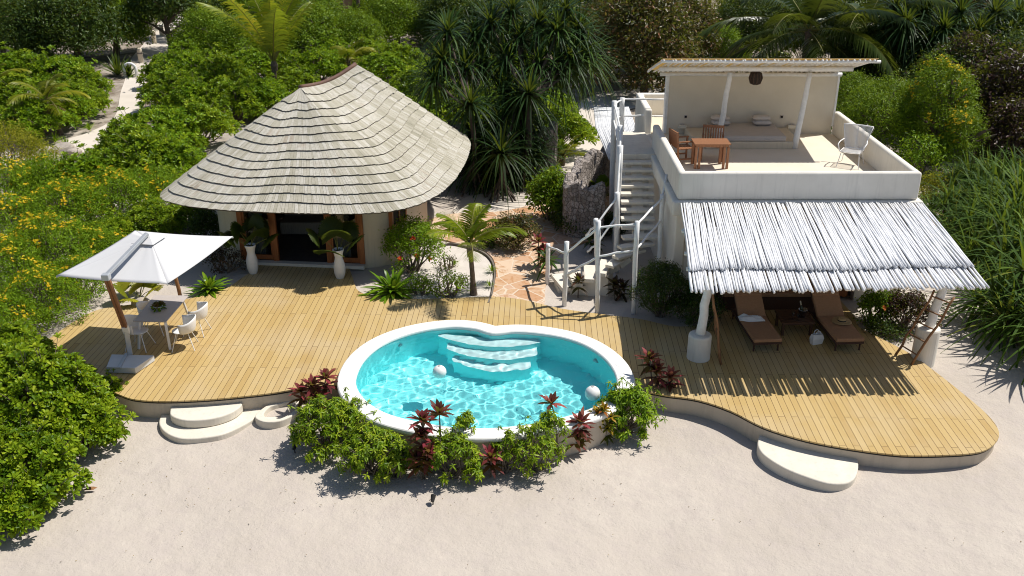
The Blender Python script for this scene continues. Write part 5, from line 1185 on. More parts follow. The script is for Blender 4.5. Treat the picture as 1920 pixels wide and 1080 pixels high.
def k_palm(seed, th=2.0, nf=13, Ln=2.4, el=(0.1, 1.35), bend=1.1, mat='palm', tr=0.11, lean=(0.1, 0), W=0.042, LL=0.5, n=34, hang=0.35, dry=0, tone=(0.25, 0.7)):
    rg = np.random.default_rng(seed); lm, rb = LM(), MB(); top = np.array((lean[0], lean[1], th))
    for i in range(nf):
        q = i / max(1, nf - 1); frond(lm, rb, top, i * 2.39996 + rg.uniform(-.2, .2), el[1] - (el[1] - el[0]) * q ** 0.8 + rg.uniform(-.08, .08), Ln * rg.uniform(0.85, 1.08) * (0.75 + 0.25 * min(1, q * 2 + 0.2)), bend * rg.uniform(0.8, 1.2), rg, n, W, LL, hang, tone[0] + (tone[1] - tone[0]) * rg.uniform())
    b = MB(); K = 16; b.tube([Vector((lean[0] * (z ** 1.5), lean[1] * z ** 1.5, th * z - 0.05)) for z in np.linspace(0, 1, K)], [tr * (1.35 - 0.5 * min(1, k / 5) + (0.06 if k % 2 else 0)) * (1 - 0.2 * k / K) for k in range(K)], 10)
    b.tube([Vector(top) - Vector((0, 0, 0.35)), Vector(top) - Vector((0, 0, 0.1)), Vector(top) + Vector((0, 0, 0.1))], [tr * 0.9, tr * 1.15, tr * 0.6], 10)
    out = [('fronds', lm.mesh('fronds', ML[mat])), ('midribs', rb.mesh('midribs'), surf('midrib', (0.20, 0.20, 0.035), (0.15, 0.13, 0.03), 5, 0.6)), ('trunk', b.mesh('trunk'), M_BARK)]
    if dry:
        dm = LM(); db_ = MB()
        for i in range(dry): frond(dm, db_, top - np.array((0, 0, 0.15)), rg.uniform(0, 6.28), -0.4, Ln * 0.7, 0.9, rg, 22, W, LL * 0.8, 0.5, 0.5)
        out.append(('dry_fronds', dm.mesh('dry_fronds', ML['dry'])))
    return out
def head(lm, P, rg, n=42, Ln=1.2, W=0.06, axis=(0, 0, 1), droop=0.75, k=5, tone=0.5):
    ax = nz(np.array([axis], float)); A, B = frames(ax, rg); i = np.arange(n); az = i[:, None] * 2.39996; q = (i / (n - 1))[:, None]; e = 1.35 - 1.75 * q ** 0.85 + rg.uniform(-.12, .12, (n, 1))
    D = (A * np.cos(az) + B * np.sin(az)) * np.cos(e) + ax * np.sin(e); lm.strap(np.repeat(np.array([P], float), n, 0) + D * 0.05, D, Ln * rg.uniform(0.75, 1.15, n), W, droop * (0.35 + 0.65 * q[:, 0]) * rg.uniform(0.7, 1.2, n), np.clip(tone + rg.uniform(-.35, .35, n), 0, 1), k, [1.0, 1.0, 0.85, 0.6, 0.3, 0.04])
def k_pandanus(seed, heads, fork=(0, 0, 2.0), Ln=1.2, W=0.055, n=44, mat='pandan', props=10, tr=0.12, droop=0.8, dry=True):
    rg = np.random.default_rng(seed); lm, b = LM(), MB(); fk = Vector(fork); base = Vector((fork[0] * 0.3, fork[1] * 0.3, 0.4)); b.tube([base, base.lerp(fk, 0.5) + Vector((0.06, 0, 0)), fk], [tr, tr * 0.9, tr * 0.8], 9)
    if props:
        for i in range(props):
            a = i * 6.28 / props + rg.uniform(-.2, .2); r = rg.uniform(0.35, 0.75); h = rg.uniform(0.5, 1.1); b.tube([base.lerp(fk, min(0.6, h * 0.35)), (base.x + r * math.cos(a), base.y + r * math.sin(a), -0.1)], [0.04, 0.03], 6)
    for hx in heads:
        P = Vector(hx[:3]); m_ = fk.lerp(P, 0.5) + Vector((0, 0, -0.12)); b.tube([fk - Vector((0, 0, 0.15)), m_, P], [tr * 0.5, tr * 0.42, tr * 0.38], 7); ax = (P - fk).normalized() + Vector((0, 0, 0.8)); head(lm, P, rg, n, Ln, W, tuple(ax), droop, 5, 0.25 + 0.4 * rg.uniform()); head(lm, P - Vector((0, 0, 0.22)), rg, n // 2, Ln * 1.05, W, (0, 0, 0.1), droop * 1.25, 5, 0.1 + 0.2 * rg.uniform())
    head(lm, fk + Vector((0, 0, 0.1)), rg, n, Ln * 1.1, W, (0, 0, 1), droop * 1.1, 5, 0.12)
    return [('leaves', lm.mesh('leaves', ML[mat])), ('trunk', b.mesh('trunk'), surf('dark_bark', (0.10, 0.075, 0.055), (0.05, 0.038, 0.03), 9, 0.9, 0.6, 0.02, 30))]
def k_strapbush(seed, Rr=1.2, H=1.6, nh=9, Ln=1.4, W=0.06, n=34, mat='strap', droop=0.8):
    rg = np.random.default_rng(seed); lm, b = LM(), MB()
    for i in range(nh):
        a = i * 2.4 + rg.uniform(-.3, .3); r = Rr * math.sqrt((i + 0.3) / nh); z = H * (0.9 - 0.65 * (r / Rr)) * rg.uniform(0.75, 1.1); P = (r * math.cos(a), r * math.sin(a), z); head(lm, P, rg, n, Ln * rg.uniform(0.85, 1.2), W, (0.5 * math.cos(a), 0.5 * math.sin(a), 1), droop, 5, 0.12 + 0.7 * rg.uniform()); b.tube([(P[0] * 0.5, P[1] * 0.5, -0.1), P], [0.05, 0.035], 6)
    return [('leaves', lm.mesh('leaves', ML[mat])), ('stem', b.mesh('stem'), M_BARK)]
def k_cordy(seed, stalks=((0, 0, 0.9),), Ln=0.36, W=0.095, n=18, mat='cordy', lower=True):
    rg = np.random.default_rng(seed); lm, b = LM(), MB()
    for sx, sy, sz in stalks:
        P = np.array((sx, sy, sz)); b.tube([(sx * 0.3, sy * 0.3, -0.05), (sx * 0.7, sy * 0.7, sz * 0.6), tuple(P)], [0.018, 0.015, 0.013], 6)
        for hz, q, m_ in ((0, 1, n),) + (((-0.16, 0.9, n // 2),) if lower else ()):
            i = np.arange(m_); az = i[:, None] * 2.4 + rg.uniform(0, 6); e = (1.35 if hz == 0 else 0.4) - (1.25 if hz == 0 else 0.9) * (i / m_)[:, None] + rg.uniform(-.15, .15, (m_, 1)); D = np.concatenate([np.cos(az) * np.cos(e), np.sin(az) * np.cos(e), np.sin(e)], 1)
            lm.strap(np.repeat([P + np.array((0, 0, hz))], m_, 0), D, Ln * q * rg.uniform(0.75, 1.15, m_), W, 0.32 * rg.uniform(0.5, 1.4, m_), np.clip(0.55 + 0.3 * rg.normal(size=m_) - (0.25 if hz else 0), 0, 1), 4, [0.25, 0.85, 1.0, 0.7, 0.05])
    return [('leaves', lm.mesh('leaves', ML[mat])), ('stem', b.mesh('stem'), M_TWIG)]
def k_rosette(seed, n=46, Ln=0.9, W=0.12, mat='fern', droop=0.45, e0=1.4, e1=0.05, prof=(0.45, 0.9, 1.0, 0.7, 0.05), nh=1, spread=0.3):
    rg = np.random.default_rng(seed); lm = LM()
    for h in range(nh):
        P0 = np.array((spread * math.cos(h * 2.1), spread * math.sin(h * 2.1), 0.06)) if nh > 1 else np.array((0, 0, 0.05))
        i = np.arange(n); az = i[:, None] * 2.39996 + h; e = e0 - (e0 - e1) * (i / n)[:, None] + rg.uniform(-.12, .12, (n, 1)); D = np.concatenate([np.cos(az) * np.cos(e), np.sin(az) * np.cos(e), np.sin(e)], 1)
        lm.strap(np.repeat([P0], n, 0), D, Ln * rg.uniform(0.7, 1.1, n), W * rg.uniform(0.8, 1.15, n), droop * rg.uniform(0.5, 1.3, n), np.clip(0.5 + 0.28 * rg.normal(size=n), 0, 1), 5, list(prof))
    return [('leaves', lm.mesh('leaves', ML[mat]))]
def k_fan(seed, n=7, stalk=0.9, rad=0.55, mat='fan', base=0.0, seg=30):
    rg = np.random.default_rng(seed); lm, b = LM(), MB()
    for i in range(n):
        az = i * 2.39996 + rg.uniform(-.3, .3); e = 1.25 - 0.9 * i / n; d = np.array((math.cos(az) * math.cos(e), math.sin(az) * math.cos(e), math.sin(e))); st = stalk * rg.uniform(0.75, 1.1); P = np.array((0, 0, base)) + d * st - UPV * 0.10 * st; b.tube([(0, 0, base - 0.02), tuple(np.array((0, 0, base)) + d * st * 0.5), tuple(P)], [0.012, 0.009, 0.007], 5)
        T = nz(d * np.array((1, 1, 0.8)) + UPV * 0.35); S = nz(np.cross(T, UPV)); th = np.linspace(-1.75, 1.75, seg); D = T[None] * np.cos(th)[:, None] + S[None] * np.sin(th)[:, None]; Nl = np.cross(S, T)
        lm.strap(np.repeat([P], seg, 0), D, rad * rg.uniform(0.92, 1.04, seg) * (0.8 + 0.2 * np.cos(th)), rad * 3.6 / seg * 1.15, 0.20 + 0.25 * rg.uniform(), np.clip(0.3 + 0.5 * rg.uniform() + rg.uniform(-.12, .12, seg), 0, 1), 3, [0.05, 0.75, 1.0, 0.45], side=np.cross(D, np.repeat([Nl], seg, 0)))
    return [('fan_leaves', lm.mesh('fan_leaves', ML[mat])), ('stalk', b.mesh('stalk'), surf('stalk', (0.16, 0.17, 0.04), (0.12, 0.12, 0.03), 5, 0.6))]
def plant(name, label, cat, loc, parts, rz=0.0, sc=1.0, group=None):
    t = thing(name, label, cat, loc, rz, group, sc)
    for p in parts:
        me = p[1]
        if len(p) > 2 and not me.materials: me.materials.append(p[2])
        o = bpy.data.objects.new(p[0], me); COL.objects.link(o); o.parent = t
        if p[0] == 'flowers': o['kind'] = 'stuff'
    return t
def proto(key, fn): 
    if key not in CACHE: CACHE[key] = fn()
    return CACHE[key]

def k_whorlbush(seed, Rr, H, nl, n, L_=0.125, mat='naupaka', leaves=8, lr=(0.22, 0.36)):
    """thin bush of drooping leaf whorls on visible twigs"""
    rg = np.random.default_rng(seed); C = lobes(rg, Rr, H, nl, 0.22, lr); lm = LM(); P, Nn = crown_points(rg, C, n); Nn = nz(Nn + UPV * 0.9)
    rosettes(lm, P, Nn, leaves, L_, L_ * 0.34, rg, -0.75, 0.7, 0.35, 0.5, 0.5); b = stems(C, rg, 0.02)
    m_ = max(8, n // 7); P3, N3 = crown_points(rg, C, m_); N3 = nz(N3 + UPV * 0.3); T3 = P3 + N3 * rg.uniform(0.08, 0.32, (m_, 1)); rosettes(lm, T3, nz(N3 + UPV * 0.6), leaves, L_, L_ * 0.34, rg, -0.75, 0.7, 0.35, 0.5, 0.5)
    for a_, e_ in zip(P3 - N3 * 0.1, T3): b.tube([Vector(a_), Vector(e_)], [0.007, 0.004], 4, cap=False)
    for p_, n_ in zip(P[::2], Nn[::2]): b.tube([Vector(p_), Vector(p_ - n_ * 0.16 - UPV * 0.05)], [0.004, 0.006], 3, cap=False)
    return [('foliage', lm.mesh('foliage', ML[mat])), ('stem', b.mesh('stem'), M_TWIG)]
# ================================================================== planting plan
def put(name, label, cat, px, py, parts, rz=0.0, sc=1.0, group=None, dz=0.0):
    p = ground_at(px, py); p.z += dz; return plant(name, label, cat, tuple(p), parts, R(rz), sc, group)
nA = lambda: proto('nA', lambda: k_naupaka(1, 1.5, 1.4, 22, 620, 0.165)); nB = lambda: proto('nB', lambda: k_naupaka(2, 1.9, 1.8, 30, 900, 0.165)); nC = lambda: proto('nC', lambda: k_naupaka(3, 1.1, 1.1, 15, 340, 0.165))
hA = lambda: proto('hA', lambda: k_naupaka(4, 1.9, 1.8, 24, 520, 0.21, 'hedge', 10)); hB = lambda: proto('hB', lambda: k_naupaka(5, 1.6, 1.6, 18, 400, 0.21, 'naupaka', 10)); hC = lambda: proto('hC', lambda: k_naupaka(6, 1.9, 1.9, 24, 520, 0.21, 'naupaka', 10))
yA = lambda: proto('yA', lambda: k_bush(7, 1.7, 1.7, 20, 9500, 0.085, 0.034, flowers=62)); yB = lambda: proto('yB', lambda: k_bush(8, 1.35, 1.45, 15, 7000, 0.085, 0.034, flowers=24)); yC = lambda: proto('yC', lambda: k_bush(9, 1.5, 1.6, 17, 8500, 0.085, 0.034, flowers=0))
G_N = 'glossy green rosette shrubs in the left foreground'
for k, (px, py, f, rz, sc, lab) in enumerate([
    (62, 812, nB, 20, 0.98, 'big glossy rosette shrub left of the garden steps, largest in the foreground'),
    (152, 838, nC, 70, 0.98, 'glossy rosette shrub reaching furthest right toward the garden steps'),
    (38, 925, nA, 140, 0.92, 'glossy rosette shrub at the lower left corner of the sand'),
    (5, 985, nC, 200, 0.9, 'small glossy rosette shrub cut by the left edge, nearest the camera'),
    (205, 752, nC, 300, 0.52, 'small glossy rosette shrub overlapping the front left deck edge'),
    (120, 752, nC, 10, 0.85, 'glossy rosette shrub behind the big foreground shrub along the deck edge'),
    (-8, 742, nB, 80, 0.85, 'tall glossy rosette shrub at the left edge beside the deck corner')]):
    put('rosette_shrub', lab, 'shrub', px, py, f(), rz, sc, G_N)
G_Y = 'yellow flowering bushes left of the deck'
for px, py, f, rz, sc, lab in [
    (152, 558, yB, 0, 0.75, 'yellow flowering bush closest to the parasol mast'), (82, 598, yA, 40, 0.72, 'yellow flowering bush along the left deck edge'), (28, 640, yB, 100, 0.75, 'yellow flowering bush at the left end of the deck edge'),
    (110, 520, yA, 200, 0.95, 'yellow flowering bush with the densest blossom left of the parasol'), (15, 560, yA, 160, 0.9, 'yellow flowering bush at the left edge level with the parasol mast'), (40, 475, yA, 260, 0.95, 'yellow flowering bush at the left edge level with the parasol top'),
    (190, 500, yB, 310, 0.75, 'yellow flowering bush hidden behind the parasol canopy'), (130, 450, yA, 20, 1.0, 'yellow flowering bush in the middle of the left thicket'), (20, 405, yA, 330, 1.0, 'yellow flowering bush at the left edge below the golden bush'),
    (215, 425, yA, 75, 0.95, 'yellow flowering bush left of the pavilion roof tip'), (100, 385, yB, 120, 1.1, 'sparse yellow flowering bush below the rocks'), (285, 392, yB, 220, 0.95, 'yellow flowering bush under the left tip of the pavilion roof')]:
    put('flowering_bush', lab, 'bush', px, py, f(), rz, sc, G_Y)
put('rosette_shrub', 'leafy rosette shrub among the yellow bushes behind the parasol', 'shrub', 215, 462, nC(), 15, 0.85)
put('rosette_shrub', 'leafy rosette shrub between the parasol and the pavilion', 'shrub', 285, 440, nA(), 55, 0.72)
put('rosette_shrub', 'rosette shrub in the shade of the pavilion eave', 'shrub', 345, 425, nC(), 95, 0.8)
put('leafy_bush', 'dark leafy bush against the left pavilion wall', 'bush', 388, 452, proto('dk', lambda: k_bush(21, 0.7, 1.2, 9, 2600, 0.09, 0.045, 'dark')), 0, 0.9)
put('golden_bush', 'golden yellow leaved bush at the left edge above the thicket', 'bush', 18, 335, proto('gold', lambda: k_bush(12, 1.7, 2.0, 18, 9000, 0.085, 0.034, 'golden')), 0, 1.05)
put('golden_bush', 'olive green bush below the golden bush on the left', 'bush', 88, 374, proto('yC', lambda: k_bush(9, 1.5, 1.6, 17, 8500, 0.085, 0.034)), 0, 0.8)
# hedges along the garden path
G_H = 'green hedge shrubs along the garden path'
for px, py, f, rz, sc, lab in [
    (15, 178, hA, 0, 1.1, 'path hedge shrub at the left edge under the dark tree'), (75, 176, hC, 50, 1.05, 'path hedge shrub behind the young palm'), (120, 182, hA, 100, 1.05, 'path hedge shrub in front of the big dark tree'), (152, 196, hC, 200, 0.9, 'path hedge shrub by the agave'),
    (25, 232, hC, 270, 1.05, 'path hedge shrub at the left edge beside the young palm'), (112, 236, hA, 20, 0.9, 'path hedge shrub right of the young palm'), (150, 218, hC, 130, 0.8, 'path hedge shrub at the inner bend of the path'), (70, 262, hA, 160, 0.9, 'path hedge shrub behind the bare white twigs'),
    (338, 208, hC, 10, 1.0, 'sunlit path hedge shrub right of the path bend'), (322, 164, hC, 80, 0.85, 'path hedge shrub with pale tips beside the white hoop'), (352, 172, hA, 140, 1.05, 'path hedge shrub second in the row right of the path'), (412, 185, hC, 210, 1.05, 'path hedge shrub left of the tall coconut palm'),
    (370, 222, hA, 290, 0.9, 'path hedge shrub in the dark hollow above the pavilion'), (440, 226, hC, 30, 0.95, 'path hedge shrub nearest the pavilion ridge'), (490, 215, hA, 330, 0.9, 'path hedge shrub at the foot of the coconut palm'), (560, 190, hC, 60, 0.8, 'path hedge shrub just behind the pavilion ridge'),
    (212, 352, hB, 0, 0.85, 'rounded shrub at the lower end of the garden path'), (262, 318, hC, 45, 0.95, 'rounded shrub where the garden path disappears'), (300, 296, hA, 90, 1.05, 'rounded shrub left of the pavilion roof slope'), (372, 275, hC, 150, 0.95, 'rounded shrub against the upper pavilion roof'),
    (260, 350, hC, 200, 1.0, 'rounded shrub below the path and left of the roof'), (320, 340, hA, 250, 0.85, 'rounded shrub touching the left roof edge'), (160, 375, hA, 300, 0.85, 'rounded shrub in front of the pale rocks')]:
    put('hedge_shrub', lab, 'shrub', px, py, f(), rz, sc, G_H)
G_M = 'green shrubs between the pavilion and the screw pine'
for px, py, f, rz, sc, lab in [
    (715, 165, hA, 10, 0.95, 'shrub just right of the pavilion peak'), (758, 152, hC, 60, 1.0, 'sunlit shrub above the right roof slope'), (780, 205, hC, 130, 1.0, 'sunlit shrub along the right roof slope'), (825, 180, hA, 190, 1.0, 'shrub left of the screw pine crown'),
    (835, 238, hC, 240, 1.0, 'sunlit shrub behind the right roof tip'), (880, 225, hC, 300, 0.95, 'sunlit shrub behind the left screw pine trunk'), (930, 250, hA, 20, 0.9, 'shrub behind the screw pine trunks'), (985, 262, hC, 80, 1.0, 'sunlit shrub right of the screw pine trunks'), (1035, 288, hC, 140, 1.0, 'bright shrub over the stone wall by the back path'), (1010, 230, hA, 210, 0.95, 'shrub at the left edge of the shaded back path')]:
    put('garden_shrub', lab, 'shrub', px, py, f(), rz, sc, G_M)
# trees at the back
tD = lambda: proto('tD', lambda: k_tree(31, 3.4, 4.6, 34, 15000, 0.20, 0.085, 'dark', base=0.22)); tM = lambda: proto('tM', lambda: k_tree(32, 2.8, 3.9, 30, 14000, 0.17, 0.075, 'mid', base=0.24)); tR = lambda: proto('tR', lambda: k_tree(33, 3.3, 5.6, 40, 15000, 0.21, 0.10, 'rust', base=0.18)); tU = lambda: proto('tU', lambda: k_tree(34, 2.6, 5.2, 26, 9000, 0.20, 0.09, 'dark', base=0.52, lowcut=0) if False else k_tree(34, 2.6, 5.0, 24, 9000, 0.20, 0.09, 'dark', base=0.50)); tB = lambda: proto('tB', lambda: k_tree(35, 2.6, 4.0, 28, 12000, 0.19, 0.10, 'maroon', base=0.2))
for px, py, f, rz, sc, nm, lab in [
    (150, 116, tD, 0, 1.0, 'dense_tree', 'large dense dark tree at the upper left behind the hedge'), (215, 104, tM, 80, 0.95, 'dense_tree', 'mid green tree at the left side of the path bollards'), (70, 118, tD, 160, 0.85, 'dense_tree', 'dark shady tree at the upper left edge'), (12, 100, tM, 200, 0.8, 'dense_tree', 'mid green tree cut by the upper left edge'),
    (326, 100, tU, 0, 1.05, 'shade_tree', 'dark crowned tree with a bare trunk beside the garden path'), (395, 120, tM, 10, 0.78, 'dense_tree', 'mid green tree right of the bare trunk'), (455, 130, tM, 150, 0.75, 'dense_tree', 'mid green tree left of the coconut palm'), (375, 70, tD, 100, 0.8, 'dense_tree', 'dark tree in the back row above the path hedge'), (445, 66, tM, 220, 0.9, 'dense_tree', 'tree in the back row behind the coconut palm fronds'),
    (585, 118, tM, 60, 0.85, 'dense_tree', 'leafy tree right of the coconut palm'), (560, 60, tM, 300, 0.9, 'dense_tree', 'tree in front of the tan house'), (740, 92, tM, 20, 0.85, 'dense_tree', 'leafy tree behind the small fan palm'), (800, 80, tD, 140, 0.75, 'dense_tree', 'dark tree left of the screw pine crown'), (700, 60, tM, 260, 0.7, 'dense_tree', 'small tree right of the slim palm trunks'),
    (870, 95, tD, 330, 0.9, 'dense_tree', 'dark tree behind the screw pine crown'), (1000, 90, tD, 210, 0.95, 'dense_tree', 'dark tree behind the right screw pine heads'),
    (1195, 176, tR, 0, 1.0, 'sea_almond_tree', 'rusty brown leaved tree left of the pergola'), (1140, 150, tR, 130, 0.85, 'sea_almond_tree', 'rusty brown leaved tree behind the shaded back path'), (1265, 130, tR, 220, 0.8, 'sea_almond_tree', 'rusty brown leaved tree above the pergola left end'),
    (1345, 125, lambda: proto('cas', lambda: k_bush(36, 1.9, 2.4, 20, 12000, 0.12, 0.03, 'hedge')), 0, 1.0, 'soft_bush', 'soft bright green bush above the pergola'), (1400, 110, tD, 40, 0.8, 'dense_tree', 'dark tree left of the big dark palm'), (1560, 125, tD, 190, 0.95, 'dense_tree', 'dark tree behind the big dark palm'), (1660, 175, tD, 280, 0.8, 'dense_tree', 'dark tree behind the right end of the pergola'),
    (1640, 292, lambda: proto('cas2', lambda: k_tree(37, 1.9, 3.3, 26, 15000, 0.13, 0.035, 'mid', base=0.25)), 0, 1.0, 'feathery_tree', 'feathery green tree against the right terrace wall'), (1600, 262, lambda: CACHE['cas2'], 120, 0.9, 'feathery_tree', 'feathery dark green tree behind the right end of the back wall'),
    (1742, 306, lambda: proto('yT', lambda: k_tree(38, 1.75, 4.6, 28, 13000, 0.11, 0.045, 'mid', base=0.25, flowers=130)), 0, 1.0, 'flowering_tree', 'tall yellow flowering tree right of the terrace'), (1790, 330, lambda: proto('yT2', lambda: k_tree(41, 1.2, 2.9, 18, 7000, 0.10, 0.04, 'mid', base=0.25, flowers=50)), 60, 0.95, 'flowering_tree', 'smaller yellow flowering tree right of the tall one'),
    (1862, 285, tB, 0, 1.0, 'dark_shrub_tree', 'dark maroon bush tree at the right edge'), (1905, 235, tD, 30, 0.85, 'dense_tree', 'dark tree at the right edge behind the maroon bush'), (1800, 230, tB, 140, 0.95, 'dark_shrub_tree', 'dark maroon tree behind the yellow flowering tree'), (1850, 180, tD, 250, 0.9, 'dense_tree', 'dark tree under the upper right screw pine'),
    (1722, 335, lambda: proto('silver', lambda: k_bush(39, 1.1, 1.7, 12, 2600, 0.12, 0.055, 'hedge', inner=0.1)), 0, 1.0, 'open_shrub', 'open shrub with shiny pale leaves beside the parapet corner'), (1745, 372, lambda: proto('gold2', lambda: k_bush(40, 0.7, 0.8, 8, 1500, 0.09, 0.04, 'golden')), 0, 1.0, 'golden_bush', 'low yellow green bush right of the parapet corner'),
    (1090, 75, tD, 45, 0.9, 'dense_tree', 'dark tree above the shaded back path'), (930, 40, lambda: CACHE['gold'], 0, 1.6, 'golden_bush', 'golden bush far behind the screw pine crown'), (1060, 34, lambda: CACHE['gold'], 90, 1.5, 'golden_bush', 'golden bush far behind the rusty trees'), (1335, 40, lambda: CACHE['gold'], 200, 1.2, 'golden_bush', 'golden bush far behind between two slim trunks')]:
    put(nm, lab, 'tree' if 'tree' in nm else 'bush', px, py, f(), rz, sc)
# distant wood: one mass at the top of the picture
rg = np.random.default_rng(77); fw = LM()
for i in range(95):
    y = rg.uniform(72, 150); x = rg.uniform(-0.62, 0.62) * y
    if abs(x + 0.36 * y) < 2.5 and y < 90: continue
    Rr, H = rg.uniform(2.5, 4.5), rg.uniform(4, 8); C = lobes(rg, Rr, H, 16, 0.2); P, Nn = crown_points(rg, C, 900); P = P + np.array((x, y, ground_z(x, y))); tn = rg.uniform(0, 0.6)
    fw.kite(P, nz(Nn + rg.normal(size=P.shape) * 0.7), nz(UPV + rg.normal(size=P.shape) * 0.5), 0.55, 0.30, np.clip(tn + rg.uniform(0, 0.4, len(P)), 0, 1), 0.2)
o = fw.build('far_wood', ML['mid'], None); tag(o, 'far wood of mixed green trees along the top of the picture', 'wood', kind='stuff')
# palms
put('coconut_palm', 'tall yellow green coconut palm behind the pavilion ridge', 'palm', 517, 192, k_palm(51, 1.9, 12, 5.0, (0.95, 1.53), 0.85, W=0.06, LL=1.0, n=54, tr=0.16, hang=0.5, tone=(0.45, 0.95)), 0)
put('coconut_palm', 'young coconut palm on the sand bed by the flagstone path', 'palm', 888, 553, k_palm(52, 1.45, 9, 1.55, (0.35, 1.42), 1.25, W=0.035, LL=0.5, n=40, tr=0.085, hang=0.35, lean=(-0.06, 0.05)), 25)
put('coconut_palm', 'young palm with a brown dry head left of the garden path', 'palm', 113, 252, k_palm(53, 1.55, 9, 1.9, (0.1, 1.4), 1.3, 'yellowpalm', W=0.05, LL=0.55, n=30, tr=0.11, hang=0.5, lean=(-0.35, 0), dry=3), 60)
put('coconut_palm', 'young yellow palm cut by the left edge', 'palm', -12, 205, k_palm(54, 1.2, 9, 2.0, (0.1, 1.3), 1.3, 'yellowpalm', W=0.05, LL=0.6, n=30, tr=0.1, hang=0.5), 0)
put('coconut_palm', 'small yellow palm just behind the pavilion peak', 'palm', 652, 150, k_palm(55, 1.0, 9, 2.1, (0.0, 1.35), 1.5, 'yellowpalm', W=0.05, LL=0.6, n=34, tr=0.11, hang=0.5), 0)
put('coconut_palm', 'big dark coconut palm behind the pergola', 'palm', 1500, 165, k_palm(56, 2.9, 20, 6.0, (-0.35, 1.25), 1.2, 'palmdark', W=0.08, LL=1.35, n=64, tr=0.18, hang=0.55), 0)
put('coconut_palm', 'dark coconut palm drooping over the right end of the pergola', 'palm', 1605, 165, k_palm(57, 3.0, 15, 5.0, (-0.3, 1.1), 1.5, 'palmdark', W=0.075, LL=1.2, n=56, tr=0.16, hang=0.6, tone=(0.4, 0.9)), 40)
put('coconut_palm', 'low palm with yellow fronds just above the pergola edge', 'palm', 1440, 150, k_palm(58, 0.9, 8, 2.6, (-0.1, 1.0), 1.2, 'palm', W=0.05, LL=0.75, n=36, tr=0.12, hang=0.5), 10)
tall = k_palm(59, 9.5, 9, 2.6, (-0.2, 1.2), 1.3, 'palmdark', W=0.06, LL=0.7, n=26, tr=0.14, lean=(0.3, 0))
for px, py, lab in ((676, 64, 'slim grey palm trunk right of the tan house'), (644, 46, 'slim palm trunk in front of the tan house'), (1272, 40, 'slim dark palm trunk above the rusty tree'), (1319, 56, 'slim dark palm trunk above the pergola'), (88, 30, 'slim dark palm trunk beside the stone coloured house')):
    put('slim_palm', lab, 'palm', px, py, tall, 40 * (px % 7), 0.9)
put('fan_palm', 'small fan palm with a bent pale trunk behind the pavilion', 'palm', 728, 92, k_fan(60, 10, 0.5, 0.55, 'mid', 1.7, 22) + [('trunk', MB().tube([(0, 0, -0.05), (-0.12, 0, 0.5), (0.08, 0, 1.1), (0, 0, 1.72)], 0.07, 8).mesh('trunk'), M_BARK)], 0, 1.1)
put('yellow_palm', 'yellow green fan palm behind the dining table', 'palm', 262, 562, k_fan(61, 8, 0.55, 0.45, 'yellowpalm', 0.05, 24), 20)
put('yellow_palm', 'small yellow palm between the two stone walls', 'palm', 1052, 312, k_palm(62, 0.4, 8, 1.3, (0.2, 1.3), 1.2, 'yellowpalm', W=0.04, LL=0.4, n=24, tr=0.06), 0)
put('fan_palm', 'small fan palm behind the stair by the curved stone wall', 'palm', 1140, 382, k_fan(63, 8, 0.7, 0.42, 'mid', 0.3, 22), 0)
for u, lab, sd in zip(URNS, ('broad leaved fan palm growing in the left urn', 'broad leaved fan palm growing in the right urn'), (64, 65)):
    plant('potted_palm', lab, 'potted palm', tuple(Vector(u.location) + Vector((0, 0, 0.765))), k_fan(sd, 7, 0.75, 0.52, 'fan', 0.0, 30), R(30 if sd == 64 else 150))
# screw pines
def hz_(lst, base): return [tuple(aty(px, py, Y) - base) for px, py, Y in lst]
b1 = ground_at(938, 372); 
put('screw_pine', 'large dark screw pine on prop roots in the middle of the garden', 'tree', 938, 372, k_pandanus(71, hz_([(935, 235, 33.4), (975, 262, 33.6), (915, 275, 33.0), (965, 300, 33.2), (925, 315, 32.8), (985, 215, 34.2), (945, 175, 34.5), (885, 250, 33.6), (1000, 290, 33.5), (955, 330, 33.2), (895, 300, 33.2), (970, 190, 34)], b1), (0.05, 0, 1.5), 1.55, 0.085, 84, props=14), 0)
b2 = ground_at(893, 360)
put('screw_pine', 'screw pine with a slim forked trunk left of the large one', 'tree', 893, 360, k_pandanus(72, hz_([(830, 112, 34.6), (872, 125, 34.6), (840, 60, 35.4), (890, 70, 35.6), (815, 150, 34.2), (905, 120, 35.0)], b2), (-0.15, 0.1, 3.0), 1.45, 0.08, 80, props=8, tr=0.10), 0)
b3 = ground_at(985, 350)
put('screw_pine', 'screw pine with the widest spreading crown right of the large one', 'tree', 985, 350, k_pandanus(73, hz_([(920, 45, 35.8), (960, 20, 36.2), (975, 75, 35.4), (1010, 45, 35.6), (1045, 60, 35.2), (1060, 20, 36.0), (1070, 110, 34.8), (1100, 105, 35.2), (1045, 130, 34.6), (1010, 120, 34.6), (950, 110, 35.0), (1085, 60, 35.6)], b3), (0.1, 0.1, 3.2), 1.55, 0.08, 84, props=16, tr=0.13), 0)
b4 = ground_at(1790, 190)
put('screw_pine', 'dark screw pine with many heads at the upper right corner', 'tree', 1790, 190, k_pandanus(74, hz_([(1700, 45, 47), (1735, 25, 48), (1770, 55, 46.6), (1800, 25, 47.5), (1835, 60, 46.5), (1865, 25, 47.6), (1890, 70, 46.4), (1910, 30, 47.5), (1745, 85, 46.4), (1810, 95, 46), (1680, 15, 48.5), (1720, 5, 49)], b4), (0, 0, 2.2), 1.9, 0.10, 84, props=8, tr=0.14), 0)
sA = lambda: proto('sA', lambda: k_strapbush(75, 1.15, 1.9, 12, 1.45, 0.066, 36)); sB = lambda: proto('sB', lambda: k_strapbush(76, 0.95, 1.5, 9, 1.35, 0.066, 34))
G_S = 'strap leaved screw pine bushes along the right edge'
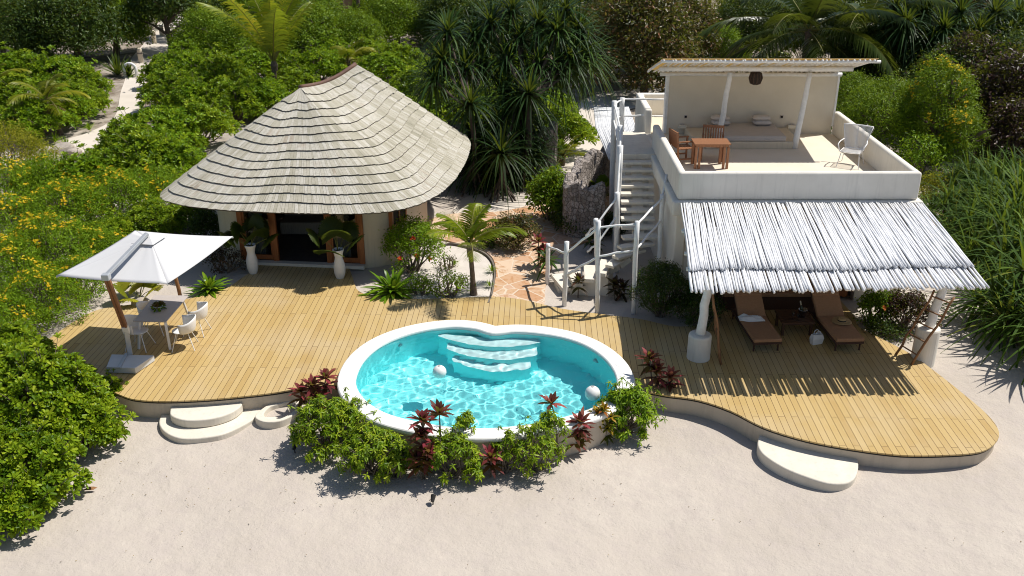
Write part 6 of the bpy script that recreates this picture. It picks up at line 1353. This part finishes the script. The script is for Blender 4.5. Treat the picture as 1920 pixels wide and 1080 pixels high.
for px, py, f, rz, sc, lab in [
    (1815, 425, sB, 0, 0.9, 'strap leaved bush closest to the awning corner'), (1885, 440, sA, 50, 1.2, 'tall strap leaved bush in the middle of the right edge'), (1930, 400, sA, 100, 1.15, 'strap leaved bush highest up the right edge'), (1872, 508, sB, 160, 1.1, 'strap leaved bush behind the right awning eave'),
    (1925, 548, sA, 210, 1.15, 'strap leaved bush overhanging the sand beside the awning'), (1968, 662, sB, 260, 1.25, 'strap leaved bush nearest the camera at the right edge'), (1960, 500, sA, 310, 1.2, 'strap leaved bush mostly outside the right edge'), (1800, 372, sB, 20, 0.75, 'small strap leaved bush behind the awning corner')]:
    put('strap_bush', lab, 'bush', px, py, f(), rz, sc, G_S)

G_B = 'background trees filling the top of the picture'
bgk = (tD, tM, tD, tR, tM, tD, tB)
for i, (px, py, sc, lab) in enumerate([
    (480, 40, 1.0, 'background tree above the coconut palm'), (250, 60, 0.8, 'background tree left of the upper path'), (180, 55, 0.9, 'background tree above the large dark tree'), (110, 62, 0.8, 'background tree right of the stone coloured house'),
    (610, 90, 0.8, 'background tree between the coconut palm and the slim trunks'), (760, 48, 0.95, 'background tree above the shrubs right of the pavilion peak'), (850, 45, 0.9, 'background tree behind the left screw pine heads'), (930, 110, 0.85, 'background tree low behind the screw pine crown'), (1060, 120, 0.8, 'background tree right of the screw pine crown'),
    (980, 50, 1.0, 'background tree high behind the screw pine crown'), (1120, 60, 1.0, 'background tree above the rusty trees on the left'), (1220, 70, 0.9, 'background tree above the rusty trees on the right'), (1430, 60, 0.9, 'background tree behind the big dark palm on the left'), (1550, 62, 0.95, 'background tree behind the big dark palm on the right'),
    (1640, 90, 0.95, 'background tree behind the drooping dark palm'), (1700, 130, 0.85, 'background tree left of the upper right screw pine'), (1740, 70, 1.0, 'background tree behind the upper right screw pine on the left'), (1830, 90, 1.0, 'background tree behind the upper right screw pine on the right'), (1900, 130, 1.0, 'background tree at the upper right edge'), (1780, 225, 0.75, 'background tree left of the dark maroon tree'),
    (1900, 330, 0.7, 'dark tree behind the strap leaved bushes at the right edge'), (1760, 262, 0.6, 'small dark tree behind the tall yellow flowering tree'), (670, 110, 0.7, 'background tree above the small yellow palm'), (530, 100, 0.75, 'background tree just left of the slim trunks')]):
    put('background_tree', lab, 'tree', px, py, bgk[i % 7](), 47 * i, sc, G_B)
for px, py, f, rz, sc, lab in [(1770, 430, sB, 80, 0.8, 'strap leaved bush tucked behind the right side of the awning'), (1850, 380, sA, 190, 0.9, 'strap leaved bush below the dark maroon tree'), (1800, 470, sB, 270, 0.85, 'strap leaved bush half hidden by the awning eave'), (1912, 474, sA, 20, 1.25, 'dense strap leaved bush at the right edge level with the awning ridge'), (1912, 612, sB, 130, 1.15, 'strap leaved bush reaching furthest onto the right sand')]:
    put('strap_bush', lab, 'bush', px, py, f(), rz, sc, G_S)

for px, py, f, rz, sc, lab in [(470, 158, hA, 33, 0.95, 'filler hedge shrub left of the coconut palm stem'), (535, 150, hC, 66, 0.9, 'filler hedge shrub right of the coconut palm stem'), (600, 158, hA, 99, 0.95, 'filler hedge shrub left of the small yellow palm'), (690, 128, hC, 120, 0.85, 'filler hedge shrub right of the small yellow palm'),
    (620, 128, hA, 150, 0.85, 'filler hedge shrub in front of the slim palm trunks'), (410, 140, hC, 180, 0.85, 'filler hedge shrub in front of the back row trees'), (360, 132, hA, 210, 0.85, 'filler hedge shrub right of the bare dark trunk'), (60, 128, hC, 240, 0.8, 'filler hedge shrub in the shade of the dark tree'), (520, 118, hA, 300, 0.8, 'filler hedge shrub between the palm fronds'), (900, 180, hC, 20, 1.0, 'filler hedge shrub deep behind the screw pines'), (960, 170, hA, 70, 1.0, 'filler hedge shrub left of the shaded back path')]:
    put('hedge_shrub', lab.replace('filler hedge', 'leafy hedge'), 'shrub', px, py, f(), rz, sc, G_H if px < 650 else G_M)
# fallen leaves and twigs blown over the sand
rg = np.random.default_rng(31); lm = LM(); n_ = 210; X = np.concatenate([rg.normal(-7.2, 1.6, n_ // 3), rg.uniform(-4.5, 2.5, n_ // 3), rg.uniform(-9, 11, n_ - 2 * (n_ // 3))]); Y = np.concatenate([rg.normal(15.0, 1.2, n_ // 3), rg.uniform(14.6, 16.2, n_ // 3), rg.uniform(13.2, 17.2, n_ - 2 * (n_ // 3))])
ok = np.array([not inside(DK, x, y) and not inside(POUT, x, y) for x, y in zip(X, Y)]); X, Y = X[ok], Y[ok]; P = np.stack([X, Y, [ground_z(x, y) + 0.012 for x, y in zip(X, Y)]], 1); th = rg.uniform(0, 6.28, len(P))
lm.kite(P, np.stack([np.cos(th), np.sin(th), rg.uniform(-.02, .2, len(P))], 1), np.repeat(UPV[None], len(P), 0), rg.uniform(0.015, 0.05, len(P)), rg.uniform(0.008, 0.02, len(P)), rg.uniform(0, 1, len(P)), 0.0, 0.3)
o = lm.build('leaf_litter', leafmat('litter', [(0, (0.05, 0.035, 0.02)), (0.6, (0.17, 0.11, 0.055)), (1, (0.30, 0.24, 0.10))], 0.8, 0.1, 0.1), None); tag(o, 'dry leaf scraps scattered over the sand', 'leaf litter', kind='stuff')
# round the deck and the buildings
put('birdnest_fern', 'large glossy strap leaved plant at the deck edge right of the pavilion', 'plant', 737, 553, k_rosette(81, 74, 1.05, 0.115), 0)
put('birdnest_fern', 'shaded strap leaved plant at the deck edge behind the table', 'plant', 394, 548, k_rosette(82, 52, 0.8, 0.11, 'fern', e1=-0.1), 30)
put('hibiscus_bush', 'hibiscus bush with a few red flowers right of the pavilion door', 'bush', 775, 508, k_bush(83, 1.0, 1.75, 16, 5200, 0.075, 0.035, 'yellowbush', inner=0.2), 0)
put('leafy_bush', 'dark climbing bush against the right pavilion wall', 'bush', 732, 478, k_bush(84, 0.75, 1.5, 11, 3000, 0.09, 0.045, 'dark', inner=0.2), 0)
put('small_shrub', 'open twiggy shrub left of the young palm', 'shrub', 845, 556, k_bush(85, 0.62, 0.75, 10, 1100, 0.06, 0.035, 'yellowbush', inner=0.2), 0)
put('small_shrub', 'low twiggy shrub between the strap leaved plant and the sand bed', 'shrub', 790, 553, k_bush(86, 0.45, 0.6, 7, 700, 0.06, 0.035, 'yellowbush', inner=0.2), 0)
put('small_shrub', 'bare twiggy plant with red tips on the sand bed', 'shrub', 838, 505, k_bush(87, 0.35, 0.45, 6, 260, 0.05, 0.03, 'rust', inner=0.1), 0)
put('bronze_bush', 'bronze brown leaved bush beside the flagstone path', 'bush', 962, 462, k_bush(88, 0.85, 1.0, 12, 4200, 0.085, 0.042, 'rust'), 0)
put('bronze_bush', 'low dark plant left of the bronze bush', 'bush', 915, 462, k_bush(89, 0.4, 0.45, 6, 900, 0.08, 0.035, 'dark'), 0)
gt = lambda: proto('tuft', lambda: k_rosette(90, 40, 0.32, 0.018, 'yellowbush', 0.3, 1.5, 0.4))
for px, py, sc, lab in ((922, 512, 1.0, 'small grass tuft on the sand bed right of the palm'), (918, 540, 0.9, 'small grass tuft beside the palm foot'), (852, 500, 0.9, 'grass tuft at the back of the sand bed'), (168, 248, 1.8, 'grass tuft on the garden path left verge'), (125, 283, 2.2, 'broad grass clump beside the pale rocks'), (105, 270, 1.8, 'grass clump at the foot of the young palm')): put('grass_tuft', lab, 'grass tuft', px, py, gt(), px, sc, 'grass tufts')
put('agave', 'dark spiky agave beside the garden path', 'agave', 222, 142, k_rosette(91, 50, 1.5, 0.11, 'dark', 0.12, 1.45, 0.15, (0.7, 1, 0.9, 0.5, 0.03)), 0)
put('agave', 'dark spiky agave just left of the white hoop', 'agave', 242, 144, k_rosette(92, 46, 1.2, 0.10, 'dark', 0.12, 1.45, 0.15, (0.7, 1, 0.9, 0.5, 0.03)), 0, 0.9)
cl = lambda s, st, **k: k_cordy(s, st, **k)
put('cordyline', 'pink and red cordyline at the foot of the stair', 'cordyline', 1009, 500, cl(101, ((0, 0, 0.75), (0.12, -0.05, 0.45))), 0)
put('dracaena', 'green strap leaved plant at the foot of the stair', 'plant', 1025, 518, k_rosette(102, 44, 0.6, 0.075, 'pandan', 0.5, 1.4, -0.3), 0, 1.0, None, 0.42)
put('cordyline', 'dark cordyline under the lower stair treads', 'cordyline', 1084, 556, cl(103, ((0, 0, 0.45),), mat='maroon'), 0); put('cordyline', 'dark cordyline in the shade between two stair posts', 'cordyline', 1152, 560, cl(104, ((0, 0, 0.4), (0.2, 0, 0.3)), mat='maroon'), 0)
put('cordyline', 'dark leafy plant behind the lower stair rail', 'plant', 1106, 474, cl(105, ((0, 0, 0.5), (0.15, 0.1, 0.4)), mat='palmdark'), 0)
put('clipped_bush', 'rounded dark green clipped bush between the stair and the awning', 'bush', 1238, 590, k_bush(106, 0.85, 1.55, 22, 11000, 0.045, 0.024, 'dark', inner=0.2, base=0.35, droop=0.1), 0)
put('clipped_bush', 'low dark bush in the shade left of the awning post', 'bush', 1300, 606, k_bush(107, 0.9, 0.75, 12, 5200, 0.05, 0.026, 'dark', inner=0.2), 0)
put('leafy_bush', 'glossy green bush climbing the corner of the stone wall', 'bush', 1032, 412, k_bush(108, 0.8, 1.9, 14, 3600, 0.12, 0.07, 'mid', inner=0.15), 0)
put('leafy_bush', 'low dark bush at the foot of the stone wall', 'bush', 1092, 432, k_bush(109, 0.95, 0.85, 12, 4200, 0.08, 0.04, 'dark'), 0); put('leafy_bush', 'dark leafy plants in the shade under the stair', 'bush', 1138, 440, k_bush(110, 0.5, 0.7, 7, 1600, 0.09, 0.04, 'dark'), 0)
put('maroon_bush', 'maroon leaved bush in the shade right of the loungers', 'bush', 1692, 612, k_bush(111, 0.75, 1.0, 11, 3600, 0.07, 0.04, 'maroon'), 0); put('hibiscus_bush', 'green hibiscus with one orange flower right of the loungers', 'bush', 1640, 602, k_bush(112, 0.5, 0.9, 8, 1800, 0.08, 0.045, 'mid', inner=0.2), 0)
put('low_plant', 'dark creeping plants under the maroon bush', 'plant', 1660, 630, k_bush(113, 0.5, 0.3, 7, 1100, 0.07, 0.03, 'dark'), 0)
put('low_bush', 'thin dark bush left of the pavilion door', 'bush', 425, 508, k_bush(114, 0.7, 0.75, 9, 1500, 0.05, 0.03, 'maroon', inner=0.2), 0)
put('flower_bush', 'bush with pale pink blossom above the stone wall', 'bush', 1022, 318, k_bush(115, 0.6, 1.0, 8, 1500, 0.09, 0.05, 'rust', inner=0.2), 0)
def flower(t, pts, c):
    m = leafmat('petal_' + c, [(0, (0.55, 0.03, 0.02)), (1, (0.7, 0.08, 0.03))] if c == 'red' else [(0, (0.75, 0.2, 0.05)), (1, (0.8, 0.3, 0.1))], 0.6, 0.3, 0.2)
    for p in pts:
        lm = LM(); rosettes(lm, np.array([p]), np.array([(0, -0.6, 0.8)]), 6, 0.09, 0.08, RNG, 0.1, 0.6, 0, 0.5); o = lm.build('flower', m, t)
for o in list(COL.objects):
    if o.name.startswith('hibiscus_bush'):
        if 'red' in o['label']: flower(o, [(0.2, -0.75, 0.75), (-0.25, -0.8, 0.7), (0.55, -0.6, 0.6), (0.1, -0.55, 1.2)], 'red')
        else: flower(o, [(0.0, -0.42, 0.55)], 'orange')
# planting round the pool front
G_P = 'green shrubs planted along the pool front'
pb = lambda s, Rr, H, nl, n, mat='naupaka': k_whorlbush(s, Rr * 0.97, H * 0.95, nl + 4, n // 10, mat=mat, lr=(0.17, 0.30))
for px, py, parts, lab in [(612, 842, pb(121, 0.85, 1.35, 20, 3600), 'leafy pool shrub furthest left beside the foot bath'), (698, 884, pb(122, 0.85, 1.2, 20, 3400), 'leafy pool shrub spilling lowest onto the sand'), (655, 826, pb(127, 0.6, 1.25, 11, 1600), 'leafy pool shrub leaning over the left coping'),
    (852, 892, pb(123, 0.72, 1.15, 16, 2300), 'leafy pool shrub in the middle between two red cordylines'), (872, 862, pb(128, 0.42, 1.5, 8, 620), 'thin leafy pool shrub poking up over the front coping'), (1000, 878, pb(124, 0.72, 1.05, 15, 1250), 'open see-through pool shrub right of the bright red cordyline'), (1036, 856, pb(129, 0.5, 1.3, 8, 620), 'thin leafy pool shrub by the tall single cordyline'),
    (750, 893, pb(130, 0.45, 0.9, 9, 900), 'small leafy pool shrub left of the tallest cordyline clump'), (950, 880, pb(126, 0.35, 1.15, 7, 420), 'wispy pool shrub with long bare twigs over the coping'), (1176, 806, pb(125, 0.72, 1.2, 20, 4200, mat='hedge'), 'dense rounded pool shrub at the right end of the coping')]:
    put('pool_shrub', lab, 'shrub', px, py, parts, 0, 1.0, G_P)
G_C = 'red cordylines planted along the pool front'
for px, py, parts, lab in [(590, 772, cl(131, ((0, 0, 0.62), (0.28, 0.15, 0.75), (-0.25, 0.0, 0.5), (0.1, -0.1, 0.4))), 'cordyline clump left of the pool above the foot bath'), (795, 898, cl(132, ((-0.02, 0, 0.95), (0.02, 0.08, 1.28), (0.1, -0.1, 0.65), (-0.1, -0.1, 0.5))), 'tallest cordyline clump at the pool front'), (832, 884, cl(133, ((-0.05, 0, 1.32),), lower=False), 'single stemmed cordyline behind the tallest clump'),
    (921, 892, cl(134, ((0, 0, 0.42),), n=20), 'short bright crimson cordyline on the sand'), (1086, 848, cl(135, ((0, 0, 0.7), (0.05, 0.1, 0.5), (-0.1, 0, 0.4))), 'bushy cordyline right of the open shrub'), (1062, 842, cl(136, ((-0.32, 0.05, 1.05),), lower=False, n=13), 'single cordyline leaning over the front coping'), (1228, 752, cl(137, ((0, 0, 0.75), (-0.15, 0.1, 1.0), (0.3, 0, 0.6))), 'cordyline clump at the right end of the pool')]:
    put('cordyline', lab, 'cordyline', px, py, parts, 0, 1.0, G_C)
put('croton', 'yellow and orange croton left of the dense right pool shrub', 'croton', 1128, 828, cl(138, ((0, 0, 0.75), (-0.12, 0, 0.65), (0.15, 0, 0.6), (0.1, 0, 0.3)), Ln=0.24, W=0.06, n=22, mat='croton'), 0)
# bowl of leaves on the table
lm = LM(); P = np.array([(0, 0, 0.10), (0.08, 0.03, 0.09), (-0.07, 0.04, 0.09), (0.0, -0.08, 0.09), (0.03, 0.08, 0.10)]); rosettes(lm, P, nz(P + UPV * 0.2), 12, 0.13, 0.07, RNG, 0.1, 1.3); lm.build('leaves', ML['rust'], fp)
lm = LM(); rosettes(lm, P - UPV * 0.02, nz(P + UPV * 0.05), 9, 0.15, 0.07, RNG, -0.2, 0.6); lm.build('outer_leaves', ML['mid'], fp)
# rocks and bare twigs by the garden path
M_ROCK = surf('pale_rock', (0.46, 0.40, 0.34), (0.30, 0.26, 0.22), 5, 0.95, 0.6, 0.03, 20)
for i, (px, py, r, lab) in enumerate([(98, 292, 0.42, 'pale rock at the left of the rock pile'), (120, 290, 0.5, 'pale rock with a flat top in the rock pile'), (140, 296, 0.38, 'pale rock at the right of the rock pile'), (104, 304, 0.33, 'small pale rock in front of the rock pile'), (263, 572, 0.22, 'pale rock at the back edge of the deck under the parasol')]):
    t = thing('garden_rock', lab, 'rock', tuple(ground_at(px, py)), i); bm = bmesh.new(); bmesh.ops.create_icosphere(bm, subdivisions=3, radius=r); rk = np.random.default_rng(i + 3); dv = [(Vector(rk.normal(size=3)).normalized(), rk.uniform(0.55, 0.9)) for _ in range(9)]
    for v in bm.verts:
        for d, k in dv:
            q = v.co.dot(d) - r * k
            if q > 0: v.co -= d * q
        v.co.z = v.co.z * 0.75 + r * 0.3
    me = bpy.data.meshes.new('stone'); bm.to_mesh(me); bm.free(); me.materials.append(M_ROCK); link('stone', me, t, world=False)
t = thing('bare_shrub', 'bare white twigged shrub left of the young palm', 'shrub', tuple(ground_at(70, 246))); b = MB(); rk = np.random.default_rng(9)
def grow(p, d, ln, r, k):
    e = p + d * ln; b.tube([p, p.lerp(e, 0.5) + Vector(rk.normal(size=3)) * ln * 0.06, e], [r, r * 0.8, r * 0.6], 5, cap=False)
    if k:
        for _ in range(3): grow(e, (d + Vector(rk.normal(size=3)) * 0.55).normalized(), ln * 0.72, r * 0.6, k - 1)
grow(Vector((0, 0, -0.05)), Vector((0.1, 0, 1)), 0.75, 0.06, 3); b.build('branches', surf('bleached_twig', (0.55, 0.49, 0.42), (0.42, 0.37, 0.31), 8, 0.9), t, world=False)
# ------------------------------------------------------------------ light, sky, camera
SUNV = Vector((0.565, 0.215, 1.0)).normalized()
el = math.asin(SUNV.z); az = math.atan2(SUNV.x, SUNV.y)
sd = bpy.data.lights.new('sun', 'SUN'); sd.energy = 4.6; sd.angle = R(0.5); sd.color = (1.0, 0.955, 0.88)
if CAUSTIC: sd.cycles.is_caustics_light = True
so = bpy.data.objects.new('sun', sd); COL.objects.link(so); so.rotation_euler = SUNV.to_track_quat('Z', 'Y').to_euler(); so.location = (20, 30, 40)
w = bpy.data.worlds.new('World'); SC.world = w; w.use_nodes = True
nt = w.node_tree; nt.nodes.clear()
sky = nt.nodes.new('ShaderNodeTexSky'); sky.sky_type = 'NISHITA'; sky.sun_disc = False; sky.sun_elevation = el; sky.sun_rotation = az
bg = nt.nodes.new('ShaderNodeBackground'); bg.inputs[1].default_value = 0.075
wo = nt.nodes.new('ShaderNodeOutputWorld'); nt.links.new(sky.outputs[0], bg.inputs[0]); nt.links.new(bg.outputs[0], wo.inputs[0])
cd = bpy.data.cameras.new('camera'); cam = bpy.data.objects.new('camera', cd); COL.objects.link(cam)
cd.sensor_width = 36; cd.lens = 36 * FOC / 1920; cd.clip_end = 2000; cd.clip_start = 0.1
cam.location = (0, 0, CAMH); cam.rotation_euler = (R(90) - PITCH, 0, 0); SC.camera = cam
SC.view_settings.view_transform = 'Standard'; SC.view_settings.look = 'None'; SC.view_settings.exposure = 0.25; SC.view_settings.gamma = 1
SC.render.film_transparent = False
cy = SC.cycles
cy.filter_width = 1.05; cy.use_denoising = True; cy.denoiser = 'OPENIMAGEDENOISE'
cy.max_bounces = 10; cy.diffuse_bounces = 6; cy.glossy_bounces = 3; cy.transmission_bounces = 6; cy.transparent_max_bounces = 8
cy.caustics_refractive = True; cy.caustics_reflective = False; cy.sample_clamp_indirect = 4.0
